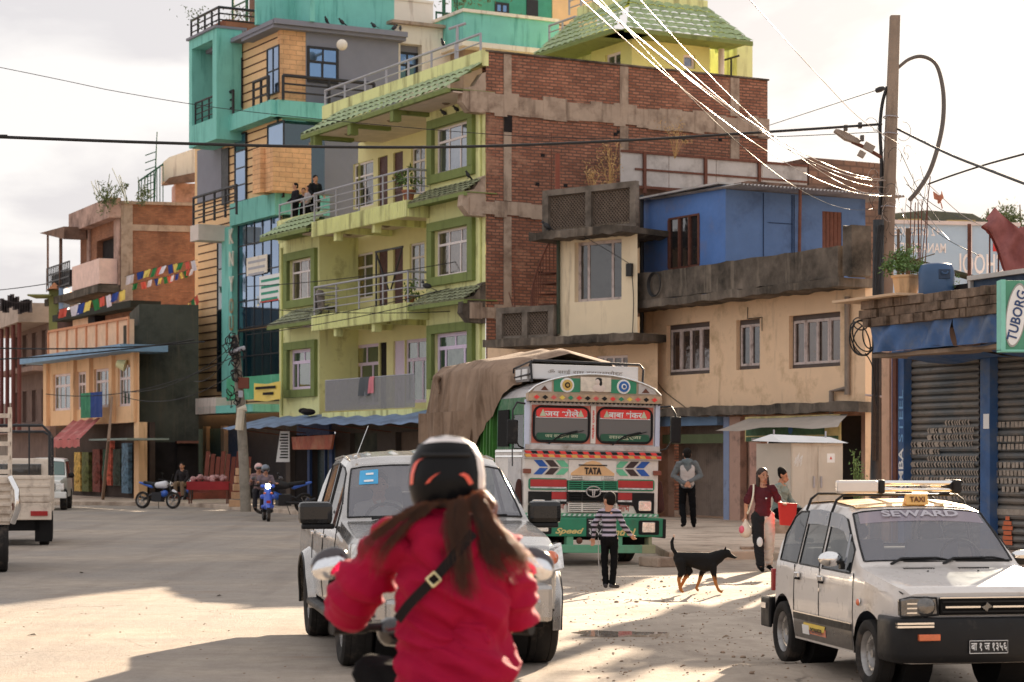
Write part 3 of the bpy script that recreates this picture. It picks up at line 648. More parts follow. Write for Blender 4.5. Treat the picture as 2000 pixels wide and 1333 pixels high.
tag(GL.MB(.6).ell((11.9,0,3.25),(.35,.25,.12),10,6).ell((12.3,0,3.3),(.2,.2,.1),8,6).build('bundle',M['dark'],None,smooth=50),'dark crumpled bundle lying on the blue awning','bundle')
# laundry on the first-floor rail
for x0,wd,ln,cc,lb in((712,.75,.62,srgb(84,88,92),'dark grey shirt hung over the first floor balcony rail'),(726,.35,.55,srgb(206,120,130),'pink cloth hung over the first floor balcony rail')):
 u=GL.u(x0,.55);m=GL.MB(.53)
 m.grid(lambda s,t:(u-wd/2+wd*s,.06*math.sin(s*8)*t+(.03 if t else 0),LV[0]+1.12-ln*t),10,6);tag(m.build('laundry',mat('cloth_'+str(x0),cc,.9),smooth=60),lb,'laundry')
# clutter on the second-floor balcony: folding frame, chair, plants
fr_=thing('folding_table','dark folding table frame standing upright on the second floor balcony','table',GL.pt(7.6,-.4,LV[1]))
m=GL.MB(-.3);m.box(6.2,8.3,0,.04,LV[1]+2.1,LV[1]+2.16)
for a,c in((6.25,7.1),(8.25,7.3)):m.cyl((a,.02,LV[1]+2.1),(c,.02,LV[1]+.8),.03,n=5)
m.box(8.2,8.28,0,.04,LV[1],LV[1]+2.12);m.build('legs',M['black'],fr_)
ch=thing('plastic_chair','dark chair with a coat at the left end of the second floor balcony','chair',GL.pt(11.6,0,LV[1]))
m=GL.MB(.1);m.box(11.3,11.9,-.3,.3,LV[1]+.42,LV[1]+.47).box(11.3,11.9,.25,.3,LV[1]+.47,LV[1]+.95)
for a in(11.33,11.87):
 for c in(-.27,.27):m.cyl((a,c,LV[1]),(a,c,LV[1]+.43),.02,n=5)
m.build('seat',M['dark'],ch)
blob('coat',[('c',GL.pt(11.3,.4,LV[1]+.9),GL.pt(11.1,.45,LV[1]+.4),.16,.13),('c',GL.pt(11.6,.35,LV[1]+1.0),GL.pt(11.35,.4,LV[1]+.9),.1,.15)],.05,mat('patterned_coat',srgb(120,112,108),.9,.6,9),ch)
def potted(u,w_,z,lb,s=1.,fac=GL,leaf='leaf'):
 t_=thing('potted_plant',lb,'plant',fac.pt(u,w_,z));p=fac.pt(u,w_,z)
 MB(tr(*p)).lathe([(.09*s,0),(.13*s,.22*s),(.15*s,.22*s),(.15*s,.26*s),(.1*s,.25*s)],(0,0,0),(0,0,1),12).build('pot',mat('clay_pot',srgb(150,96,70),.9),t_,smooth=40)
 m_=MB();leafy(m_,p+V((0,0,.5*s)),(.22*s,.2*s,.26*s),int(110*s),.045*s+.02,random.Random(int(u*31)));m_.build('foliage',M[leaf],t_)
potted(4.5,.3,LV[1]+.05,'small red leaved pot plant at the right end of the second floor balcony',1.2);potted(4.2,.5,LV[2]+.1,'bushy dark pot plant at the right end of the third floor balcony',1.5)
# ---- pigeons and crows
def bird(p,s=.3,yaw=0.,lb='',cc='crow',lean=.6):
 t_=MB(tr(*p)@rotm(0,0,yaw)@Matrix.Scale(s/.3,4))
 t_.ell((0,0,.11),(.045,.10,.055),10,8,rotm(lean)).ell((0,.085,.185),(.03,.034,.03),8,6).cyl((0,.11,.185),(0,.15,.178),.01,.002,5).hexa([(-.03,-.07,.07),(.03,-.07,.07),(.03,-.06,.085),(-.03,-.06,.085),(-.025,-.21,.0),(.025,-.21,.0),(.025,-.205,.015),(-.025,-.205,.015)]).cyl((.015,0,.07),(.018,.01,0),.005,n=4).cyl((-.015,0,.07),(-.018,.01,0),.005,n=4)
 return tag(t_.build('bird',mat(cc,srgb(44,46,50)if cc=='crow' else srgb(150,146,150),.6),smooth=50),lb,'bird','birds perched on the buildings')
bird(GL.pt(2.6,.07,LV[2]+2.63),.34,1.2,'dark pigeon on the olive top floor window surround, left of a pair')
bird(GL.pt(1.75,.07,LV[2]+2.63),.32,1.9,'dark pigeon on the olive top floor window surround, right of a pair')
bird(GL.pt(.45,.35,LV[2]+.42),.36,2.6,'dark pigeon at the right end of the tiled skirt beside the brick wall')
bird(GL.pt(2.9,.5,LV[1]+.42),.46,1.7,'black crow crouching on the tiled skirt below the second floor window',lean=.2)
bird(GL.pt(12.75,.1,LV[2]+.68),.3,.3,'dark pigeon at the end of the lower tiled roof below the balcony rail')
bird(GL.pt(GL.u(865,0),0,LV[3]+1.62),.36,2.8,'pigeon perched on the rooftop railing of the lime green building')
# ================================================================ TEAL AND ORANGE BUILDING
TL=Fac(548,84,vp=-1320);TR=Fac(548,84,e=(.8757,.4828))
tb=thing('office_building','tall teal, orange and grey building with mirrored windows and a glass curtain wall','building',(-8,92,0))
ul=lambda x,w_=0.:TL.u(x,w_)
zl=lambda x,y,w_=0.:TL.z(x,y,w_)
Z0,Z1,Z2=11.85,15.15,18.55
m=TL.MB();m.wall(0,ul(378),3.5,18.6,[],-.06);m.build('wall',M['orange'],tb)
m=TL.MB()
z=3.9
while z<18.4:m.box(0.02,ul(385),-.06,-.045,z,z+.05);z+=.34
m.build('cladding_joints',M['groove'],tb)
# grey plaster field on the left of the middle storey, dark recess
TL.MB(-.05).box(ul(432),ul(385),0,.05,zl(400,395),zl(400,290)).build('grey_panel',M['grey'],tb)
TL.MB(-.03).box(ul(446),ul(433),0,.04,zl(440,400),zl(440,290)).build('door',M['black'],tb)
def strip(x0,x1,y0,y1,m_,rows,cols=1,mull=M['black'],nm='window'):
 a,c=ul(x1),ul(x0);xm=(x0+x1)/2;z0_,z1_=zl(xm,y1),zl(xm,y0);d_=TL.MB(-.02)
 o=None;t=.05;d_.box(a,a+t,0,.06,z0_,z1_).box(c-t,c,0,.06,z0_,z1_).box(a+t,c-t,0,.06,z0_,z0_+t).box(a+t,c-t,0,.06,z1_-t,z1_)
 for i in range(1,rows):zz=lerp(z0_,z1_,i/rows);d_.box(a+t,c-t,0,.055,zz-t/2,zz+t/2)
 for i in range(1,cols):uu=lerp(a,c,i/cols);d_.box(uu-t/2,uu+t/2,0,.057,z0_+t,z1_-t)
 o=d_.build(nm,mull,tb);TL.MB(-.02).box(a+.01,c-.01,.0,.03,z0_+.01,z1_-.01).build('pane',m_,o);return o
strip(450,473,118,215,M['glassblue'],2,2);strip(522,546,92,185,M['glassblue'],2,2)
strip(459,481,262,395,M['glassblue'],4);strip(523,555,240,390,M['glassblue'],3)
strip(466,547,418,640,M['glassblue'],4,5);strip(466,547,642,745,M['glassteal'],2,5);strip(425,446,445,765,M['glassteal'],4)
# big teal bands and frame
m=TL.MB();
m.box(-.3,ul(430),-.0,.55,14.95,15.6).build('teal_band',M['teal'],tb);TL.MB().box(-.15,ul(462),0,.3,11.15,12.05).build('teal_band',M['teal'],tb);TL.MB().box(ul(464),ul(444),0,.25,3.6,11.15).build('teal_column',M['teal'],tb)
m=TL.MB();ua,uc=ul(432,.9),ul(378,.9)
m.box(ua,uc,.0,1.1,14.6,15.5).box(ua,uc,.0,1.1,18.7,19.1).box(ua,ua+.45,.0,1.1,15.5,18.7).box(uc-.35,uc,0,1.1,15.5,18.7);m.build('balcony_frame',M['teal'],tb)
TL.MB().box(ua+.45,uc-.35,.0,.05,15.5,18.7).build('balcony_wall',mat('pinkish_plaster',srgb(176,150,142),.85),tb)
m=TL.MB();m.box(ua-.05,uc+.1,-.2,1.2,19.1,19.2).box(-.4,uc,-2,.5,18.55,18.72);m.build('roof_slab',M['grey'],tb)
railing(TL,ua+.45,uc-.35,15.5,.95,.95,tb,M['black'],4,4,.035,'balcony_railing')
railing(TL,ua,uc,19.2,.75,1.0,tb,M['black'],3,5,.045,'roof_railing',(-2,ua))
for a,c,zz in((ul(478),ul(450),15.55),(ul(548),ul(518),15.55)):railing(TL,a,c,zz,1.0,.5,tb,M['black'],3,3,.055,'window_guard')
# lower-left balcony with white slab
m=TL.MB();m.box(ul(450),ul(376,1.3),0,1.4,10.6,11.25).build('balcony_slab',mat('grey_white_slab',srgb(200,188,180),.85,.06,streak=srgb(140,130,120),samt=.2),tb);TL.MB().box(ul(444,.8),ul(372,.8),0,1.3,3.45,4.1).build('canopy_slab',mat('grey_white_slab',srgb(200,188,180)),tb)
railing(TL,ul(462,1.3),ul(378,1.3),11.25,1.15,1.3,tb,M['black'],4,5,.05,'balcony_railing')
TL.MB().box(-.3,ul(444),.0,1.3,3.45,3.75).build('canopy',M['teal'],tb)
# right face
ur=lambda x,w_=0.:TR.u(x,w_)
zr=lambda x,y,w_=0.:TR.z(x,y,w_)
m=TR.MB();m.box(0,ur(597),-.3,0,15.5,18.55).build('tiled_wall',M['orangetile'],tb)
m=TR.MB();m.box(ur(597),ur(778),-.3,0.02,15.6,18.55).box(ur(625),ur(790),-.6,-.31,4.0,15.6).build('grey_wall',M['grey'],tb)
m=TR.MB();m.box(-.3,ur(662),-.2,.45,14.95,15.6).build('teal_band',M['teal'],tb);TR.MB().box(-.05,ur(640),-.2,.2,11.2,12.0).build('teal_band',M['teal'],tb)
m=TR.MB();m.box(-.45,ur(786),-3,.5,18.55,18.75).box(-.45,ur(786),-3,.35,18.42,18.55);m.build('roof_slab',M['grey'],tb)
railing(TR,-.1,ur(720),15.6,.95,.5,tb,M['black'],3,3,.06,'window_guard')
a,c=ur(599),ur(660);window(TR,a,c,zr(630,163),zr(630,93),tb,M['black'],M['glassblue'],.03,2,.36,.1,split=[.48],topcols=2)
m=TR.MB();m.box(0,ur(640),-.4,-.3,4,15).build('glass_wall',M['glassteal'],tb)
m=TR.MB();m.box(ur(533,.9),ur(608,.9),-.2,.9,12.0,13.75).build('tiled_bay',M['orangetile'],tb)
m=TL.MB();m.box(-.1,ul(535),0,.9,12.0,13.75).build('tiled_bay',M['orangetile'],tb)
# teal roof parapet block
m=TR.MB();m.box(-.6,ur(770,-1),-1.2,-1.0,18.75,20.35);m.build('roof_parapet',M['teal'],tb)
m=TL.MB();m.box(-.6,ul(474),-1.2,-1.0,18.75,20.35);m.build('roof_parapet',M['teal'],tb)
m=TR.MB();m.box(-.65,ur(846,-1),-1.25,-.95,20.35,20.45).box(ur(770,-1),ur(846,-1),-1.2,-1.0,18.9,20.35);m.build('roof_parapet',M['beigewh'],tb)
# off-white rear section with window
m=TR.MB(-.2);a,c=ur(780,-.3),ur(822,-.3);m.wall(ur(778),ur(906),9,zr(800,48),[(a,c,zr(800,155),zr(800,84))],0,.5);m.build('white_wall',M['beigewh'],tb)
TR.MB(-.6).box(a,c,-.05,.02,zr(800,98),zr(800,82)).build('recess_panel',M['grey'],tb)
TR.MB(-.2).box(ur(765),ur(907),-.3,.25,zr(800,48),zr(800,42)).build('ledge',M['conc'],tb)
window(TR,a,c,zr(800,155),zr(800,97),tb,M['black'],M['glassblue'],-.6,2,.36,.1,split=[.48],topcols=2)
m=TR.MB();m.box(ur(905,1.6),ur(1092,1.6),-2,1.6,zr(980,88,1.6),zr(980,32,1.6)).build('terrace_parapet',M['teal'],tb)
m=TR.MB();m.box(ur(904,1.7),ur(1094,1.7),-2,1.7,zr(980,32,1.6),zr(980,26,1.6)).box(ur(903,1.7),ur(1094,1.7),-2,1.7,zr(980,98,1.6),zr(980,88,1.6));m.build('coping',M['beigewh'],tb)
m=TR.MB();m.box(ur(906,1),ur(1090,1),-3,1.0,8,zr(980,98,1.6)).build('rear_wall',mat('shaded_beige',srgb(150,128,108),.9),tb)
# rear tower
m=TR.MB(-3);m.box(ur(965,-3),ur(1078,-3),-4,0,12,22.5).build('rear_tower',mat('deep_teal',srgb(60,146,122),.8),tb)
m=TR.MB(-3);m.box(ur(1078,-3),ur(1165,-3),-4,.05,12,23);m.build('rear_tower_cladding',M['orange'],tb)
m=TR.MB(-3)
for i in range(6):zz=18.6+i*.38;m.box(ur(1079,-3),ur(1164,-3),.05,.065,zz,zz+.05)
m.build('cladding_joints',M['groove'],tb)
window(TR,ur(966,-3),ur(993,-3),zr(980,28,-3),zr(980,6,-3),tb,M['black'],M['glassblue'],-2.98,2,0,.1)
TR.MB(-3).box(ur(1028,-3),ur(1050,-3),0,.05,17,zr(1040,0,-3)).build('door',M['black'],tb)
# curtain wall banners and the vertical name
for x0,x1,y0,y1,lines,lb in((481,521,502,537,3,'pale pink paper notice taped on the glass wall'),(506,549,538,590,4,'white banner with green lettering and a red foot on the glass wall')):
 a,c=ul(x1,.1),ul(x0,.1);xm=(x0+x1)/2;z0_,z1_=zl(xm,y1),zl(xm,y0)
 t_=thing('banner',lb,'banner',TL.pt(a,.1,z0_));TL.MB(.06).box(a,c,0,.03,z0_,z1_).build('sheet',M['beigewh']if lines==3 else M['whitepaint'],t_)
 m=TL.MB(.09)
 for i in range(lines):zz=z1_-.25-i*.25;m.box(a+.15+i*.08,c-.2,0,.008,zz,zz+.1)
 m.build('lettering',mat('green_ink',srgb(46,146,120),.7)if lines==4 else M['railgrey'],t_)
 if lines==4:TL.MB(.09).box(a+.3,c-.1,0,.008,z0_,z0_+.07).build('foot_stripe',M['red'],t_)
for ch_,y in zip('KNYOU',(462,506,555,598,632)):lettering(ch_,.42,.62,Tf(TL,ul(453,.27),.27,zl(453,y,.27)),M['beigewh']if y<580 else mat('bronze_letter',srgb(150,124,84),.5),tb,'letter',.05)
t_=thing('banner','yellow cloth banner with dark writing hanging beside the lime green building','banner',P(520,780,76))
Y=Fac(497,77.5,vp=-1320,)if False else Fac(548,76.5,vp=-1320)
m=Y.MB(.0);a,c=Y.u(548),Y.u(498);z0_,z1_=Y.z(520,781),Y.z(520,747);m.grid(lambda s,t:(lerp(a,c,s),.06*math.sin(s*7),lerp(z0_,z1_,t)-.06*math.sin(s*3.1)),14,3);m.build('sheet',M['yellow'],t_,smooth=60)
m=Y.MB(.08)
for i,(s0,s1)in enumerate(((.12,.9),(.2,.6))):m.box(lerp(a,c,s0),lerp(a,c,s1),0,.01,z1_-.25-i*.22,z1_-.15-i*.22)
m.build('lettering',M['dark'],t_)
t_=thing('shop_banner','green shop banner across the foot of the glass wall','banner',P(500,745,80))
m=Y.MB(-1.5);a,c=Y.u(548,-1.5),Y.u(445,-1.5);m.box(a,c,0,.06,Y.z(500,780,-1.5),Y.z(500,735,-1.5));m.build('sheet',mat('green_banner',srgb(48,150,110),.6,.15,2,dirt=srgb(110,190,160),damt=.3),t_)
lettering('SHOP',.01,.01,Tf(Y,a,-1.3,5),M['white'],t_)if False else None
# ground floor of the teal building
m=TL.MB(-.5);m.box(-2,ul(366),-.2,0,0,3.6);m.build('shop_wall',mat('shop_dark',srgb(52,48,50),.9),tb)
for x0,x1,cc in((408,436,srgb(54,88,96)),(447,470,srgb(44,62,90)),(385,400,srgb(60,90,100))):TL.MB(-.42).box(ul(x1,-.4),ul(x0,-.4),0,.05,0,2.9).build('shop_door',mat('shopdoor%d'%x0,cc,.6),tb)
for x in(405,440,474):TL.MB(-.4).box(ul(x+6,-.4),ul(x,-.4),0,.2,0,3.0).build('pillar',mat('shop_pillar',srgb(158,138,118),.9),tb)
m=TL.MB();m.box(ul(480),ul(385),.2,1.6,0,.55).box(ul(480),ul(385),1.6,2.4,0,.25);m.build('steps',mat('red_steps',srgb(150,78,64),.85,dirt=srgb(110,70,58),damt=.5),tb)
rng=random.Random(9)
for(u_,lb)in((-1.0,'left'),):
 pass
for x,y in((638,52),(668,54),(730,60),(770,64),(782,63)):bird(TR.pt(ur(x,.3),.3,18.76),.42,rng.uniform(0,6),'dark pigeon on the grey roof edge, number %s from the left, %s'%({638:'one',668:'two',730:'three',770:'four',782:'five'}[x],{638:'leaning forward',668:'long and leaning',730:'small and round',770:'crouched beside another',782:'at the far corner'}[x]))
tag(MB(tr(*P(668,88,83.6))).ell((0,0,0),.22,12,8).cyl((0,0,0),(0,.5,.1),.06).build('dome_lamp',M['beigewh'],smooth=50),'round white dome lamp on the slate grey wall beside the window','lamp')
t_=thing('rooftop_plants','dry shrubs in trays behind the top left roof railing','plants',TL.pt(ua+1,.3,19.2));m=MB()
leafy(m,TL.pt(ua+.8,.2,19.75),(1.4,1.2,.35),260,.07,rng);m.build('foliage',M['leafdark'],t_);TL.MB().box(ua,uc-.6,-.8,.7,19.2,19.5).build('tray',mat('clay_pot',srgb(150,96,70),.9),t_)
t_=thing('water_tank_stand','open steel stand on the teal roof cut off by the top edge','stand',TL.pt(1,-2.5,20));m=TL.MB(-2.6)
for x in(455,482):m.cyl((ul(x,-2.6),0,18.7),(ul(x,-2.6),0,22.5),.07,n=5)
for zz in(20.6,21.7,19.8):m.cyl((ul(455,-2.6),0,zz),(ul(482,-2.6),0,zz),.04,n=5)
m.build('frame',mat('dark_green_steel',srgb(30,84,64),.6),t_)
TL.MB(-3).box(ul(512,-3),ul(487,-3),-1.2,0,18.7,23).build('tank_pillar',mat('brown_pillar',srgb(120,92,80),.9),t_)
# spiral stair and plants between roofs
t_=thing('spiral_staircase','dark green spiral stair and railing on the white roof','staircase',TR.pt(ur(860,-2),-2,19));m=TR.MB(-1.6);a,c=ur(852,-1.6),ur(912,-1.6)
for i in range(4):m.cyl((a,0,18.9+i*.42),(c,0,18.9+i*.42),.05,n=5)
for i in range(4):m.cyl((lerp(a,c,i/3),0,18.5),(lerp(a,c,i/3),0,20.2),.04,n=5)
for i in range(16):t=i/15*4;m.cyl((lerp(a,c,.35)+.9*math.cos(t),-1+.9*math.sin(t),20.1+i*.14),(lerp(a,c,.35)+.9*math.cos(t),-1+.9*math.sin(t),21.3+i*.14),.02,n=4)
m.cyl((lerp(a,c,.6),-1,18.5),(lerp(a,c,.6),-1,23),.08,n=6);m.build('frame',mat('dark_green_steel',srgb(30,84,64),.6),t_)
m=MB();leafy(m,TR.pt(lerp(a,c,.6),-.4,19.4),(1.2,.7,.6),220,.09,rng);leafy(m,TR.pt(ur(948,0),-.4,20.6),(1.4,.7,.5),240,.09,rng);tag(m.build('rooftop_shrub',M['leafdark']),'dark shrubs growing over the roof railing beside the spiral stair','plants')
t_=thing('roof_light_mast','thin T-shaped pipe mast standing behind the roof railing','mast',P(893,130,70));m=MB();m.cyl(P(893,140,70),P(893,52,70),.05,n=6).cyl(P(876,57,70),P(910,46,70),.045,n=6);m.build('pipe',M['railgrey'],t_)
# ================================================================ REAR LIME BUILDING WITH HIP ROOF
QL=Fac(1234,80,vp=-1320);QR=Fac(1234,80,e=(.8757,.4828))
qb=thing('apartment_building','pale yellow rear building with a green hipped tile roof and roof railing','building',(7,84,0))
yl=mat('pale_yellow_plaster',srgb(226,214,128),.85,.05,1.5,.1)
zz0,zz1=8,17.3
m=QL.MB();m.wall(0,QL.u(1155),zz0,zz1,[(QL.u(1212),QL.u(1182),QL.z(1195,140),QL.z(1195,104))],0,.2).build('wall',yl,qb)
m=QR.MB();a,c=QR.u(1335),QR.u(1358);m.wall(0,QR.u(1386),zz0,zz1,[(a,c,QR.z(1345,134),QR.z(1345,107))],0,.2);m.quad((QR.u(1386),0,zz0),(QR.u(1386),-6,zz0),(QR.u(1386),-6,zz1),(QR.u(1386),0,zz1));m.build('wall',yl,qb)
window(QL,QL.u(1212),QL.u(1182),QL.z(1195,140),QL.z(1195,104),qb,M['white'],M['panesky'],-.15,2,0,.1);window(QR,a,c,QR.z(1345,134),QR.z(1345,107),qb,M['white'],M['panesky'],-.15,1,0,.1)
tiled(QR,-.2,QR.u(1375),17.3,18.7,.2,1.5,qb,M['tile'],.42,.06,6,1.2,1.0,under=M['olive'])
tiled(QL,-.2,QL.u(1136),17.3,18.7,.2,1.5,qb,M['tile'],.42,.06,6,1.2,1.0,under=M['olive'])
m=QL.MB();m.box(0,QL.u(1136),-.2,.2,18.6,19.1);m.build('parapet',M['limetrim'],qb);m=QR.MB();m.box(-.2,QR.u(1376),-.2,.22,18.6,19.0);m.build('parapet',M['limetrim'],qb)
railing(QR,.1,QR.u(1372),19,.7,0,qb,M['railgrey'],3,4,.04,'roof_railing');railing(QL,.1,QL.u(1112),19,.8,0,qb,M['railgrey'],3,6,.04,'roof_railing')
# lower stair wing with stepped parapet at left
m=QL.MB(-.5);m.prism([(QL.u(1155),8),(QL.u(1045),8),(QL.u(1045),QL.z(1050,98)),(QL.u(1078),QL.z(1078,95)),(QL.u(1100),QL.z(1100,52)),(QL.u(1155),QL.z(1155,45))],-.3,0);m.build('stair_wing',M['limetrim'],qb)
m=QL.MB(-.2)
for k in range(3):m.tube([(QL.u(1112)+k*.7,0,16.0-k*.5),(QL.u(1098)+k*.7,0,17.3-k*.5)],.06,5)
railing(QL,QL.u(1108),QL.u(1056),QL.z(1080,80),.8,-.4,qb,M['railgrey'],3,3,.04,'stair_railing')
m.build('wall_trim',M['olive'],qb)
QR.MB().cyl((QR.u(1400),.3,8),(QR.u(1400),.3,17.2),.12,n=8).build('post',M['beigewh'],qb)
t_=thing('antenna_mast','small T-shaped antenna on the roof behind the brick wall','antenna',P(1428,140,82));m=MB();m.cyl(P(1428,160,82),P(1428,113,82),.04,n=5).cyl(P(1414,118,82),P(1444,109,82),.04,n=5);m.build('rod',M['black'],t_)
m=QR.MB(-2);m.box(QR.u(1382,-2),QR.u(1412,-2),-2,2,14,QR.z(1400,100,-2));m.build('rear_wing',M['limetrim'],qb)
# ================================================================ BEIGE BUILDING WITH THE BLUE HUT
BG=Fac(1690,52,vp=-1320)
bb=thing('shop_building','weathered beige two storey building with a blackened concrete parapet, dark windows and shops below','building',(6,58,0))
ub=lambda x,w_=0.:BG.u(x,w_)
zb=lambda x,y,w_=0.:BG.z(x,y,w_)
UB=ub(1255)
wins=[]
for x0,x1,y0,y1 in((1302,1386,632,732),(1438,1484,624,722),(1541,1641,613,718)):
 wins.append((ub(x1),ub(x0),zb((x0+x1)/2,y1),zb((x0+x1)/2,y0)))
m=BG.MB();m.wall(0,UB,2.95,5.95,wins,0,.22);m.quad((0,0,0),(0,-3,0),(0,-3,5.9),(0,0,5.9));m.build('wall',M['cream'],bb)
for i,(a,c,z0,z1)in enumerate(wins):
 m=BG.MB(-.2);fr=.05;m.box(a,c,0,.07,z1-.12,z1).box(a,c,0,.08,z0,z0+.09).box(a,a+.08,0,.07,z0+.09,z1-.12).box(c-.08,c,0,.07,z0+.09,z1-.12)
 o=m.build('window',mat('dark_window_frame',srgb(84,74,70),.7,.1,5,.2),bb)
 nl=(4,2,4)[i];L=(c-a-.16)/nl
 for k in range(nl):
  x=a+.08+k*L;q=BG.MB(-.15);t=.055;dy=.015*(k%2);q.box(x,x+t,dy,dy+.04,z0+.1,z1-.13).box(x+L-t,x+L,dy,dy+.04,z0+.1,z1-.13).box(x+t,x+L-t,dy,dy+.04,z0+.1,z0+.16).box(x+t,x+L-t,dy,dy+.04,z1-.2,z1-.13)
  q.build('sash',mat('worn_white_wood',srgb(186,172,168),.7,.15,6,.2,dirt=srgb(120,104,98),damt=.5,dscale=6),o)
 BG.MB(-.17).box(a+.04,c-.04,.0,.02,z0+.05,z1-.08).build('pane',M['panewarm']if i!=1 else M['panedark'],o)
# dark ledges, parapet
rng=random.Random(11)
def rough_slab(fac,u0,u1,w0,w1,z0,z1,n,j,mm,par,nm,rg=rng):
 b_=fac.MB();top=[rg.uniform(-j,j)for _ in range(n+1)];bot=[rg.uniform(-j,j)for _ in range(n+1)];ww=[rg.uniform(-j,j)*.6 for _ in range(n+1)]
 for i in range(n):
  a,c=lerp(u0,u1,i/n),lerp(u0,u1,(i+1)/n)
  p=[(a,w0,z0+bot[i]),(c,w0,z0+bot[i+1]),(c,w1+ww[i+1],z0+bot[i+1]),(a,w1+ww[i],z0+bot[i]),(a,w0,z1+top[i]),(c,w0,z1+top[i+1]),(c,w1+ww[i+1],z1+top[i+1]),(a,w1+ww[i],z1+top[i])]
  b_.add(p,[(0,1,2,3),(4,5,6,7),(2,3,7,6)]+([(0,3,7,4)]if i==0 else[])+([(1,2,6,5)]if i==n-1 else[])+[(0,1,5,4)])
 return b_.build(nm,mm,par,weld=True)
rough_slab(BG,-.2,UB+.8,-.1,.95,5.78,5.98,40,.025,M['concdark'],bb,'slab_edge')
rough_slab(BG,-.1,UB+.6,.72,.90,5.98,6.74,30,.02,M['concdark'],bb,'parapet')
rough_slab(BG,-.2,UB+.1,-.1,.35,2.78,3.02,40,.03,M['concdark'],bb,'ledge')
BG.MB().box(UB+.62,UB+.9,-.3,.9,5.7,6.35).build('parapet_end',M['brown'],bb)
m=BG.MB();m.box(0,UB,-9,.7,5.9,5.98).build('roof',M['conc'],bb)
m=BG.MB(.08);m.tube([(.6,0,3.2),(.6,0,5.6)],.07,8).tube([(.6,0,3.35),(1.2,0.02,3.3),(1.25,0,.2)],.07,8);m.build('drain_pipe',mat('grey_pipe',srgb(120,108,98),.8,.2,4),bb,smooth=60)
m=BG.MB(.06);m.tube([(UB-.05,0,3),(UB-.05,0,9.1)],.06,8);m.build('drain_pipe',M['black'],bb,smooth=60)
m=BG.MB(.03);m.tube([(ub(1462),0,5.6),(ub(1462),0,5.3),(ub(1490),0,5.3),(ub(1490),0,4.95)],.012,4).tube(spline([(UB-.3,0,4.7),(UB-.9,0,3.7),(UB-2.2,0,3.05)],5),.01,4);m.build('wall_cable',M['cable'],bb)
# street level shops
m=BG.MB(-.35);m.wall(-.2,UB+.2,0,2.9,[(ub(1408),ub(1285),0,2.75),(ub(1660),ub(1452),0,2.7)],0,.2);m.build('shop_wall',mat('shop_pillar_pink',srgb(168,132,112),.9,.12,2,.3,dirt=srgb(96,78,70),damt=.4),bb)
corrug(BG,ub(1408),ub(1285),.05,2.7,-.7,-.7,mat('dusty_shutter',srgb(112,98,88),.75,.12,2,dirt=srgb(80,70,62),damt=.4),bb,'roller_shutter',.09,.008)
BG.MB(-.3).box(ub(1400),ub(1287),0,.3,zb(1340,832),zb(1340,806)).build('blue_lintel',mat('dull_blue',srgb(96,126,160),.8,.1,2,.2),bb)
BG.MB(-.25).box(ub(1404),ub(1285),0,.1,2.05,2.3).build('shutter_box',mat('green_box',srgb(82,92,62),.8),bb)
for x0,x1,cc in((1408,1419,srgb(120,134,164)),(1419,1440,srgb(168,134,118)),(1456,1478,srgb(180,138,122))):BG.MB(-.2).box(ub(x1),ub(x0),-.1,.12-(x0-1408)*.001,0,2.75).build('pillar',mat('pillar%d'%x0,cc,.85,.08,2,.2,dirt=srgb(90,80,76),damt=.3,dscale=2),bb)
BG.MB(-1.1).box(ub(1665),ub(1440),0,.1,0,2.75).build('shop_back',M['dark'],bb)
BG.MB(-.7).box(ub(1452),ub(1438),0,.1,0,2.0).build('door',mat('grey_blue_door',srgb(96,104,118),.7,.2),bb)
aw=thing('awning','plain grey sloping metal awning over the shop banner of the beige building','awning',BG.pt(ub(1540),.9,2.5))
corrug(BG,ub(1664),ub(1478),2.72,2.38,.12,1.35,mat('grey_sheet',srgb(158,148,138),.7,.1,3,.15),aw,'sheet',4,.02,.05,ub(1640,1.3),ub(1400,1.3))
bn=thing('shop_banner','faded green and yellow shop banner with Devanagari lettering under the grey awning','banner',BG.pt(ub(1550),.2,1.8))
a,c=ub(1640,.25),ub(1455,.25);z0,z1=zb(1550,862,.25),zb(1550,812,.25);BG.MB(.2).box(a,c,0,.05,z0,z1).build('sheet',mat('banner_ground',srgb(196,178,116),.7,.15,4,.1,dirt=srgb(140,150,104),damt=.5,dscale=2.5),bn)
m=BG.MB(.25);m.box(a+.05,c-.05,0,.006,z0,z0+.12).box(a+.6,c-.05,0,.007,z0+.15,z0+.42);m.build('print_blocks',mat('banner_green',srgb(64,98,72),.7,.3,6),bn)
BG.MB(.255).ell((lerp(a,c,.5),.01,z0+.28),(.1,.008,.1),12,6).build('print_dot',mat('banner_blue',srgb(40,92,150),.6),bn)
lettering('नेपाल हाउस कन्स्ट्रक्सन प्रा. लि.',(c-a)*.9,.2,Tf(BG,(a+c)/2,.262,z1-.15),mat('banner_red',srgb(164,52,44),.7),bn)
lettering('सम्पूर्ण निर्माण सामग्री सुपथ मूल्यमा पाइन्छ',(c-a)*.85,.09,Tf(BG,(a+c)/2,.262,z0+.06),M['white'],bn)
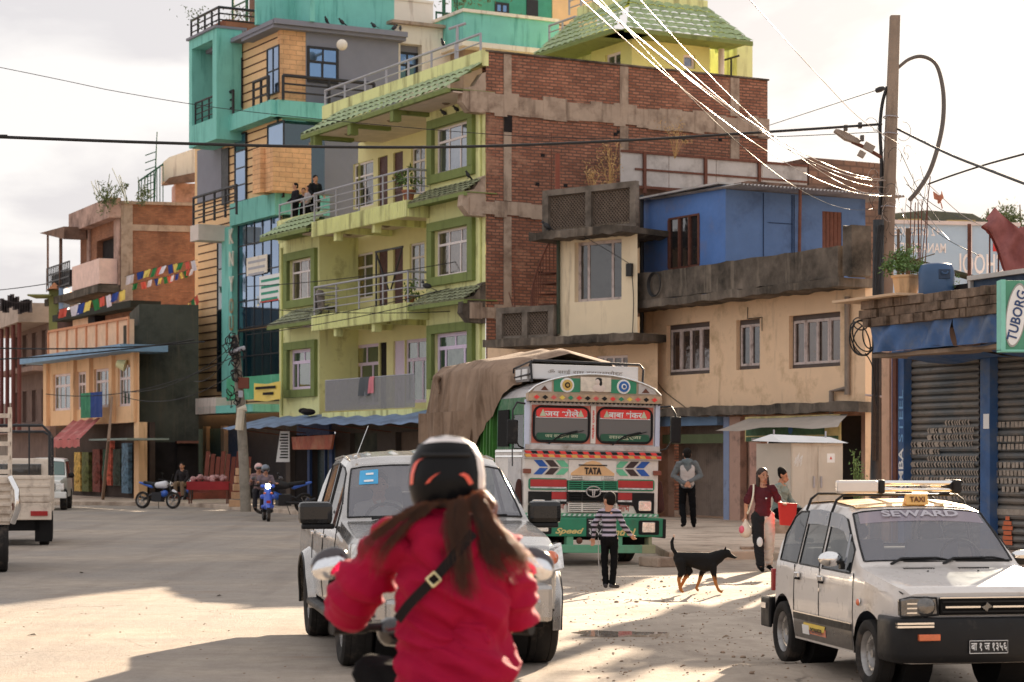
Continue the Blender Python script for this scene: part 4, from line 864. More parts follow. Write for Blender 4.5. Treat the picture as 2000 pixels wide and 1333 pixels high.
# blue sheet-metal hut on the roof
ht=thing('rooftop_hut','blue sheet metal hut with a corrugated roof standing on the beige building','hut',BG.pt(UB/2,-1,6))
a,c=ub(1417,-.1),ub(1255,-.1);wl=(ub(1366,-.1),ub(1306,-.1),zb(1336,524,-.1),zb(1336,422,-.1))
hz=zb(1300,384,-.1)
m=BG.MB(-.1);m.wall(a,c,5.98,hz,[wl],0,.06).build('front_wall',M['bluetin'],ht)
m=BG.MB(-.14);m.box(wl[0],wl[1],0,.06,wl[2],wl[2]+.05).box(wl[0],wl[1],0,.06,wl[3]-.05,wl[3])
for k in(0,.31,.65,1):x=lerp(wl[0]+.02,wl[1]-.02,k);m.box(x-.04,x+.04,.0,.07,wl[2]+.05,wl[3]-.05)
o=m.build('window',M['rust'],ht);BG.MB(-.15).box(wl[0],wl[1],0,.02,wl[2],wl[3]).build('pane',M['panedark'],o)
HR=Fac(1417,BG.dep(a,-.1),e=(.8757,.4828));uR=HR.u(1690)
w2=(HR.u(1606),HR.u(1644),HR.z(1625,486),HR.z(1625,414))
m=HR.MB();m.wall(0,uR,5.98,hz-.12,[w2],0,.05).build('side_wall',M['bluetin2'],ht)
m=HR.MB(-.04);n=5
for k in range(n):m.box(lerp(w2[0],w2[1],k/n)+.01,lerp(w2[0],w2[1],(k+1)/n)-.01,0,.03,w2[2],w2[3])
m.build('shutter',mat('brown_wood',srgb(104,66,54),.8,.2,6,.3),ht)
m=HR.MB(.01)
for x in(1490,1546,1550):m.box(HR.u(x),HR.u(x)+.02,0,.012,6,hz-.15)
m.box(HR.u(1500),HR.u(1548),0,.01,hz-.95,hz-.93);m.build('seams',mat('dark_blue_seam',srgb(30,48,80),.7),ht)
HR.MB(.9).cyl((HR.u(1560,.9),0,6),(HR.u(1563,.9),0,hz-.1),.045,n=8).build('roof_post',M['rust'],ht)
m=HR.MB();
corrug(HR,-.2,uR+.6,hz-.02,hz-.1,-3.5,1.0,M['zinc'],ht,'roof',.12,.028);
BG.MB(-.1).box(a-.1,c+.1,-.2,.3,hz,hz+.05).build('roof_edge',M['zinc'],ht)
BG.MB(-.1).box(a-.2,c+2.4,-4,-.6,hz-.05,hz+.12).build('rear_slab',M['brown'],ht)
# dark corner block and pillar at the right end of the hut
rough_slab(BG,-.6,-.25,.3,.88,5.98,7.2,3,.03,M['concdark'],bb,'corner_pillar')
# coil of cable on the parapet and satellite bits
cl=thing('cable_coil','coiled black cable hung on the left end of the blackened parapet','cable',BG.pt(ub(1278,.95),.95,6.2));m=BG.MB(.96)
cu,cz=ub(1280,.95),zb(1280,556,.95)
for k in range(4):m.tube([(cu+(.27+.02*k)*math.cos(t/16*6.283+k),.015*k,cz+(.3+.012*k)*math.sin(t/16*6.283+k))for t in range(17)],.014,5)
m.build('loop',M['cable'],cl)
# grey sheet screen on the roof behind + brown block
SF=Fac(1210,63.5,e=(.8757,.4828))
sc_=thing('sheet_screen','long screen of grey zinc sheets on rusty posts above the blue hut','screen',SF.pt(3,0,8.6))
a,c=SF.u(1211),SF.u(1576);zt,zb_=SF.z(1211,295),SF.z(1211,362)
m=SF.MB()
for k in range(4):m.box(lerp(a,c,k/4)+.01,lerp(a,c,(k+1)/4)-.01,0,.02,zb_,zt)
m.build('sheets',M['zinc'],sc_)
m=SF.MB(.03)
for x in(1257,1376,1481):m.box(SF.u(x)-.05,SF.u(x)+.05,0,.06,zb_-.2,zt+.02)
m.box(a,c,0,.04,zt-.04,zt+.03).box(a+.5,c,0,.03,lerp(zb_,zt,.5)-.03,lerp(zb_,zt,.5)+.03).box(a+.2,c,0,.05,zb_-.05,zb_+.02);m.build('frame',M['rust'],sc_)
SF.MB(-.2).box(a+.3,c,-.6,0,7,zb_-.03).build('footing_wall',M['brown'],sc_)
bk=thing('brick_wall','rough brown rendered brick wall standing behind the wires at the end of the zinc screen','wall',SF.pt(8,0,6));SF.MB(.05).box(c+.05,SF.u(1722),-3,0,5,SF.z(1576,308)).build('masonry',brick('brown_brick',srgb(128,98,82),srgb(142,108,88),srgb(108,84,72),.5,.22,.03,samt=.8),bk)
# ================================================================ CREAM WING AGAINST THE BRICK WALL
WG=Fac(1250,58.8,to=(950,62.6));uw=lambda x,w_=0.:WG.u(x,w_);zw=lambda x,y,w_=0.:WG.z(x,y,w_)
wg=thing('house','small cream house with a lattice parapet squeezed between the brick wall and the beige building','house',(2,62,0))
a,c=uw(1245),uw(1088);wn_=(uw(1214),uw(1122),zw(1168,588),zw(1168,470))
m=WG.MB();m.wall(a,c,zw(1160,655),zw(1160,440),[wn_],0,.25);m.quad((c,0,5),(c,-4,5),(c,-4,8.3),(c,0,8.3));m.build('wall',M['creampale'],wg)
window(WG,*wn_,wg,mat('worn_white_wood',srgb(186,172,168)),M['panedark'],-.22,3,0,.09,split=[.27,.78])
m=WG.MB(-.9);m.wall(a,uw(952,-.9),0,zw(1100,655),[(uw(1226,-.9),uw(1160,-.9),3.3,4.55),(uw(1018,-.9),uw(980,-.9),3.3,4.4)],0,.2);m.build('lower_wall',M['cream'],wg)
window(WG,uw(1226,-.9),uw(1160,-.9),3.3,4.55,wg,M['white'],M['panewarm'],-1.08,4,0,.07);window(WG,uw(1018,-.9),uw(980,-.9),3.3,4.4,wg,M['rust'],M['panedark'],-1.08,2,0,.07)
zq=zw(1150,650)
rough_slab(WG,a-.3,uw(945,.5),-.9,.55,zq-.32,zq-.1,24,.02,M['concdark'],wg,'slab_edge')
z8=zw(1150,452);rough_slab(WG,a-.1,uw(1035,.75),-3,.8,z8-.22,z8+.0,20,.03,M['concdark'],wg,'roof_slab')
# sloping lattice parapet on top
def lattice(u0,u1,z0,z1,w_,par,nm='lattice_parapet'):
 b_=WG.MB(w_);b_.box(u0,u1,0,.15,z1-.17,z1).box(u0,u0+.2,0,.16,z0,z1-.17).box(u1-.22,u1,0,.16,z0,z1-.17).box((u0+u1)/2-.1,(u0+u1)/2+.1,0,.155,z0,z1-.17).box(u0,u1,.0,.12,z0-.05,z0+.1)
 b_.build(nm,mat('weathered_grey',srgb(118,108,98),.9,.2,3,.4,dirt=srgb(60,54,48),damt=.6),par)
 g_=WG.MB(w_+.04);st=.11;hh=z1-.17-z0
 k=u0-hh
 while k<u1:
  for s_ in(1,-1):
   p0,p1=(k,z0),(k+hh,z1-.17)
   if s_<0:p0,p1=(k,z1-.17),(k+hh,z0)
   t0=max(0,(u0-p0[0])/hh);t1=min(1,(u1-p0[0])/hh)
   if t0<t1:g_.cyl((lerp(p0[0],p1[0],t0),.02*(s_>0),lerp(p0[1],p1[1],t0)),(lerp(p0[0],p1[0],t1),.02*(s_>0),lerp(p0[1],p1[1],t1)),.016,n=4,cap=False)
  k+=st
 g_.build('lattice',mat('lattice_grey',srgb(112,98,86),.9,.2,5),par)
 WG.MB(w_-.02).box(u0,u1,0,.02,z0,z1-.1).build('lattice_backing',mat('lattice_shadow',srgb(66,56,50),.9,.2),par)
lattice(uw(1248),uw(1066),z8+.0,z8+1.25,0,wg);lattice(uw(1088,.1),uw(976,.1),zq-.1,zq+.82,.1,wg)
m=WG.MB(.06);m.cyl((c-.12,.02,zq),(c-.12,.02,z8-.2),.05,n=8);m.build('drain_pipe',mat('dark_green_pipe',srgb(58,66,54),.7),wg,smooth=60)
m=WG.MB(.03);m.tube(spline([(uw(1170),.7,z8-.2),(uw(1232),.05,z8-1.0),(uw(1236),.03,z8-1.2),(uw(1240),.03,z8-2),(uw(1238),.03,zq-.1)],6),.012,4).box(uw(1238),uw(1228),0,.1,z8-1.35,z8-1.0);m.build('wall_cable',M['cable'],wg)
st_=thing('spiral_staircase','rusty spiral stair rail against the brick wall beside the cream house','staircase',WG.pt(uw(1062),.2,zq));m=WG.MB(-.4);cu=uw(1086,-.4)
pts=[]
for i in range(15):t=i/14;pts.append((cu+1.6*(1-t)**.8*.55+.05,.3*math.sin(t*3),zq-.1+1.0+t*2.0*(t**.5)))
m.tube([(cu+.95,.2,zq-.1)]+pts,.03,5)
for p in pts[::1]:m.cyl((p[0],p[1],p[2]),(p[0],p[1],max(zq-.1,p[2]-1.0)),.014,n=4)
m.cyl((cu+.1,-.2,zq),(cu+.1,-.2,z8-.2),.05,n=6);m.build('rail',M['rust'],st_)
m=WG.MB(-.4)
for i in range(7):m.box(cu+.0,cu+.75,-.3-i*.05,-.1,zq+i*.3,zq+i*.3+.03)
m.build('step',M['rust'],st_)
m=WG.MB(-.2);m.cyl((uw(1000),0,zq),(uw(993),0,zq+1.75),.02,n=5).cyl((uw(1010),0,zq),(uw(985),0,zq+1.3),.015,n=5);tag(m.build('iron_rods',M['rust']),'thin rusty iron rods leaning at the corner of the brick wall','rod')
t_=thing('vent_pipe','short red-brown chimney pipe rising behind the lattice parapet','pipe',WG.pt(uw(1089),-.5,z8+.5));m=WG.MB(-.6);m.cyl((uw(1089,-.6),0,z8),(uw(1089,-.6),0,z8+2.4),.07,n=8);m.build('pipe',mat('redbrown_pipe',srgb(128,70,54),.8),t_);WG.MB(-.6).cyl((uw(1077,-.6),0,z8),(uw(1077,-.6),0,z8+3),.015,n=4).build('rod',M['rust'],t_)
bird(WG.pt(uw(1068,.7),.7,z8+.0),.42,2.0,'dark pigeon on the edge of the cream house roof slab')
rng=random.Random(21)
for x,y,s_,lb,mm in((1192,352,.5,'tall dry yellow bush growing behind the lattice parapet','leafdry'),(1160,368,.3,'small dry grass tuft beside the yellow bush','leafdry'),(1318,284,.3,'dry yellow weed growing on the brick wall above the zinc screen','leafdry')):
 m=MB();p=P(x,y,62.2)
 for _ in range(16 if s_>.4 else 10):q=p+V((rng.gauss(0,.22),rng.gauss(0,.2),rng.uniform(.1,1.6)*s_*1.3));m.tube([p-V((0,0,.4)),p.lerp(q,.5)+V((rng.gauss(0,.05),0,0)),q],.008,3);leafy(m,q,(.16,.16,.2),16,.035,rng)
 tag(m.build('dry_bush',M[mm]),lb,'bush')
# ================================================================ RIGHT-HAND SHOP
SH=Fac(1700,36,vp=-700);us=lambda x,w_=0.:SH.u(x,w_);zs=lambda x,y,w_=0.:SH.z(x,y,w_)
sh=thing('shop_building','shuttered shop with blue pillars, a dented blue fascia and a rough concrete roof edge','shop',(7,34,0))
UR=us(2120)
m=SH.MB(-.35);m.box(UR,us(1742,-.35),-.2,0,0,3.9);m.quad((us(1712),.1,0),(us(1712),-6,0),(us(1712),-6,3.8),(us(1712),.1,3.8));m.build('wall',mat('shop_pillar_pink',srgb(168,132,112)),sh)
m=SH.MB(-.4);m.box(us(1745,-.28),us(1722,-.28),-.1,.12,0,3.6);m.build('side_pillar',mat('pinkish_side',srgb(190,152,126),.9,.1,2,.3,dirt=srgb(110,90,80),damt=.4),sh)
def shutter(x0,x1,z0,z1,w_,lb=None):
 b_=SH.MB(w_);a_,c_=us(x1,w_),us(x0,w_);n=34;pts=[]
 rows=26
 for i in range(rows):
  zz=lerp(z0,z1,i/rows);dz=(z1-z0)/rows;prof=[(0,0),(.035,.12),(.05,.4),(.035,.72),(.0,.86),(-.015,.93),(0,1)]
  for(w0,t0),(w1,t1)in zip(prof,prof[1:]):b_.quad((a_,w0,zz+dz*t0),(c_,w0,zz+dz*t0),(c_,w1,zz+dz*t1),(a_,w1,zz+dz*t1))
 return b_.build('roller_shutter',shm,sh,weld=True,smooth=40)
def shutter_mat():
 m_,nt,bs=newmat('old_roller_shutter');base=mixc(nt,ramp(nt,noise(nt,.9,7,.65),.38,.62),srgb(94,100,104),srgb(134,126,118))
 base=mixc(nt,ramp(nt,noise(nt,3.5,6),.6,.75),base,srgb(74,80,80));nt.links.new(base,bs.inputs['Base Color']);bs.inputs['Metallic'].default_value=.25;bs.inputs['Roughness'].default_value=.6;bumpit(nt,bs,noise(nt,20),.2,.01);return m_
shm=shutter_mat()
shutter(1766,1916,.25,3.25,-.28);shutter(1934,2100,.25,3.25,-.28)
m=SH.MB(-.25)
for x0,x1 in((1742,1766),(1915,1934)):
 w0=-.12;m.T=SH.M@tr(0,-.25,0);m.box(us(x1,-.1),us(x0,-.1),0,.16,0,3.42).build('pillar',M['bluefascia'],sh,bevel=.01);m=SH.MB(-.25)
SH.MB(-.25).box(us(1770,-.25),us(1763,-.25),0,.2,0,3.3).build('shutter_rail',M['rust'],sh);SH.MB(-.25).box(us(1941,-.25),us(1935,-.25),0,.1,0,3.3).build('shutter_rail',mat('rail_dark_blue',srgb(20,44,84),.6),sh)
SH.MB(-.5).box(UR,us(1742,-.3),0,.85,-.0,.25).build('plinth',M['conc'],sh)
# whitewashed advertising ghost blocks painted on the slats
m=SH.MB(-.222);rng=random.Random(4);a0=us(1772,-.22)
rows=[(2.17,.55,.92),(2.05,.3,.95),(1.94,.3,.96),(1.83,.02,.95),(1.71,.0,.5),(1.60,.3,.98),(1.50,.03,.98),(1.38,.02,1),(1.26,.02,1),(1.13,.02,1),(.98,.02,1),(.62,.3,1)]
Wd=(us(1912,-.22)-a0)
for z,s0,s1 in rows:
 k=s0
 while k<s1-.02:
  wd=rng.choice((.014,.018))if k>.6 else rng.choice((.016,.022,.06,.02));sl=.035
  x=a0+Wd*k;x2=a0+Wd*min(k+wd,s1);m.quad((x,.0,z),(x2,0,z),(x2+sl,0,z+.05),(x+sl,0,z+.05));m.quad((x+sl,0,z+.05),(x2+sl,0,z+.05),(x2-.0,0,z+.085),(x-.0,0,z+.085));k+=wd+rng.choice((.016,.022,.028))
m.build('painted_advert',mat('faded_whitewash',srgb(154,142,130),.85,.2,9,.2,dirt=srgb(112,104,96),damt=.5,dscale=6),sh)
m=SH.MB(-.222);a0=us(1942,-.22);Wd=us(2095,-.22)-a0
for z,s0,s1 in((2.12,.0,.9),(1.9,.02,.5),(1.78,.05,.5),(1.5,.0,.45),(1.38,.0,.45),(1.26,.02,.45),(1.13,.1,.3)):
 k=s0
 while k<s1:x=a0+Wd*k;x2=x+Wd*.04;m.quad((x,0,z),(x2,0,z),(x2,0,z+.085),(x,0,z+.085));k+=rng.choice((.05,.06))
m.quad((a0,-.002,.78),(a0+Wd,-.002,.78),(a0+Wd,-.002,.87),(a0,-.002,.87))
m.build('painted_advert',mat('faded_whitewash',srgb(190,168,146)),sh)
m=SH.MB(-.221);
for i,r_ in enumerate((.05,.1,.13,.1,.12,.12)):m.box(us(1968,-.22)-r_,us(1968,-.22)+r_,0,.006,.70-i*.075,.76-i*.075)
m.build('painted_bottle',mat('faded_orange',srgb(206,104,62),.8,.1),sh)
SH.MB(-.08).box(us(1932,-.08),us(1921,-.08),0,.006,2.1,2.33).build('paper_notice',M['whitepaint'],sh)
Tsteel=lambda u_,z_:(lambda mm:mm)(Tf(SH,u_,-.087,z_)@rotm(0,-math.pi/2,0))
lettering('AMBA',.78,.14,Tsteel(us(1760,-.09),1.42),M['whitepaint'],sh,bold=.02);lettering('STEEL',.86,.13,Tsteel(us(1760,-.09),2.34),mat('pale_blue_letters',srgb(110,158,200),.7),sh)
# dented fascia with a soffit below
def fas(u0,u1,nm,seed):
 rg=random.Random(seed);b_=SH.MB();b_.grid(lambda s,t:(lerp(u0,u1,s),1.05+.05*math.sin(s*9+seed)*math.sin(t*3)+.03*math.sin(s*23+t*5),lerp(zf0,zf1+.04*math.sin(s*5+seed),t)),26,8)
 b_.grid(lambda s,t:(lerp(u0,u1,s),lerp(1.05,.0,t),zf0+.03*math.sin(s*7)-.16*t),20,3);b_.build(nm,M['bluefascia'],sh,smooth=50)
zf0,zf1=zs(1700,690,1.0),zs(1700,630,1.0)
fas(us(1862,1.05),us(1702,1.05),'fascia',1);fas(UR,us(1866,1.05),'fascia',4)
SH.MB().box(UR,us(1702,1),-.1,.98,zf0-.08,zf0-.02).build('soffit',mat('rusty_soffit',srgb(138,118,100),.8,.2,2,.3,dirt=srgb(90,78,68),damt=.5),sh)
zr0,zr1=zs(1690,640,1.15),zs(1690,588,1.15)
b_=SH.MB();rg=random.Random(8)
for row in range(3):
 k=UR-rg.uniform(0,.3)
 while k<us(1688,1.15):
  L=rg.uniform(.14,.42);zz=lerp(zr0,zr1,row/3);b_.box(k,k+L-.012,.6,1.15+rg.uniform(-.05,.05),zz+.004,zz+(zr1-zr0)/3-.004+rg.uniform(-.006,.004));k+=L
b_.box(UR,us(1690,1.1),-5,1.1,zr0+.02,zr1-.03)
b_.build('roof_edge',mat('mossy_blocks',srgb(126,106,90),.92,.35,3.5,.5,20,dirt=srgb(56,46,38),damt=.75,dscale=2.2),sh,bevel=.008)
# board on the corner, pot, barrel, box, cloth
tag(SH.MB().box(us(1800,.9),us(1672,.9),.5,1.35,zr1+.0,zr1+.04).build('plank',mat('pale_board',srgb(190,160,128),.8,.1),bevel=.004),'pale wooden board jutting out from the corner of the shop roof','board')
pt_=thing('flower_pot','large stained cream fluted flower pot with a leafy green plant on the shop roof','plant pot',SH.pt(us(1770,.8),.8,zr1+.05));T0=tr(*SH.pt(us(1770,.8),.8,zr1+.04))
sc0=34.5/F
MB(T0).lathe([(.17,0),(.215,34*sc0),(.24,35*sc0),(.245,39*sc0),(.21,39*sc0),(.2,33*sc0)],(0,0,0),(0,0,1),8).build('pot',mat('cream_pot',srgb(196,160,118),.8,.1,3,.1,streak=srgb(96,74,58),samt=.5),pt_)
m=MB(T0);rng=random.Random(6);leafy(m,(-.10,0,.54),(.21,.18,.17),900,.034,rng,clump=9);leafy(m,(.14,0,.44),(.12,.1,.10),320,.03,rng)
m.build('foliage',M['leaf'],pt_);m=MB(T0)
for k in range(9):m.tube([(rng.gauss(0,.04),0,.3),(rng.gauss(-.04,.08),0,.5),(rng.gauss(-.08,.15),0,.66)],.008,4)
m.build('stem',mat('brown_stem',srgb(96,78,52),.9),pt_)
br=thing('water_barrel','blue plastic barrel with a recessed handle on the shop roof beside the flower pot','barrel',SH.pt(us(1829,.6),.6,zr1));T1=tr(*SH.pt(us(1829,.6),.6,zr1));hb=(565-503)*34/F
MB(T1).lathe([(.0,.0),(.265,0),(.275,.04),(.275,hb*.72),(.27,hb*.8),(.24,hb*.96),(.2,hb),(0,hb)],(0,0,0),(0,0,1),28).build('drum',mat('blue_plastic',srgb(52,84,122),.45,.08,3,.03),br,smooth=35)
MB(T1).box(-.02,.16,-.285,-.262,hb*.5,hb*.8).build('handle_recess',mat('blue_plastic_dark',srgb(32,54,82),.5),br,bevel=.01)
MB(T1).tube([(.02,-.3,hb*.72),(.04,-.305,hb*.66),(.1,-.305,hb*.66),(.12,-.3,hb*.72)],.014,6).build('handle',mat('blue_plastic',srgb(52,84,122)),br,smooth=60)
bx=thing('metal_cabinet','low pale-topped dark blue metal box at the right end of the shop roof','box',SH.pt(us(1960,.5),.5,zr1));a,c=us(2090,.6),us(1897,.6)
SH.MB(.6).box(a,c-.05,-.8,0,zr1+.0,zr1+.17).build('body',mat('dark_blue_box',srgb(30,56,84),.6),bx);SH.MB(.6).box(a,c,-.85,.08,zr1+.17,zr1+.24).box(c-.06,c,-.8,.06,zr1,zr1+.17).build('lid',mat('pale_lid',srgb(176,172,168),.7),bx,bevel=.004)
bx=thing('planter_box','dark green planter box with a weed behind the blue barrel','planter',SH.pt(us(1870,.4),.4,zr1));SH.MB(.4).box(us(1892,.4),us(1862,.4),-.3,0,zr1,zr1+.17).build('box',M['dark'],bx);m=MB();leafy(m,SH.pt(us(1872,.4),.4,zr1+.22),(.06,.06,.08),40,.02,rng);m.build('weed',M['leaf'],bx)
# Reinforcing bars
rb=thing('reinforcing_bars','bundle of bare rusty reinforcing bars rising from the shop roof beside the pole','steel bars',P(1795,560,34.6))
for i,(x0,x1,y1)in enumerate(((1775,1779,395),(1783,1788,396),(1792,1793,396),(1798,1801,392),(1805,1812,388),(1797,1817,345),(1796,1793,410))):
 MB().tube([P(x0,560,34.6),P((x0+x1)/2+(-1)**i,(560+y1)/2,34.6),P(x1,y1,34.7)],.0085,5).build('bar',M['rust'],rb)
tm=thing('timber_post','pair of weathered timber posts tied upright beside the reinforcing bars','post',P(1772,560,35))
for x,y1,ww in((1755,448,.04),(1774,446,.07)):p0,p1=P(x,570,35.3),P(x,y1,35.3);MB().box(p0.x-ww/2,p0.x+ww/2,p0.y,p0.y+.05,p0.z,p1.z).build('plank',mat('weathered_timber',srgb(96,80,66),.9,.3,7,.4),tm)
MB().cyl(P(1745,500,35),P(1905,545,34.4),.05,n=8).build('pipe',mat('mossy_pipe',srgb(62,62,46),.8),rb)
for x in(1893,1933,1950):MB().cyl(P(x,560,34.3),P(x,438,34.3),.014 if x>1900 else .03,n=5).build('bar',M['rust'],rb)
# maroon cloth / tarpaulin
tp=thing('tarpaulin','faded maroon tarpaulin draped over a post at the right end of the shop roof','tarpaulin',P(1970,540,34))
m=MB();rg=random.Random(2)
def tarp(s,t):
 x=lerp(1925,2080,s);top=418+60*max(0,.16-abs(s-.12))*-6+12*math.sin(s*9);top=lerp(428,404,s/.12)if s<.12 else lerp(404,446,((s-.12)/.3)**.8)if s<.42 else 446+5*math.sin(s*8)
 bot=532 if s>.22 else lerp(452,532,(s/.22)**1.5)
 return P(x+5*math.sin(t*8),lerp(top,bot,t),34.2+.04*math.sin(s*30+t*3)+.05*math.sin(s*11-t*5)-.25*t*(1-t))
m.grid(tarp,60,26);m.build('cloth',mat('maroon_cloth',srgb(146,88,86),.9,.12,4,.2,dirt=srgb(96,48,46),damt=.5),tp,smooth=60)
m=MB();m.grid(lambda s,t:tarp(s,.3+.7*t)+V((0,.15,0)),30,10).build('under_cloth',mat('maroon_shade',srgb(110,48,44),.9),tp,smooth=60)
# hanging light-box sign
TB=thing('hanging_sign','green light box sign with a white oval beer logo at the right edge','sign',SH.pt(us(1978,1.6),1.6,3.4))
d_=29.3;p0,p1=P(1955,683,d_),P(2042,548,d_)
MB().box(p0.x+.06,p1.x,d_,d_+.25,p0.z,p1.z).build('box',mat('sign_green',srgb(66,140,112),.5,.15,3,.05,streak=srgb(140,200,180),samt=.4),TB,bevel=.008)
MB().box(p0.x,p0.x+.06,d_-.02,d_+.26,p0.z-.01,p1.z+.01).box(p0.x,p1.x,d_-.015,d_+.255,p0.z-.03,p0.z).build('frame',mat('sign_frame',srgb(112,190,172),.5),TB)
Ts=frame_on(P(1984,616,d_)+V((0,-.012,0)),(1,0,.0),(0,0,1))
m=MB(Ts@rotm(0,R(0),0));pts=[(.125*math.cos(t/28*6.283),.41*math.sin(t/28*6.283))for t in range(28)];Tsh=Ts@Matrix(((1,0,.12,0),(0,1,0,0),(0,0,1,0),(0,0,0,1)));m.T=Tsh
m.prism([(x*1.12,z*1.07)for x,z in pts],0,.006).build('logo_rim',mat('logo_grey',srgb(150,150,146),.6),TB);MB(Tsh).prism(pts,-.004,0).build('logo_oval',M['whitepaint'],TB)
lettering('TUBORG',.68,.14,Tsh@tr(.01,-.008,0)@rotm(0,-R(84),0),mat('logo_navy',srgb(40,66,112),.5),TB,shear=.2,bold=.02)
# ================================================================ SCHOOL BANNER SEEN FROM BEHIND
SC=Fac(1722,41,e=(.98,.2));sb=thing('school_sign','large pale blue school signboard seen from behind so its white lettering reads reversed','sign',P(1830,560,41))
a,c=SC.u(1723),SC.u(1990);z0,z1=SC.z(1723,590),SC.z(1723,434)
SC.MB().box(a,c,0,.03,z0,z1).build('sheet',mat('sign_pale_blue',srgb(150,178,200),.7,.05,2,.05),sb)
m=SC.MB(.03);m.box(a,c,0,.05,z1-.03,z1+.04).box(a-.04,a+.08,0,.04,z0,z1-.03)
for x in(1893,):m.box(SC.u(x)-.03,SC.u(x)+.03,0,.04,z0,z1-.03)
m.build('frame',mat('sign_frame_grey',srgb(190,182,180),.6),sb)
lw=mat('sign_letter_white',srgb(240,226,214),.7)
def rev(t_,x0,x1,y0,y1,mm=None):
 uu0,uu1=SC.u(x0),SC.u(x1);xm=(x0+x1)/2;T_=frame_on(SC.pt((uu0+uu1)/2,.034,(SC.z(xm,y0)+SC.z(xm,y1))/2),(SC.e[0],SC.e[1],0),(0,0,1));lettering(t_,uu1-uu0,SC.z(xm,y0)-SC.z(xm,y1),T_,mm or lw,sb,mirror=True,bold=.012)
rev('+2 (SCIENCE',1745,1834,444,466);rev('MANAGEMENT',1734,1846,475,494);rev('CHOOL',1864,1962,496,536)
SC.MB(.033).box(SC.u(1938),SC.u(1985),0,.01,SC.z(1960,492),SC.z(1960,455)).build('red_mark',M['red'],sb)
# far roofs and trees beyond
fr2=thing('far_roofs','dark green roofs and low houses beyond the school sign','building',P(1830,600,95));MB().prism([(P(1735,600,95).x,2),(P(1935,600,95).x,2),(P(1935,600,95).x,P(1,437,95).z),(P(1900,0,95).x,P(1,418,95).z),(P(1810,0,95).x,P(1,411,95).z),(P(1735,0,95).x,P(1,418,95).z)],95,104).build('walls',mat('far_dark',srgb(84,88,82),.9,.2),fr2)
MB().box(P(1850,0,94).x,P(1905,0,94).x,94,95,5,P(1,430,94).z).box(P(1755,0,94).x,P(1800,0,94).x,94,94.9,5,P(1,428,94).z).build('roof_line',mat('far_tan',srgb(150,134,96),.9),fr2)
for i,(x,y,s_)in enumerate(((1930,408,1.0),(1965,402,1.2),(1992,400,1.5),(2040,396,1.6))):
 t_=thing('pine_tree',['thin distant tree left of the maroon tarpaulin tip','round topped distant tree above the maroon tarpaulin','distant tree at the right edge above the tarpaulin','distant tree just past the right edge'][i],'tree',P(x,600,120),'distant trees on the right');p=P(x,y,120);m=MB()
 leafy(m,p-V((0,0,.6)),(.5*s_,.5,.75*s_),420,.12,random.Random(i));leafy(m,p-V((0,0,2.0)),(.8*s_,.5,.8),260,.14,random.Random(i+9));m.build('crown',M['leafdark'],t_);MB().tube([(p.x,p.y,0),(p.x+.1,p.y,p.z-3),(p.x,p.y,p.z)],[.2,.12,.03],6).build('trunk',mat('bark',srgb(96,76,60),.95),t_)
# ================================================================ LEFT SIDE OF THE STREET
# dark plastered house with a cut-out corner, brick house behind, peach house with a blue cornice
DW=Fac(272,88,e=(.97,.24));ud=lambda x,w_=0.:DW.u(x,w_);zd=lambda x,y,w_=0.:DW.z(x,y,w_)
dh=thing('house','dark green-grey plastered windowless house wall left of the orange cladding','house',(-14,92,0))
m=DW.MB();m.prism([(ud(270),0),(ud(388),0),(ud(388),zd(385,596)),(ud(272),zd(272,594)),(ud(272),zd(272,636)),(ud(242),zd(242,636)),(ud(242),zd(242,690)),(ud(270),zd(270,690))],-6,0).build('wall',M['darkplaster'],dh)
DW.MB(.0).box(ud(300),ud(345),0,.12,.2,2.3).box(ud(345),ud(385),0,.3,.1,2.2).build('doorway',M['dark'],dh)
DW.MB().box(ud(342),ud(384),0,.9,2.25,2.35).build('shelf_canopy',mat('brown_wood',srgb(104,66,54)),dh)
PG=Fac(272,86.5,vp=-1320);up=lambda x,w_=0.:PG.u(x,w_);zp=lambda x,y,w_=0.:PG.z(x,y,w_)
pg=thing('house','peach coloured house with white carved windows and a blue edged roof terrace','house',(-19,94,0))
pw=[(up(x1),up(x0),zp((x0+x1)/2,y1),zp((x0+x1)/2,y0))for x0,x1,y0,y1 in((104,143,730,802),(150,175,726,800),(184,219,720,796),(230,257,713,794))]
m=PG.MB();m.wall(0,up(92),3.1,zp(180,700),pw,0,.15).build('wall',M['peach'],pg)
for a,c,z0,z1 in pw:window(PG,a,c,z0,z1,pg,mat('pinkish_frame',srgb(206,188,186),.6),M['panegreen'],-.14,4 if c-a>1.4 else 3,.26,.11)
m=PG.MB()
for x in(94,147,178,222,265):PG.MB().box(up(x+3),up(x-3),0,.16,3.1,zp(180,700)).build('pilaster',M['peach'],pg)
zc=zp(180,700)
b_=PG.MB();b_.box(-.6,up(88)+.6,-1,1.0,zc-.0,zc+.28).build('cornice',mat('blue_cornice',srgb(112,146,176),.7,.15,1.5),pg)
b_=PG.MB();b_.box(1.2,up(96),-.2,.0,zc+.28,zc+1.4).build('terrace_parapet',mat('pale_peach',srgb(216,176,142),.85),pg)
b_=PG.MB(.0)
for k in range(9):x=lerp(1.2,up(96),k/8);b_.box(x,x+.12,0,.06,zc+.28,zc+1.4)
b_.box(1.2,up(96),0,.07,zc+1.4,zc+1.5).build('parapet_rail',mat('orange_trim',srgb(196,132,92),.8),pg)
b_=PG.MB(-.4);b_.box(-.2,up(92),-.2,0,0,3.1).build('shop_wall',mat('shop_dark2',srgb(66,54,48),.9,.3,1.2),pg)
PG.MB(-.3).box(-.1,.5,0,.35,0,3.1).build('pillar',M['peach'],pg)
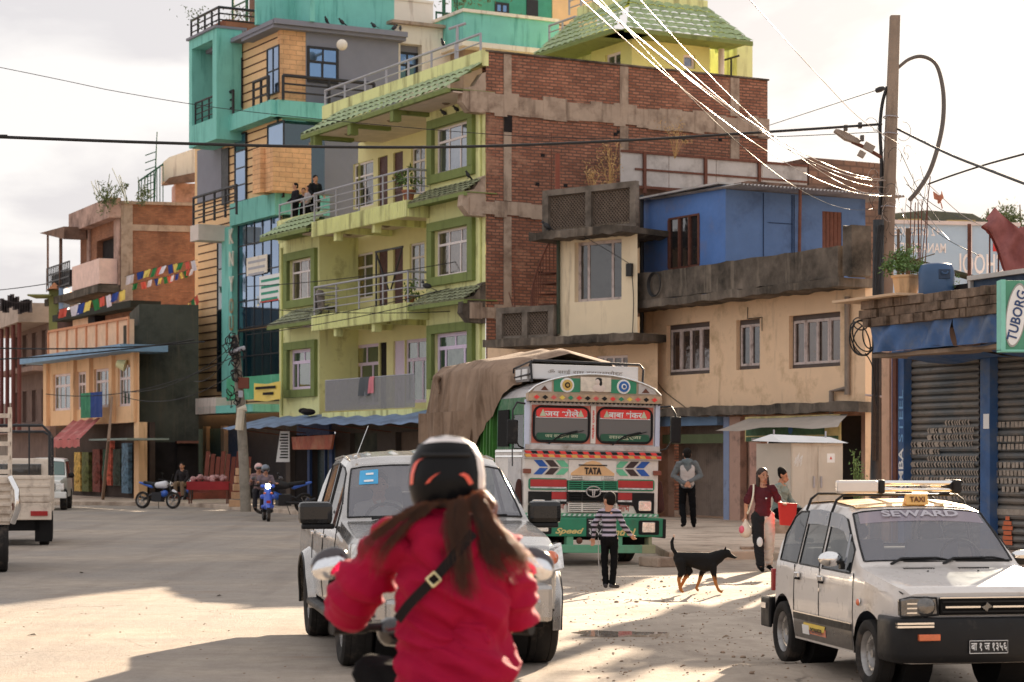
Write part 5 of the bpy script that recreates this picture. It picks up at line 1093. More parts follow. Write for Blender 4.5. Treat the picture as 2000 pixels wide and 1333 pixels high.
PG.MB(.1).cyl((1.4,0,zc-.5),(1.6,.3,zc-.4),.25,.15,8).build('wall_lamp',mat('cream_lamp',srgb(232,214,160),.5),pg)
for x0,x1,cc in((150,162,srgb(190,150,60)),(165,178,srgb(90,96,50)),(186,200,srgb(120,60,50)),(214,222,srgb(206,92,66)),(226,240,srgb(60,70,60)),(243,256,srgb(96,128,150)),(206,213,srgb(50,90,70))):
 a,c=up(x1,-.2),up(x0,-.2);t_=PG.MB(-.2);t_.box(a,c,-.05,.12,.2+(x0%3)*.3,1.9+(x0%5)*.12).ell(((a+c)/2,.1,1.0),((c-a)/2,.12,.5),8,6)
 tag(t_.build('hanging_goods',mat('goods%d'%x0,cc,.8,.5,6,.3,dirt=srgb(60,44,36),damt=.5,dscale=5),smooth=50),'shop goods hanging in front of the peach house, %s'%{150:'yellow bundle at the left',165:'olive bundle',186:'dark red cloth',214:'bright orange-red roll',226:'dark grey sacks',243:'pale blue tub beside the pillar',206:'dark green crate'}[x0],'goods')
# red awning, grey awning, green-blue screen cloth
aw=thing('awning','faded red sloping shop awning below the peach house','awning',PG.pt(up(150),1,2.6))
m=PG.MB();a,c=up(196,.2),up(150,.2);a2,c2=up(165,2),up(112,2)
p=[PG.pt(a,.2,zp(196,818)),PG.pt(c+.5,.2,zp(160,822)),PG.pt(c2,2.2,zp(114,860,2)),PG.pt(a2,2.2,zp(165,858,2))]
m=MB();m.grid(lambda s,t:p[0].lerp(p[1],s).lerp(p[3].lerp(p[2],s),t)+V((0,0,.04*math.sin(s*20))),16,6);m.grid(lambda s,t:p[3].lerp(p[2],s)-V((0,0,.32*t))+V((0,0,.03*math.sin(s*30)*t)),24,2);m.build('cloth',mat('faded_red_cloth',srgb(176,92,88),.85,.15,2,.1,dirt=srgb(206,150,140),damt=.4),aw)
tag(PG.MB().box(up(253,1.6),up(178,1.6),0,1.7,2.35,2.42).build('awning',mat('grey_green_sheet',srgb(120,132,126),.7)),'thin grey-green sheet awning over the goods below the peach house','awning')
sc2=thing('screen_cloth','green and blue cloth screen hung below the peach house windows','cloth',PG.pt(up(185,.8),.8,3))
a,c=up(200,.7),up(160,.7);mid_=lerp(a,c,.52);z0,z1=zp(180,818),zp(180,770)
PG.MB(.7).grid(lambda s,t:(lerp(mid_,c,s),.05*math.sin(s*14),lerp(z1,z0,t)),12,3).build('green_half',mat('green_net',srgb(56,128,96),.8,.2,3),sc2);PG.MB(.7).grid(lambda s,t:(lerp(a,mid_,s),.05*math.sin(s*14),lerp(z1,z0,t)),12,3).build('blue_half',mat('blue_net',srgb(48,70,128),.8,.2,3),sc2)
# brick house behind, with a bare concrete frame
KR=Fac(236,101,e=(.97,.24));KL=Fac(236,101,vp=-1000)
kh=thing('house','unfinished orange brick house with weeds and a stair tower on its roof','house',(-20,106,0))
zk=lambda x,y:KR.z(x,y)
m=KR.MB();m.wall(0,KR.u(392),4,zk(240,397),[],0).build('brick_wall',M['brickorange'],kh)
m=KR.MB(.0);m.box(0,.55,0,.06,4,zk(240,397)).box(.55,KR.u(390),0,.05,zk(300,452),zk(300,440)).box(-.1,KR.u(390),-.4,.12,zk(240,399),zk(240,393));m.build('concrete_frame',M['conc'],kh)
zl2=lambda x,y:KL.z(x,y);m=KL.MB();hk=(KL.u(223),KL.u(189),zl2(206,515),zl2(206,466))
m.wall(0,KL.u(157),9,zk(236,397),[hk],0,.3).build('front_wall',M['brickorange'],kh)
m=KL.MB(-.3);m.box(hk[0],hk[1],-.1,0,hk[2],hk[3]).build('window_dark',M['dark'],kh);m=KL.MB(.02);m.box(0,.9,0,.08,8,zk(236,397)).box(KL.u(178),KL.u(174),0,.1,8,zk(236,397)).box(-.1,KL.u(156),0,.55,zl2(200,440),zl2(200,402));m.build('concrete_frame',mat('patchy_render',srgb(168,138,126),.9,.25,1.5,.4,dirt=srgb(96,76,66),damt=.5),kh)
m=KL.MB(.05);m.box(.3,KL.u(178),0,.9,zl2(205,563),zl2(205,515)).build('balcony_parapet',mat('pale_pink_plaster',srgb(216,184,172),.85),kh)
m=KL.MB(.0);m.box(0,KL.u(128),0,1.1,zl2(205,580),zl2(205,566)).build('balcony_slab',M['concdark'],kh)
m=KL.MB(1.0)
for k in range(14):x=lerp(KL.u(176),KL.u(130),k/13);m.box(x,x+.07,0,.04,zl2(150,566),zl2(150,520))
for k in range(4):zz=lerp(zl2(150,564),zl2(150,522),k/3);m.box(KL.u(176),KL.u(130),0,.045,zz,zz+.07)
m.box(KL.u(172),KL.u(134),-.3,-.1,zl2(150,566),zl2(150,535));m.build('balcony_railing',M['black'],kh)
m=KL.MB();m.prism([(KL.u(176),zl2(176,470)),(KL.u(176),zl2(176,445)),(KL.u(126),zl2(126,458))],.2,1.3);m.cyl((KL.u(131),1.0,zl2(131,560)),(KL.u(131),1.0,zl2(131,460)),.06,n=5).cyl((KL.u(157),1.0,zl2(157,560)),(KL.u(157),1.0,zl2(157,460)),.09,n=5);m.build('lean_to_roof',M['brown'],kh)
# stair tower on its roof
m=KR.MB(-2);a,c=KR.u(330,-2),KR.u(398,-2);z9=zk(300,397);m.box(a+.3,c,-2,0,z9-1,KR.z(360,348)).build('tower_wall',mat('patchy_render',srgb(168,138,126)),kh)
m=KR.MB(-1.5);m.prism([(KR.u(318,-1),KR.z(318,356,-1)),(KR.u(400,-1),KR.z(390,346,-1)),(KR.u(400,-1),KR.z(390,288,-1)),(KR.u(388,-1),KR.z(388,288,-1)),(KR.u(330,-1),KR.z(330,308,-1)),(KR.u(318,-1),KR.z(318,318,-1))],-.5,.6).build('tower_parapet',M['beigewh'],kh)
m=KR.MB(-.9);m.prism([(KR.u(316,-.5),KR.z(316,362,-.5)),(KR.u(400,-.5),KR.z(400,352,-.5)),(KR.u(400,-.5),KR.z(400,334,-.5)),(KR.u(330,-.5),KR.z(330,348,-.5))],0,.5).build('tower_slab',M['brown'],kh)
m=KR.MB(-.5)
for k in range(9):x=KR.u(272+k*6);m.cyl((x,0,z9),(x,0,KR.z(272+k*6,350-k*4.2)),.03,n=4)
m.tube([(KR.u(272+k*6),0,KR.z(272+k*6,352-k*4.2))for k in range(9)],.045,5)
for k in range(7):m.cyl((KR.u(285),0,z9+.2+k*.35),(KR.u(306),0,z9+.4+k*.35),.03,n=4)
m.build('stair_railing',mat('dark_green_steel',srgb(30,84,64)),kh)
KR.MB(-.3).cyl((KR.u(302),0,z9),(KR.u(308),0,KR.z(308,256)),.05,.025,5).build('roof_mast',mat('dark_green_steel',srgb(30,84,64)),kh)
rng=random.Random(5);m=MB()
for x,y,s_,n in((222,384,1.0,150),(196,382,.8,80),(205,370,.7,50),(278,378,.7,140),(248,362,.18,30)):
 p=P(x,y,100.6);leafy(m,p,(.5*s_,.4*s_,.55*s_),n,.08,rng)
 for _ in range(5):m.tube([P(x+rng.uniform(-4,4),398,100.6),p+V((rng.gauss(0,.3),0,rng.uniform(0,.9)))],.018,3)
tag(m.build('roof_weeds',M['leafdark']),'tall weeds and shrubs growing along the brick house roof edge','plants')
# brick parts under the flags: brown box rooms between brick house and peach house
m=PG.MB(-3);m.box(up(272,-3),up(178,-3),-2,0,5,PG.z(225,612,-3)).build('rear_room',M['brickorange'],pg);PG.MB(-2.9).box(up(186,-2.9),up(150,-2.9),-1,.2,5,PG.z(170,622,-3)).build('rear_room_panel',mat('pale_peach',srgb(216,176,142)),pg)
PG.MB(-2.8).box(up(197,-2.8),up(184,-2.8),-.5,.3,5,PG.z(190,620,-3)).build('rear_door',M['dark'],pg)
m=PG.MB(-2.9);m.box(up(150,-2.9),up(112,-2.9),-1,0,5,PG.z(130,607,-3)).build('rear_room_brown',mat('dark_brown',srgb(76,52,46),.9,.2,2),pg)
m=PG.MB(-2.6);m.box(up(272,-2.6),up(118,-2.6),-1,.4,PG.z(200,618,-3),PG.z(200,605,-3)).build('rear_roof_slab',mat('dark_mossy',srgb(48,50,44),.9),pg)
# far houses at the end of the street
def far(x0,x1,y0,d,nm,lb,mm,rows,extra=None):
 f_=Fac(x1,d,vp=-900);t_=thing('house',lb,'house',f_.pt(0,-2,0));a,c=f_.u(x1),f_.u(x0);zt=f_.z((x0+x1)/2,y0);ws=[]
 for r_ in range(rows):
  zz=3.6+r_*3.1
  if zz+2>zt:break
  n_=max(2,int((c-a)/2.2))
  for k in range(n_):x=lerp(a,c,(k+.25)/n_);ws.append((x,x+(c-a)/n_*.5,zz,zz+1.7))
 m_=f_.MB();m_.wall(a,c,0,zt,ws,0,.3);m_.quad((a,0,0),(a,-8,0),(a,-8,zt),(a,0,zt)).quad((a,0,zt),(c,0,zt),(c,-8,zt),(a,-8,zt));m_.build('wall',mm,t_)
 for w_ in ws:window(f_,*w_,t_,mat('dull_frame',srgb(140,120,112),.8),M['panedark'],-.25,3,0,.12)
 m_=f_.MB();
 for r_ in range(rows+1):zz=3.1+r_*3.1;m_.box(a-.2,c+.3,0,.9,zz,zz+.25)if zz<zt+.2 else None
 m_.build('floor_slab',mat('dull_slab',srgb(140,116,106),.9,.2),t_);return f_,t_,zt
f1,t1,z1_=far(22,96,640,112,'a','brown balconied house at the far end of the street left of the peach house',mat('dull_brown',srgb(112,92,84),.9,.2,1.5),3)
f1.MB().prism([(f1.u(96),z1_),(f1.u(6),z1_-.2),(f1.u(0),z1_+1.4),(f1.u(96),z1_+1.0)],-5,1.6).build('roof_block',mat('grey_render',srgb(158,144,134),.9,.2,1.5),t1)
m=f1.MB(1.4);
for k in range(7):x=lerp(f1.u(90),f1.u(20),k/6);m.cyl((x,0,3),(x,0,z1_),.12,n=6)
m.build('balcony_post',mat('maroon_post',srgb(104,60,56),.8),t1)
f2,t2,z2_=far(-60,60,790,128,'b','low grey house beyond the trucks at the left edge',mat('dull_grey',srgb(130,120,112),.9,.2,1.5),1)
t_=thing('rooftop_shelter','small roof shelter with an orange arched top at the far left','shelter',P(105,600,108));m=MB();p=P(105,600,108)
q0,q1=P(92,600,108),P(119,552,108);m.prism([(q0.x,q0.z+.9),(q1.x,q0.z+.9),(q1.x,q1.z-.3),(lerp(q0.x,q1.x,.5),q1.z),(q0.x,q1.z-.4)],108,111).build('arch',mat('orange_trim',srgb(196,132,92)),t_)
MB().box(P(119,0,108).x,P(128,0,108).x,107.5,109,q0.z-1,q1.z-.3).build('blue_panel',mat('pale_blue_panel',srgb(128,158,196),.7),t_);MB().box(q0.x-1.0,q0.x+.2,108,110,P(0,578,108).z,P(0,575,108).z).box(q0.x,q1.x,108.4,110,q0.z-4,q0.z+.9).build('green_roof',mat('moss_panel',srgb(120,124,70),.9),t_)
m=MB();rng=random.Random(12)
for x in range(4,62,5):p=P(x,596+rng.uniform(-10,8),111);m.box(p.x-.12,p.x+.1,p.y,p.y+.05,p.z-.35,p.z+.3)
m.tube([P(0,584,111),P(30,592,111),P(62,590,111)],.03,4)
tag(m.build('laundry_line',mat('dark_laundry',srgb(70,64,66),.9,.6,2)),'line of dark washing on the far left roof','laundry')
# ---- Prayer flags: four strings
cols=[('white',srgb(206,198,206)),('blue',srgb(40,66,140)),('yellow',srgb(224,190,80)),('green',srgb(34,116,62)),('red',srgb(206,84,66))]
def flags(pts,start,lb,big=1.):
 t_=thing('prayer_flags',lb,'flags',P(*pts[0]),'strings of prayer flags');ps=spline([P(*p)for p in pts],8);MB().tube(ps,.012,4).build('cord',M['cable'],t_)
 L=[0]
 for a,c in zip(ps,ps[1:]):L.append(L[-1]+(c-a).length)
 rg=random.Random(start);x=.1;k=start
 def at(s):
  for i in range(len(L)-1):
   if L[i+1]>=s:return ps[i].lerp(ps[i+1],(s-L[i])/(L[i+1]-L[i]+1e-9))
  return ps[-1]
 while x<L[-1]-.3:
  w_=rg.uniform(.26,.36)*big;a,c=at(x),at(x+w_);h_=rg.uniform(.30,.42)*big;sw=rg.uniform(-.16,.1);nm,cc=cols[k%5];m_=MB()
  m_.grid(lambda s,t:a.lerp(c,s)+V((sw*t+.03*math.sin(s*6),.06*math.sin(s*7+k)*t,-h_*t*(1-.25*s*rg.random()*0))),5,4);m_.build('flag',mat('flag_'+nm,cc,.85,.1,5,0),t_,smooth=60);x+=w_+rg.uniform(.02,.12);k+=1
flags([(243,541,92),(290,527,92),(335,517,91),(386,508,90)],0,'upper string of small prayer flags rising to the right across the brick wall')
flags([(256,556,93),(300,546,93),(345,536,92),(386,520,91)],3,'second thinner string of prayer flags just below the upper one',.75)
flags([(112,606,93),(150,596,93),(195,582,92),(245,566,91)],4,'lower string of large prayer flags above the peach house',1.25)
flags([(362,600,92),(386,576,91)],2,'short string of prayer flags at the corner of the dark house')
# ================================================================ POLES AND WIRES
pl=thing('utility_pole','tall leaning concrete utility pole with tangled cables and a street lamp beside the shop','pole',G(1710,1062,0))
DP=38.0
def pp(x,y,d=DP):return P(x,y,d)
m=MB();a,b2=pp(1712,1060),pp(1748,31);wa,wb=.155,.085
def sq(c,r,r2):return[c+V((-r,-r2,0)),c+V((r,-r2,0)),c+V((r,r2,0)),c+V((-r,r2,0))]
m.hexa([*sq(a,wa,.12),*sq(b2,wb,.07)]);m.build('shaft',mat('pole_concrete',srgb(138,122,108),.9,.12,3,.4,20,streak=srgb(80,68,60),samt=.4),pl,bevel=.012)
m=MB();m.cyl(pp(1712,1060,DP-.2),pp(1716,430,DP-.2),.12,.10,10).build('dark_sleeve',mat('dark_wrap',srgb(34,40,46),.6,.3,6,.2,dirt=srgb(60,70,80),damt=.4),pl,smooth=50)
m=MB()
for y in(229,262,405):c=pp(1748-(y-31)*.035,y);m.tube([c+V((.14*math.cos(t/12*6.283),.11*math.sin(t/12*6.283),.01*math.sin(t)))for t in range(13)],.012,5)
m.tube([pp(1690,772,DP-.35),pp(1732,776,DP-.35)],.02,5);m.build('band',M['railgrey'],pl)
lp=thing('street_lamp','flat grey street lamp on a rusty arm pointing up left from the concrete pole','street lamp',pp(1715,305))
MB().tube([pp(1722,308),pp(1690,289),pp(1664,277)],.035,8).build('arm',M['rust'],lp,smooth=50)
m=MB(frame_on(pp(1652,270),pp(1630,259)-pp(1672,281),(0,0,1)));m.prism([(-.26,.05),(-.2,.085),(.05,.085),(.17,.07),(.24,.045),(.24,-.0),(.0,-.04),(-.24,-.0)],-.09,.09).build('head',mat('lamp_grey',srgb(140,128,118),.6),lp,bevel=.012)
MB(frame_on(pp(1698,292),(1,0,-.55),(0,0,1))).box(-.12,.07,-.05,.05,-.04,.09).box(-.14,-.02,-.06,.04,-.2,-.09).build('junction_box',mat('lamp_grey',srgb(140,128,118)),lp,bevel=.006)
# thick black hose loop on the pole
wire('hose',spline([pp(1754,133),pp(1776,116),pp(1802,111),pp(1828,126),pp(1841,170),pp(1843,220),pp(1836,270),pp(1818,330),pp(1796,368),pp(1776,392)],8),[.028+.012*min(1,i/40)for i in range(73)],mat('grey_hose',srgb(92,86,82),.6),'thick grey conduit arching from the top of the pole and hanging back down','conduit',seg=8)
wire('hose',spline([pp(1733,170),pp(1724,200),pp(1719,250),pp(1722,330),pp(1718,420)],6),.032,M['cable'],'thick black cable strapped down the left side of the pole',seg=7)
rng=random.Random(17)
for i in range(5):wire('hanging_cable',spline([pp(1716+i*2.5,440,DP-.4),pp(1708+i*3+rng.uniform(-3,3),520,DP-.45),pp(1706+i*3,640,DP-.4),pp(1704+i*3,900,DP-.4)],5),.012,M['cable'],'thin black cable hanging down the left side of the pole, number %s from the left'%('one','two','three','four','five')[i],group='cables hanging down the pole')
# coils at the fascia corner
cl=thing('cable_coil','big tangled coil of black cable hanging at the corner of the blue fascia','cable',pp(1685,700,35.5))
for i,(x,y,rx_,rz_,dt)in enumerate(((1684,660,25,35,0),(1687,657,22,30,.3),(1690,664,24,30,-.2),(1680,662,20,33,.5),(1697,655,12,26,.1),(1680,633,14,12,.2))):
 MB().tube([P(x+rx_*math.cos(t/20*6.283),y+rz_*math.sin(t/20*6.283+dt),35.3+.05*i+.06*math.sin(t))for t in range(21)],.012,6).build('loop',M['cable'],cl,smooth=60)
MB().tube(spline([P(1690,690,35.3),P(1705,720,35.3),P(1712,790,35.5)],5),.01,5).build('tail',M['cable'],cl)
# tangle round the pole
tg=thing('wire_tangle','tangle of thin wires, clamps and small loops around the concrete pole','wires',pp(1745,330))
for i in range(34):
 x,y=(rng.uniform(1700,1800),rng.uniform(225,470));r_=rng.uniform(4,16);ph=rng.uniform(0,6)
 if i%3:pts=[pp(x+r_*math.cos(ph+t*.5),y+r_*1.3*math.sin(ph+t*.5),DP-.2+rng.uniform(-.05,.05))for t in range(rng.randint(6,13))]
 else:x2,y2=x+rng.uniform(-30,60),y+rng.uniform(30,110);pts=spline([pp(x,y),pp((x+x2)/2+rng.uniform(-14,14),(y+y2)/2+rng.uniform(0,20)),pp(x2,y2)],6)
 MB().tube(pts,.005,4).build('wire',M['cable']if i%4 else M['cablewhite'],tg)
for x,y in((1649,253),(1677,248),(1681,273)):MB().box(*sum(([pp(x,y).x-.03,pp(x,y).x+.03],),[]),DP-.2,DP-.1,pp(x,y).z-.05,pp(x,y).z+.05).build('clamp',mat('clamp_grey',srgb(80,76,72),.6),tg)
# main black cable across the picture
wire('power_cable',spline([P(-1100,262,27),P(-60,266,30),P(0,268,30.3),P(300,279,31.5),P(620,287,33),P(900,287,34.5),P(1200,276,36),P(1500,258,37),P(1722,243,DP-.1)],10),.024,M['cable'],'thick twisted black cable crossing the whole street to the concrete pole','cable',seg=8)
wire('power_cable',spline([P(-1000,-70,47),P(0,132,44),P(250,183,44),P(500,220,43),P(950,262,41),P(1250,272,40),P(1500,268,39),P(1722,258,DP)],8),.007,M['cable'],'thin dark wire running below the roofs from the upper left','wire')
wire('power_cable',spline([pp(1752,252),P(1850,300,34),P(1925,330,31),P(2030,370,27)],8),.022,M['cable'],'black cable descending to the right from the concrete pole','cable',seg=8)
wire('power_cable',spline([pp(1813,360,36),P(1860,343,34.5),P(1925,322,32),P(2020,296,29)],8),.015,M['cable'],'thinner lashed black cable rising to the right edge','cable')
wire('power_cable',[P(1500,246,50),P(1720,174,40)],.008,M['cable'],'thin stay wire rising to the small insulator beside the pole','wire',n=4)
tag(MB().lathe([(.0,-.1),(.045,-.08),(.055,.0),(.04,.07),(0,.1)],P(1719,175,39.5),V((1,0,.35)),10).build('insulator',M['black'],smooth=50),'small dark insulator left of the concrete pole near its top','insulator')
for i,(x0,y0,d0,x1,y1,r_)in enumerate(((1150,-6,15,1728,351,.0065),(1156,-6,15.2,1730,353,.0045),(1128,-6,15.5,1738,383,.004),(1190,-6,16,1732,366,.0035),(1245,-6,16,1745,383,.0035),(1168,-6,14.5,1705,408,.003))):
 a,c=P(x0,y0,d0),pp(x1,y1,DP-.15);sg_=.30+.05*(i%3)+(.06 if i>2 else 0);pc=[a.lerp(c,k/40)-V((0,0,sg_*4*(k/40)*(1-k/40)))for k in range(41)];pc=[a+(a-pc[1])*16*k/3 for k in(3,2,1)]+pc;wire('service_cable',pc,r_,M['cablewhite']if i!=5 else M['cable'],['thickest bright cable of the fan running from the top edge to the pole','bright cable twined just beside the thickest one of the fan','leftmost thin cable of the bright fan at the top edge','thin bright cable right of the thickest, at the top edge','rightmost thin cable of the bright fan at the top edge','thin dark cable of the fan, reaching the pole lowest'][i],'cable',group='bright service cables')
wire('service_cable',spline([P(1460,-5,20),P(1600,150,27),P(1690,240,33),pp(1790,300)],6),.005,M['cablewhite'],'hair-thin wire slanting down right of centre to the pole','wire')
for i,(x1,y1,x0,y0)in enumerate(((1765,425,1745,320),(1835,433,1760,300),(1855,470,1765,345),(1905,435,1770,360),(1940,452,1815,362),(1912,500,1770,400))):
 wire('service_wire',spline([pp(x0,y0),pp((x0+x1)/2,(y0+y1)/2+12),pp(x1,y1,36)],6),.006,M['cable']if i%2 else M['cablewhite'],['loose wire dropping steeply from the pole to the sign top','loose dark wire ending over the middle of the school sign','loose pale wire ending low on the school sign','loose dark wire reaching the far roofs','loose pale wire starting at the hose end, running right','loose dark wire ending at the maroon tarpaulin'][i],'wire',group='loose wires over the school sign')
for i,(ax,ay,bx_,by_)in enumerate(((-500,628,400,668),(-500,682,380,664),(-500,530,90,555),(90,770,470,690),(240,765,470,660),(240,775,470,720),(380,745,470,640),(480,560,950,500),(480,640,948,545),(480,655,945,560),(470,600,945,605))):
 wire('street_wire',[P(ax,ay,70),P(bx_,by_,66)],.022 if i<2 else .013,M['cable'],['thick low black wire crossing the peach house roof terrace','second black wire below it, crossing the peach house','uppermost faint wire in the sky at the left edge','wire rising from the peach house windows to the wooden pole knot','wire from the peach house wall steeply up to the wooden pole','wire from the peach house wall gently up to the wooden pole','short wire crossing the orange cladding to the wooden pole','highest wire crossing the second floor windows of the lime building','wire meeting the second floor balcony of the lime building','wire just below the balcony railing wire of the lime building','lowest wire crossing the tiled skirt of the lime building'][i],'wire',sag=.5 if i<7 else .15,group='wires strung across the house fronts')
# wooden pole by the teal building with a mess of boxes
wp=thing('utility_pole','crooked grey wooden utility pole with a brown box and a thick knot of cables','pole',G(478,1000,0))
wd=66.0;MB().tube([P(480,1000,wd),P(476,905,wd),P(470,800,wd),P(462,690,wd),P(458,655,wd)],[.17,.16,.15,.12,.1],9).build('shaft',mat('grey_wood_pole',srgb(136,128,116),.9,.2,2,.4,dirt=srgb(70,62,56),damt=.5),wp,smooth=60)
MB().box(P(467,0,wd).x,P(488,0,wd).x,wd-.3,wd-.1,P(0,760,wd).z,P(0,738,wd).z).build('brown_box',mat('brown_box',srgb(110,62,48),.8),wp,bevel=.02)
MB().box(P(468,0,wd).x,P(477,0,wd).x,wd-.32,wd-.25,P(0,777,wd).z,P(0,764,wd).z).build('white_plate',M['railgrey'],wp)
m=MB();m.tube([P(449,692,wd-.1),P(462,684,wd-.3),P(478,680,wd-.2)],.07,6).build('lamp_arm',M['railgrey'],wp)
MB().tube([P(467,840,wd-.3),P(471,800,wd-.35),P(480,798,wd-.3)],.13,7).build('pale_wrap',mat('pale_wrap',srgb(190,180,160),.9),wp,smooth=50)
rg=random.Random(31)
for i in range(26):
 x,y=458+rg.gauss(0,7),rg.uniform(655,790);MB().tube([P(x+rg.uniform(3,10)*math.cos(t*.7+i),y+rg.uniform(6,14)*math.sin(t*.7+i),wd-.25+rg.uniform(-.15,.15))for t in range(8)],.02,4).build('cable_knot',M['cable'],wp)
t_=thing('bamboo_pole','thin leaning bamboo pole propped in front of the peach house shops','pole',G(200,983));MB().tube([G(200,983),P(212,860,76),P(219,775,77)],[.07,.06,.04],7).build('stem',mat('bamboo',srgb(134,110,92),.9),t_,smooth=60)
# ---- electrical cabinet
EC=Fac(1545,47,e=(1,.06));ec=thing('electrical_cabinet','large beige metal electrical cabinet with double doors and a white pitched cap','cabinet',EC.pt(.4,.4,.1))
ue=lambda x:EC.u(x);hc=EC.z(1545,866);cm=mat('cabinet_beige',srgb(184,174,160),.6,.06,2,.05,streak=srgb(150,130,110),samt=.2)
EC.MB().box(ue(1545),ue(1646),-.9,0,.25,hc).build('body',cm,ec,bevel=.006)
EC.MB().hexa([(ue(1492),-.9,.25),(ue(1545)-.005,-.001,.25),(ue(1545)-.005,-.9,.25),(ue(1492)+.0,-.95,.25),(ue(1492),-.9,hc),(ue(1545)-.005,-.001,hc),(ue(1545)-.005,-.9,hc),(ue(1492),-.95,hc)]).build('side_panel',mat('cabinet_side',srgb(176,166,152),.6,.06,2,.05),ec)
m=EC.MB(.0);
for x0,x1 in((1547,1596),(1598,1645)):m.box(ue(x0),ue(x1),0,.015,.4,hc-.07)
m.build('door',cm,ec,bevel=.004)
m=EC.MB(.02);m.box(ue(1588),ue(1591),0,.04,1.0,1.25).box(ue(1602),ue(1605),0,.04,1.0,1.25).build('handle',M['railgrey'],ec)
m=EC.MB(.016);m.box(ue(1615),ue(1630),0,.004,1.55,1.75).build('warning_plate',M['whitepaint'],ec);EC.MB(.02).prism([(ue(1622.5)-.03,1.62),(ue(1622.5)+.03,1.62),(ue(1622.5),1.69)],0,.002).build('warning_mark',M['red'],ec)
m=EC.MB(.018);rg=random.Random(3)
for i in range(7):x=ue(1552+i*2.1);m.tube([(x,0,1.45+rg.uniform(0,.1)),(x+.03,0,1.62+rg.uniform(-.05,.15)),(x-.02,0,1.5+rg.uniform(0,.1))],.005,4)
m.build('graffiti',M['whitepaint'],ec)
m=EC.MB();a,c=ue(1512),ue(1655);m.add([(a-.35,-.95,hc+.06),(a+.15,.12,hc+.02),(c,.12,hc),(c-.1,-1.0,hc+.04),(a+.0,-.4,hc+.2),(c-.3,-.45,hc+.14)],[(1,2,5,4),(0,1,4),(2,3,5),(3,0,4,5),(0,3,2,1)]).build('cap',M['whitepaint'],ec)
m=EC.MB(-.4);m.cyl((ue(1518),0,hc+.15),(ue(1518),0,hc+.3),.02,n=6).cyl((ue(1620),0,hc+.1),(ue(1620),0,hc+.27),.02,n=6).build('lifting_lug',M['railgrey'],ec)
EC.MB().box(ue(1500),ue(1650),-.95,.05,.0,.25).build('plinth',M['conc'],ec)
m=MB();rg=random.Random(8)
for k in range(5):p=P(1668+k*4,900+k*14,46.5);leafy(m,p,(.12,.1,.3),34,.035,rg);m.tube([V((p.x,p.y,.1)),p+V((0,0,.2))],.012,4)
tag(m.build('weed',M['leaf']),'scraggly weeds growing between the cabinet and the pole','plant')
tag(MB().box(*(lambda p:(p.x-.16,p.x+.2,p.y,p.y+.3,GZ,.05))(G(1465,1090)),).build('concrete_block',M['conc'],bevel=.02),'small pale concrete block on the dirt beside the woman','block')
tag(MB(tr(*G(1300,1108))@rotm(0,0,.5)).box(-.22,.16,-.1,.5,0,.16).build('kerb_stone',M['conc'],bevel=.03),'broken kerb stone behind the right front wheel of the truck','kerb stone')
# flying bird by the pole
p=P(1836,389,37);t_=MB(tr(*p));t_.ell((0,0,0),(.035,.05,.09),8,6,rotm(.3,.3)).quad((0,0,.05),(-.12,.02,.14),(-.1,.02,.0),(0,0,-.04)).quad((.01,0,.05),(.03,.02,.15),(.07,.02,.02),(0,0,-.04)).quad((0,0,-.05),(.03,0,-.17),(.05,0,-.16),(.02,0,-.05))
tag(t_.build('bird',mat('sparrow_brown',srgb(176,110,84),.7)),'small brown bird fluttering in the air right of the pole','bird')
# ================================================================ VEHICLES (built facing -y, then placed)
def tab(t):
 def f(y):
  if y<=t[0][0]:return t[0][1]
  for(a,p),(b_,q)in zip(t,t[1:]):
   if y<=b_:return p+(q-p)*(y-a)/(b_-a)
  return t[-1][1]
 return f
M['chrome']=mat('chrome',(.75,.75,.76),.12,.02,5,0,metal=1);M['blackplastic']=mat('black_plastic',srgb(22,22,24),.5,.1,9,.08,80,dirt=srgb(70,64,58),damt=.1,dscale=4,spec=.3)
M['underbody']=mat('underbody',srgb(24,23,23),.9,.2);M['rim']=mat('steel_rim',srgb(150,148,146),.4,.15,8,.05,metal=.6,dirt=srgb(90,80,72),damt=.4,dscale=6)
M['amber']=mat('amber_lens',srgb(206,92,30),.2,.1,30,0,coat=1);M['lens']=mat('headlight_lens',srgb(206,204,200),.08,.25,30,.3,60,metal=.75,coat=1);M['lensdark']=mat('headlight_dark',srgb(96,94,92),.12,.3,24,.3,50,metal=.7,coat=1)
M['seat']=mat('seat_fabric',srgb(96,98,108),.9);M['redlens']=mat('red_lens',srgb(160,20,20),.2,.1,20,0,coat=1)
GW=glass('windscreen_sky_tint',(.80,.84,.86),.10,.60,(.44,.44,.48));GS=glass('side_glass',(.5,.54,.56),.02,.45)  # GW: pale grey base colour paints in the bright sky reflection
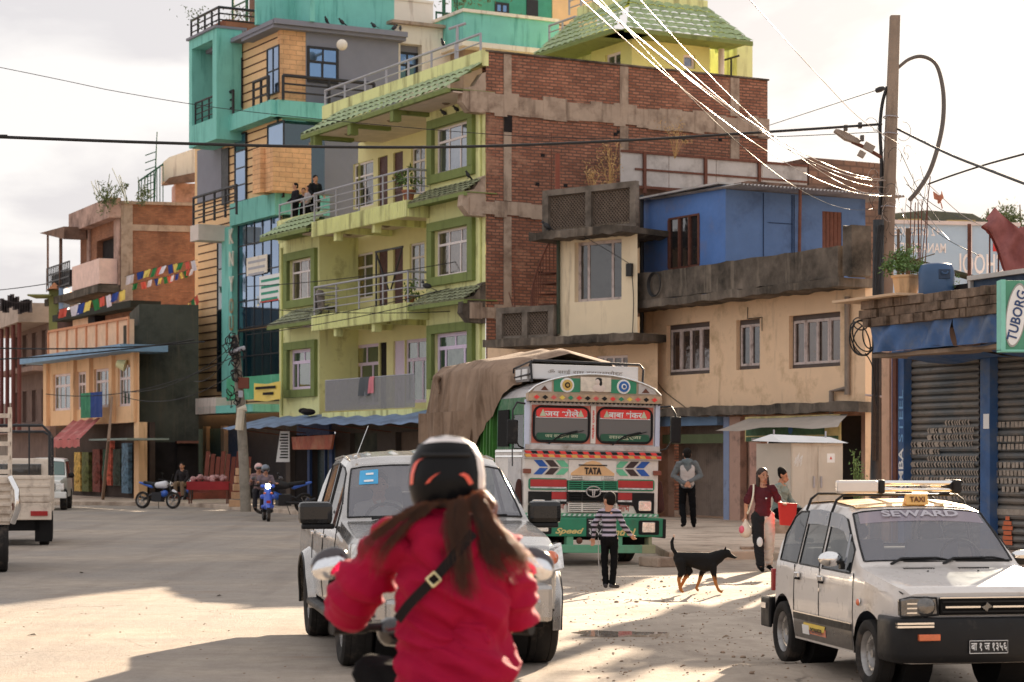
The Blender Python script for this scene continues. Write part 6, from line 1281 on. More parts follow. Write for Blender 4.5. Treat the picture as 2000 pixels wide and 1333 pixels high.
def wheel(root,x,y,r,wd,side,rimr=.58,spokes=0,name='wheel',dish=.02):
 """tyre with a rounded shoulder and tread grooves, pressed rim, hub; side = +-1 outward"""
 c=(x,y,r);ax=(side,0,0);h=wd/2
 t=MB().lathe([(r*rimr,h*.75),(r*.75,h*.98),(r*.92,h),(r*.985,h*.85),(r,h*.5),(r*.985,h*.47),(r,h*.42),(r,0),(r,-h*.42),(r*.985,-h*.47),(r,-h*.5),(r*.985,-h*.85),(r*.92,-h),(r*rimr,-h*.8)],c,ax,36,False).build('wheel',M['rubber'],root,smooth=45)
 b_=MB().lathe([(0,h*.35),(r*.12,h*.4),(r*.14,h*.15-dish),(r*.36,h*.1-dish),(r*.42,h*.3),(r*.50,h*.35),(r*rimr*.93,h*.05),(r*rimr,h*.72),(r*rimr*1.04,h*.8),(r*rimr,-h*.7)],c,ax,28,False)
 b_.build('rim',M['rim'],t,smooth=40)
 n=spokes or 8;q=MB()
 for i in range(n):a=2*math.pi*i/n;q.ell((x+side*(h*.2),y+math.cos(a)*r*.46,r+math.sin(a)*r*.46),(.012,r*.05,r*.05),8,5)
 q.build('rim_holes',M['underbody'],t,smooth=60)
 return t
class Shell:
 def __init__(s,root,ys,top,belt,hw,rw,sill,arches,ra,wins,paint,glassm=None,fz=None):
  s.root=root;s.top=tab(top);s.belt=tab(belt);s.hw=tab(hw);s.rw=tab(rw);s.sill=tab(sill)if isinstance(sill,list)else(lambda y:sill)
  s.hmax=max(t[1]for t in top);s.arches=arches;s.ra=ra;s.fz=fz or tab([(.15,.95),(.35,.985),(.55,1.),(.8,.99),(1.1,.965)])
  Y=set(ys[:2])|{t[0]for t in top}|{t[0]for t in belt}
  y0,y1=ys;k=y0
  while k<y1:Y.add(round(k,3));k+=.07
  for a in arches:
   for i in range(13):Y.add(round(a-ra*math.cos(math.pi*i/12),4))
  for w_ in wins:Y|={w_[1],w_[2]}
  Y=sorted(y for y in Y if y0-1e-6<=y<=y1+1e-6);Y=[y for i,y in enumerate(Y)if i==0 or y-Y[i-1]>.004 or any(abs(y-w_[j])<1e-6 for w_ in wins for j in(1,2))]
  s.Y=Y;secs=[s.section(y)for y in Y];n=len(secs[0]);body=MB();gl={}
  for i in range(len(Y)-1):
   ym=(Y[i]+Y[i+1])/2
   for sg in(1,-1):
    for j in range(n-1):
     q=[(sg*secs[i][j][0],Y[i],secs[i][j][1]),(sg*secs[i+1][j][0],Y[i+1],secs[i+1][j][1]),(sg*secs[i+1][j+1][0],Y[i+1],secs[i+1][j+1][1]),(sg*secs[i][j+1][0],Y[i],secs[i][j+1][1])]
     key=None
     for w_ in wins:
      if w_[1]<=ym<=w_[2]and j in w_[3]:key=(w_[0],sg if w_[4]else 0)
     (gl.setdefault(key,MB())if key else body).quad(*q)
  for e in(0,-1):
   c=secs[e];body.quad(*([(x,Y[e],z)for x,z in c]+[(-x,Y[e],z)for x,z in c[::-1][1:]]))
  s.body=body.build('body',paint,root,weld=True,smooth=32);s.glass=[]
  for(nm,sg),b_ in gl.items():
   g_=b_.build(nm,(glassm or{}).get(nm,GS),root,weld=True,smooth=40);s.glass.append(g_)
   cnt={}
   for f in g_.data.polygons:
    for e in f.edge_keys:cnt[e]=cnt.get(e,0)+1
   t=MB();vs=g_.data.vertices
   for e,c in cnt.items():
    if c==1:t.cyl(vs[e[0]].co,vs[e[1]].co,.009,n=5,cap=False)
   t.build('window_seal',M['blackplastic'],g_)
 def w(s,y,z):return s.hw(y)*s.fz(z)
 def section(s,y):
  sl=s.sill(y);zb=sl
  for a in s.arches:
   if abs(y-a)<s.ra:zb=max(zb,s.r0 if False else(math.sqrt(max(0,s.ra**2-(y-a)**2))+s.ra*.86-.0-.02))
  bz,tz=s.belt(y),s.top(y);zb=min(zb,bz-.06);g=max(0,min(1,(tz-bz)/(s.hmax-bz)));wb=s.w(y,bz);w4=lerp(wb*.97,s.rw(y),g**.9)
  p=[(s.w(y,lerp(zb,bz,t)),lerp(zb,bz,t))for t in(0,.2,.4,.6,.8,.94)];d=tz-bz
  return p+[(wb*.985,bz),(lerp(wb,w4,.96),bz+d*.82),(w4*.94,bz+d*.93),(w4*.8,bz+d*.965),(w4*.45,bz+d*.993),(0,tz)]
 def patch(s,y0,y1,z0,z1,off,m_,nm,sides=(1,-1),ny=10,parent=None,skew=0.):
  o=None
  for sg in sides:
   b_=MB();b_.grid(lambda u,t:(sg*(s.w(lerp(y0,y1,u),lerp(z0,z1,t))+off),lerp(y0,y1,u)+skew*t,lerp(z0,z1,t)),ny,4)
   o=b_.build(nm,m_,parent or s.root,smooth=60)
  return o
 def seam(s,y,z0,z1,sides=(1,-1)):
  for sg in sides:MB().tube([(sg*(s.w(y,lerp(z0,z1,t/6))+.0005),y,lerp(z0,z1,t/6))for t in range(7)],.005,4).build('door_seam',M['underbody'],s.root)
# ---------------------------------------------------------------- TAXI
tx=thing('taxi','white hatchback taxi with a yellow roof and black lower doors parked on the right','taxi')
pw_=mat('taxi_white',srgb(196,189,183),.3,.03,1.5,.10,2.2,coat=.7,dirt=srgb(176,160,144),damt=.25,dscale=1.6)
S=Shell(tx,(-1.64,1.62),[(-1.64,.775),(-1.56,.815),(-.82,.94),(-.76,.96),(-.26,1.385),(-.1,1.42),(.4,1.45),(1.0,1.425),(1.14,1.37),(1.46,.98),(1.54,.9),(1.62,.86)],
[(-1.64,.70),(-1.56,.745),(-.8,.87),(1.5,.90),(1.62,.80)],[(-1.64,.60),(-1.5,.66),(-1.1,.70),(-.6,.715),(.8,.715),(1.4,.69),(1.62,.62)],[(-1.64,.60),(-.8,.62),(-.3,.575),(.4,.58),(1.2,.56),(1.5,.6)],.24,(-1.02,1.155),.335,
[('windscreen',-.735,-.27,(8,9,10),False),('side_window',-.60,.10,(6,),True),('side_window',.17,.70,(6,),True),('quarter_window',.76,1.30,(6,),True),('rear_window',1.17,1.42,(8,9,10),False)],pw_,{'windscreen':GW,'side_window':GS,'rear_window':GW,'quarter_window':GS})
for y in(-.70,.135,.80):S.seam(y,.26,.88)
S.patch(-.68,.80,.26,.47,.006,mat('black_lower_door',srgb(44,42,42),.3,.1,3,0,coat=.5,dirt=srgb(100,88,76),damt=.3),'lower_cladding',ny=24);S.patch(-.68,.80,.415,.47,.010,M['blackplastic'],'rub_strip',ny=24);S.patch(-.68,.80,.472,.482,.012,M['chrome'],'trim_line',ny=24);S.patch(-1.35,1.5,.765,.772,.004,pw_,'body_line',ny=24)
dk=S.patch(-.05,.5,.31,.375,.009,M['amber'],'side_decal',(-1,));S.patch(-.0,.56,.345,.40,.011,M['yellow'],'side_decal',(-1,),skew=-.05);S.patch(.38,.56,.30,.38,.012,M['whitepaint'],'side_decal',(-1,))
lettering('POWER',.3,.045,frame_on((-(S.w(.2,.35)+.016),.18,.345),(0,-1,0),(0,0,1)),M['blackplastic'],tx)
# bonnet shut lines, vents, washers
for sg in(1,-1):MB().tube([(sg*lerp(.63,.60,t/8)*(1),lerp(-1.6,-.8,t/8),lerp(.765,.905,t/8)+.004)for t in range(9)],.005,4).build('bonnet_seam',M['underbody'],tx)
m=MB()
for x0 in(-.36,.1):
 for k in range(12):m.box(x0+k*.022,x0+k*.022+.009,-.93,-.88,.922,.93)
m.build('bonnet_vent',M['underbody'],tx);MB().ell((-.2,-1.02,.905),.01,8,6).ell((.22,-1.02,.905),.01,8,6).build('washer_nozzle',M['blackplastic'],tx)
# nose
m=MB();m.box(-.36,.36,-1.685,-1.63,.61,.735).build('grille',M['underbody'],tx,bevel=.006)
m=MB()
for z in(.63,.705):m.box(-.35,.35,-1.70,-1.68,z,z+.012)
m.build('grille_bar',M['blackplastic'],tx);MB().box(-.33,-.05,-1.71,-1.69,.665,.679).box(.05,.33,-1.71,-1.69,.665,.679).box(-.37,.37,-1.70,-1.66,.738,.747).build('grille_trim',M['chrome'],tx)
m=MB();m.prism([(-.0,.035),(.045,.0),(.012,-.012),(0,-.035),(-.045,0),(-.012,.012)],-1.715,-1.70);m.v=[v+V((0,0,.672))for v in m.v];m.build('badge',M['lensdark'],tx)
for sg in(1,-1):
 h_=MB();h_.prism([(sg*.375,.612),(sg*.60,.595),(sg*.672,.605),(sg*.675,.73),(sg*.60,.748),(sg*.39,.742)],-1.678,-1.60).build('headlight',M['lensdark'],tx,bevel=.012)
 o=tx.children[-1];MB().lathe([(.0,.0),(.05,.004),(.075,.012),(.082,.02)],(sg*.475,-1.69,.675),(0,1,0),20).build('reflector',M['lensdark'],o,smooth=50)
 m=MB()
 for k in range(3):m.box(sg*.6-.03,sg*.6+.05,-1.69,-1.672,.625+k*.035,.635+k*.035)
 m.build('lens_bar',M['chrome'],o)
 MB().tube([(sg*.375,-1.68,.612),(sg*.60,-1.68,.595),(sg*.672,-1.665,.605),(sg*.675,-1.655,.73),(sg*.60,-1.67,.748),(sg*.39,-1.68,.742),(sg*.375,-1.68,.612)],.007,5).build('lamp_surround',M['blackplastic'],o)
bpth=[(.737,-1.34),(.742,-1.52),(.732,-1.62),(.69,-1.70),(.60,-1.745),(.45,-1.765),(.2,-1.775),(0,-1.778)];bpth=[(-x,y)for x,y in bpth]+bpth[::-1][1:];bmp=MB();bz=[(.25,.05),(.28,.012),(.32,.0),(.55,.0),(.58,.010),(.592,.03),(.592,.12)]
def bpt(i,j):x,y=bpth[i];o_=bz[j][1];return(x*(1-o_*.9),y+o_,bz[j][0])
for i in range(len(bpth)-1):
 for j in range(len(bz)-1):bmp.quad(bpt(i,j),bpt(i+1,j),bpt(i+1,j+1),bpt(i,j+1))
bmp.build('front_bumper',M['blackplastic'],tx,weld=True,smooth=40)
for sg in(1,-1):
 m=MB()
 for k in range(2):m.box(min(sg*.45,sg*.74),max(sg*.45,sg*.74),-1.782,-1.74,.525+k*.024,.540+k*.024)
 m.build('bumper_trim',M['chrome'],tx);MB().box(min(sg*.40,sg*.57),max(sg*.40,sg*.57),-1.785,-1.75,.425,.475).build('indicator',M['amber'],tx,bevel=.006)
MB().box(-.02-.155,-.02+.155,-1.79,-1.765,.325,.425).build('number_plate',mat('plate_black',srgb(22,22,24),.5),tx,bevel=.004);o=tx.children[-1]
lettering('बा १ ज १३५६',.285,.062,frame_on((-.02,-1.795,.375),(1,0,0),(0,0,1)),M['whitepaint'],o,bold=.006)
m=MB();m.tube([(-.172,-1.793,.328),(.132,-1.793,.328),(.132,-1.793,.422),(-.172,-1.793,.422),(-.172,-1.793,.328)],.003,4).build('plate_border',M['whitepaint'],o)
rb_=MB();rb_.box(-.70,.70,1.56,1.72,.30,.55)
for sg in(1,-1):rb_.box(min(sg*.70,sg*.735),max(sg*.70,sg*.735),1.44,1.70,.28,.55)
rb_.build('rear_bumper',M['blackplastic'],tx,bevel=.03)
MB().box(-.75,-.738,1.50,1.64,.45,.50).build('bumper_trim',M['chrome'],tx)
for sg in(1,-1):MB().box(min(sg*.52,sg*.66),max(sg*.52,sg*.66),1.60,1.635,.6,.8).build('tail_light',M['redlens'],tx,bevel=.01)
for sg in(1,-1):
 for y in(-1.02,1.155):wheel(tx,sg*.635,y,.268,.155,sg,.66,10)
 MB().box(sg*.56-.07,sg*.56+.09,-.70,-.685,.12,.36).build('mudflap',mat('dusty_flap',srgb(120,104,90),.9),tx)
m=MB();m.box(-.60,.60,-1.5,1.5,.22,.32).box(-.55,.55,-1.55,-.75,.3,.72).build('underbody',M['underbody'],tx)
for sg in(1,-1):
 for y in(-1.02,1.155):MB().lathe([(.33,0),(.33,.22)],(sg*.5,y,.30),(-sg*1,0,0),20,True).build('wheel_well',M['underbody'],tx)
# wing mirrors, handles, side lamp, rain guards
mi=MB();mi.ell((-.815,-.47,.985),(.105,.045,.062),16,10);mi.build('wing_mirror',M['chrome'],tx,smooth=60);MB().box(-.74,-.70,-.5,-.44,.90,.97).build('mirror_foot',M['blackplastic'],tx,bevel=.006)
mi=MB();mi.ell((.815,-.5,.985),(.105,.05,.062),16,10);mi.build('wing_mirror',M['blackplastic'],tx,smooth=60);MB().ell((.815,-.515,1.005),(.1,.045,.04),16,10).build('mirror_cap',M['chrome'],tx,smooth=60)
for y in(-.0,.62):
 for sg in(1,-1):MB().box(sg*.726-.012,sg*.726+.012,y,y+.11,.775,.82).build('door_handle',M['chrome'],tx,bevel=.008);MB().box(sg*.722-.01,sg*.722+.01,y+.01,y+.1,.755,.785).build('handle_recess',M['underbody'],tx)
MB().lathe([(0,.018),(.022,.012),(.03,0)],(-.722,-.86,.66),(-1,0,0),14).build('side_repeater',M['amber'],tx,smooth=50);MB().lathe([(.02,.004),(.032,0),(.03,.006)],(-.716,-.86,.66),(-1,0,0),14).build('repeater_ring',M['chrome'],tx,smooth=50)
MB().lathe([(.0,.004),(.016,.002)],(-.722,.1,.70),(-1,0,0),10).build('key_lock',M['chrome'],tx)
for y0,y1 in((-.42,.12),(.16,.70)):
 m=MB();m.grid(lambda u,t:(-(lerp(S.section(lerp(y0,y1,u))[7][0],S.section(lerp(y0,y1,u))[6][0],t*.22)+.014),lerp(y0,y1,u),lerp(S.section(lerp(y0,y1,u))[7][1]+.015,S.section(lerp(y0,y1,u))[6][1],t*.26)),10,2)
 if y0<0:m.grid(lambda u,t:(-(lerp(S.section(-.42)[7][0],.71,u)+.014),-.42+.0-.12*u-.05*t,lerp(S.section(-.42)[7][1],.95,u)),6,2)
 m.build('rain_guard',mat('smoked_guard',srgb(92,96,106),.3,coat=.5),tx,smooth=60)
# yellow roof panel following the roof, taxi plate, rack
m=MB();m.grid(lambda u,t:((lambda y,s_:(s_*.50,y,(lambda sc:sc[11][1]+(sc[9][1]-sc[11][1])*abs(s_)**2.2+.006)(S.section(y))))(lerp(-.2,1.15,t),lerp(-1,1,u))),14,16).build('roof_panel',mat('taxi_yellow',srgb(222,164,66),.35,.06,3,.05,coat=.6),tx,smooth=60)
tp_=MB();tp_.prism([(-.19,1.412),(-.10,1.425),(-.15,1.50),(-.17,1.50)],-.06,.13,'x').build('taxi_plate',mat('taxi_yellow',srgb(222,164,66)),tx,bevel=.004);o=tx.children[-1]
lettering('TAXI',.13,.045,frame_on((.035,-.187,1.458),(1,0,0),(0,.18,1)),M['rust'],o,bold=.02)
rk=thing('roof_rack','polished aluminium roof rack with black end caps on the taxi roof','roof rack');RK=[]
for y in(.12,.78):
 m=MB();m.tube([(-.60,y,1.30),(-.56,y,1.40),(-.50,y,1.445),(.50,y,1.445),(.56,y,1.40),(.60,y,1.30)],.012,6).build('crossbar_foot',M['blackplastic'],rk,smooth=60)
for sg in(-1,1):
 m=MB();x0=sg*.43;m.box(x0-.085,x0+.085,-.02,.06,1.475,1.57)if False else None
 MB().lathe([(.0,0),(.035,0.0),(.052,.02),(.052,.16),(.0,.16)],(x0,.0,1.52),(0,1,0),20).build('front_cap',M['chrome']if sg<0 else M['blackplastic'],rk,smooth=40)
m=MB();m.tube([(-.47,.02,1.55),(.44,.02,1.545)],.02,10).tube([(-.47,.02,1.49),(.44,.02,1.49)],.015,10).tube([(-.30,.82,1.53),(.44,.82,1.53)],.02,10).tube([(.47,.12,1.52),(.47,.82,1.52)],.02,8).tube([(0,.02,1.49),(0,.95,1.5)],.014,8).build('rail',M['chrome'],rk,smooth=60)
MB().box(-.60,-.24,-.02,.05,1.46,1.57).build('name_plate',mat('brushed_alu',srgb(200,192,186),.3,.05,4,0,metal=.8),rk,bevel=.02);MB().box(-.235,-.18,-.022,.055,1.455,1.575).build('end_cap',M['blackplastic'],rk,bevel=.02);MB().box(.42,.49,-.03,.06,1.455,1.575).build('end_cap',M['blackplastic'],rk,bevel=.02)
# wipers, interior, windscreen banner
for x0,x1 in((-.42,.08),(.02,.56)):
 m=MB();m.tube([(x0,-.79,.955),(x0+.10,-.745,.995),(x1-.1,-.735,1.0),(x1,-.735,.985)],[.012,.012,.009,.005],5).tube([(x0+.12,-.75,.975),(x1+.04,-.745,.965)],.008,4).build('wiper',M['blackplastic'],tx)
def ws(u,t,off=.006):
 y=lerp(-.735,-.27,t);c=S.section(y);a=abs(u);z=c[11][1]+(c[8][1]-c[11][1])*a**2.2;return V((u*c[8][0],y-off*.6,z+off))
MB().grid(lambda a,t:ws(lerp(-.93,.93,a),lerp(.76,.985,t)),20,3).build('sun_strip',glass('sun_strip_film',(.84,.80,.84),.2,.6,(.62,.54,.62)),tx,smooth=60)
T_=frame_on(ws(0,.89,.012),(1,0,0),(ws(0,.98,0)-ws(0,.8,0)));lettering('SEWARD',.66,.078,T_,mat('pale_grey_letters',srgb(168,164,172),.6),tx,bold=.03)
for x in(-.33,.33):MB().prism([(-.22,.45),(.22,.45),(.24,.6),(.30,1.1),(.22,1.12),(.14,.62),(-.22,.6)],x-.23,x+.23,'x').build('front_seat',M['seat'],tx,bevel=.03);MB().ell((x,.27,1.18),(.11,.05,.08),12,8).build('headrest',M['seat'],tx,smooth=60)
MB().box(-.55,.55,.75,1.0,.45,1.02).build('rear_seat',M['seat'],tx,bevel=.04);MB().box(-.60,.60,-.80,-.45,.70,.90).build('dashboard',M['blackplastic'],tx,bevel=.04)
MB().tube([(.32+.17*math.cos(t/16*6.283),-.42+.05*math.sin(t/16*6.283),.98+.15*math.sin(t/16*6.283))for t in range(17)],.013,6).build('steering_wheel',M['underbody'],tx,smooth=60)
def place(o,loc,rz,s=1.,roll=0.):
 o.location=loc;o.rotation_euler=(0,roll,rz);o.scale=(s,s,s)
place(tx,(3.29,17.95,GZ),R(10.5));place(rk,(3.29,17.95,GZ+.045),R(10.5))
# ---------------------------------------------------------------- SILVER PICKUP
pk=thing('pickup_truck','silver double cab pickup with a blue permit sticker right behind the crimson rider','pickup truck')
sv=mat('silver_paint',srgb(160,157,154),.24,.03,1.5,.03,6,metal=.75,coat=.8,dirt=srgb(150,140,130),damt=.3,dscale=2)
Q=Shell(pk,(-2.32,2.7),[(-2.32,.92),(-2.2,1.0),(-1.9,1.06),(-1.02,1.16),(-.95,1.18),(-.30,1.66),(-.12,1.72),(.3,1.765),(1.2,1.74),(1.32,1.68),(1.52,1.18),(1.6,1.12),(2.7,1.12)],
[(-2.32,.86),(-2.2,.93),(-1.9,.99),(-.95,1.10),(1.5,1.12),(1.6,1.10),(2.7,1.10)],[(-2.32,.62),(-2.25,.74),(-2.05,.82),(-1.7,.85),(-1.1,.865),(1.6,.865),(2.7,.85)],[(-2.32,.7),(-1,.74),(-.3,.67),(.4,.68),(1.3,.65),(1.6,.8)],[(-2.32,.52),(-1.9,.44),(-1.2,.42),(2.7,.45)],(-1.5,1.5),.43,
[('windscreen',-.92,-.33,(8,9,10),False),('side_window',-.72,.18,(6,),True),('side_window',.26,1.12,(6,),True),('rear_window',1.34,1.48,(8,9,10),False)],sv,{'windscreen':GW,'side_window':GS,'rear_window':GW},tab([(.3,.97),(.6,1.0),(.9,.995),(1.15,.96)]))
for y in(-.85,.22,1.2):Q.seam(y,.46,1.1)
for sg in(1,-1):
 MB().tube([(sg*lerp(.62,.70,t/8),lerp(-2.22,-1.0,t/8),lerp(.975,1.135,t/8)+.004)for t in range(9)],.006,4).build('bonnet_seam',M['underbody'],pk)
 for yc in(-1.5,1.5):
  m=MB();nn=16
  def fl(u,t,yc=yc,sg=sg):
   a=math.pi*(-.05+1.1*u);y=yc-(.44+.07*(1-t))*math.cos(a)*1.02;z=.36+(.43+.075*(1-t))*math.sin(a);return(sg*(Q.w(y,max(z,.4))-.01+(.075 if t>.01 else .0)*(1 if t<1.1 else 0)*min(1,t*1.4)),y,max(z,.30))
  m.grid(fl,20,4).build('wheel_flare',sv,pk,smooth=50);MB().tube([fl(u/16,1.0)for u in range(17)],.014,5).build('flare_lip',M['blackplastic'],pk,smooth=60)
  wheel(pk,sg*.76,yc,.375,.25,sg,.58,6);MB().lathe([(.43,0),(.43,.3)],(sg*.62,yc,.40),(-sg,0,0),20).build('wheel_well',M['underbody'],pk)
# head lamps: chrome housing with amber roundel and dark lens
 h_=MB();h_.hexa([(sg*.44,-2.41,.73),(sg*.86,-2.19,.80),(sg*.86,-2.0,.80),(sg*.44,-2.2,.73),(sg*.47,-2.37,.93),(sg*.85,-2.12,1.02),(sg*.84,-1.95,1.02),(sg*.47,-2.15,.93)]);h_.build('headlight',M['lens'],pk,bevel=.02);o=pk.children[-1]
 MB().lathe([(0,.05),(.05,.03),(.06,0)],(sg*.74,-2.235,.90),(sg*.5,-.86,.05),16).build('indicator',M['amber'],o,smooth=50);MB().lathe([(0,.02),(.08,.05),(.088,0)],(sg*.57,-2.33,.85),(sg*.45,-.9,.05),18).build('reflector',M['lensdark'],o,smooth=50)
 m=MB();m.box(sg*1.0-.145,sg*1.0+.145,-.72,-.60,1.13,1.325);m.build('wing_mirror',mat('gloss_black',srgb(14,14,16),.25,.1,5,0,coat=.3),pk,bevel=.045);MB().box(min(sg*.84,sg*1.12),max(sg*.84,sg*1.12),-.70,-.62,1.09,1.135).build('mirror_foot',M['blackplastic'],pk,bevel=.015)
 for y in(.05,1.0):MB().box(sg*.87-.015,sg*.87+.015,y,y+.15,.985,1.02).build('door_handle',M['chrome'],pk,bevel=.008)
 MB().box(min(sg*.80,sg*.93),max(sg*.80,sg*.93),-1.0,1.0,.34,.40).build('side_step',M['blackplastic'],pk,bevel=.02)
 MB().tube([(sg*.655,-.05,1.685),(sg*.655,.3,1.715),(sg*.635,1.2,1.69)],.010,6).build('gutter',sv,pk,smooth=60)
m=MB()
for k in range(5):x=-.44+k*.22;m.grid(lambda u,t,x=x:(x+lerp(-.05,.05,u),lerp(-.02,1.15,t),(lambda c:c[11][1]+(c[8][1]-c[11][1])*(abs(x)/c[8][0])**2.2)(Q.section(lerp(-.02,1.15,t)))+(.011*math.sin(math.pi*u)*min(1,5*t)+.001)),6,14)
m.build('roof_rib',sv,pk,smooth=60)
m=MB();m.box(-.72,.72,-2.42,-2.2,.40,.70).box(-.62,.62,-2.46,-2.38,.42,.60);m.build('front_bumper',sv,pk,bevel=.09);MB().box(-.5,.5,-2.465,-2.43,.42,.56).box(-.40,.40,-2.36,-2.3,.74,.90).build('grille',M['underbody'],pk,bevel=.01)
MB().box(-.41,.41,-2.375,-2.34,.80,.83).build('grille_bar',M['chrome'],pk);MB().box(-.25,.25,-2.48,-2.46,.56,.68).build('number_plate',mat('plate_black',srgb(22,22,24)),pk);lettering('बा १२ च ४०८',.42,.07,frame_on((0,-2.484,.62),(1,0,0),(0,0,1)),M['whitepaint'],pk.children[-1],bold=.01)
MB().box(-.7,.7,-2.1,2.6,.34,.46).box(-.7,.7,-2.1,-.98,.45,.86).build('underbody',M['underbody'],pk)
for sg in(-1,1):
 MB().prism([(-.12,.7),(.35,.7),(.52,1.42),(.40,1.44),(.2,.86),(-.12,.86)],sg*.36-.25,sg*.36+.25,'x').build('front_seat',M['seat'],pk,bevel=.04);MB().ell((sg*.36,.47,1.50),(.13,.06,.1),12,8).build('headrest',M['seat'],pk,smooth=60)
MB().box(-.7,.7,.95,1.25,.7,1.38).build('rear_seat',M['seat'],pk,bevel=.05);MB().box(-.72,.72,-.98,-.5,.85,1.10).build('dashboard',M['blackplastic'],pk,bevel=.05)
MB().tube([(-.36+.19*math.cos(t/16*6.283),-.46+.07*math.sin(t/16*6.283),1.13+.17*math.sin(t/16*6.283))for t in range(17)],.016,6).build('steering_wheel',M['underbody'],pk,smooth=60)
def qs(u,t,off=.006):y=lerp(-.92,-.33,t);c=Q.section(y);return V((u*c[8][0],y-off*.7,c[11][1]+(c[8][1]-c[11][1])*abs(u)**2.2+off))
MB().grid(lambda a,t:qs(lerp(-.88,-.64,a),lerp(.64,.93,t)),4,3).build('permit_sticker',mat('sticker_blue',srgb(40,150,200),.5),pk,smooth=60);o=pk.children[-1]
MB().grid(lambda a,t:qs(lerp(-.82,-.70,a),lerp(.68,.72,t),.01),3,1).grid(lambda a,t:qs(lerp(-.80,-.70,a),lerp(.82,.86,t),.01),3,1).build('sticker_print',M['whitepaint'],o)
for x0,x1 in((-.55,.05),(.1,.62)):MB().tube([(x0,-.985,1.185),(x0+.1,-.93,1.20),(x1,-.915,1.21)],.011,5).build('wiper',M['blackplastic'],pk)
MB().tube([(-.60,-.20,1.70),(-.60+.0,-.18,1.71)],.018,8).tube([(-.60,-.20,1.70),(-.50,-.28,1.98)],.004,5).build('antenna',M['chrome'],pk)
place(pk,(-.87,20.35,GZ),R(10.5),1.06)
# ---------------------------------------------------------------- DECORATED LORRY
lo=thing('lorry','painted cargo lorry with a decorated silver and green cab and brown tarpaulin','lorry')
W=1.24;wh=mat('lorry_white',srgb(214,206,198),.4,.04,2,.05,dirt=srgb(170,152,136),damt=.3,dscale=2.5);sil=mat('lorry_silver',srgb(176,172,172),.35,.06,4,.1,12,metal=.5,dirt=srgb(130,112,98),damt=.35,dscale=3);gn=mat('lorry_green',srgb(24,128,92),.45,.08,3,.05,dirt=srgb(70,110,84),damt=.25);dgn=mat('lorry_dark_green',srgb(28,96,52),.5,.25,4,.1,streak=srgb(150,160,120),samt=.3);lgn=mat('lorry_mint',srgb(92,160,124),.6,.08,3,.05,dirt=srgb(120,120,96),damt=.3)
MB().prism([(-W,.88),(W,.88),(W,2.0),(-W,2.0)],0,1.8).build('cab_lower',wh,lo,bevel=.03)
# upper cab: silver frame round two windscreens
fw=MB(tr(0,-.005,0));hl=[(-1.10,-.07,2.13,2.75),(.07,1.10,2.13,2.75)];fw.T=Matrix(((1,0,0,0),(0,-1,0,0),(0,0,1,0),(0,0,0,1)));fw.wall(-W+.02,W-.02,1.98,2.84,hl,0,.06).build('windscreen_frame',sil,lo)
MB().box(-W+.02,W-.02,.75,1.75,1.98,2.9).box(-W+.02,-W+.07,.0,.75,2.6,2.9).box(-W+.02,-W+.07,.0,.16,2.0,2.6).box(W-.07,W-.02,.0,.75,2.6,2.9).box(W-.07,W-.02,.0,.16,2.0,2.6).build('cab_upper',dgn,lo,bevel=.01)
MB().box(-W+.03,-W+.05,.16,.75,2.02,2.6).box(W-.05,W-.03,.16,.75,2.02,2.6).build('side_window',GS,lo)
for sg in(-1,1):MB().box(sg*1.2-.05,sg*1.2+.04,-.04,.03,2.0,2.86).build('corner_post',mat('pale_blue_silver',srgb(184,192,214),.4,.05,4,0,metal=.3),lo,bevel=.015)
def rrect(x0,x1,z0,z1,r,n=5):return[(cx_+r*math.cos(a0+math.pi/2*k/n),cz_+r*math.sin(a0+math.pi/2*k/n))for cx_,cz_,a0 in((x1-r,z1-r,0),(x0+r,z1-r,math.pi/2),(x0+r,z0+r,math.pi),(x1-r,z0+r,1.5*math.pi))for k in range(n+1)]
orm=mat('salmon_corner',srgb(196,104,84),.6);redb=mat('banner_bright_red',srgb(222,34,30),.5,.04);gdk=mat('screen_green',srgb(28,84,62),.5)
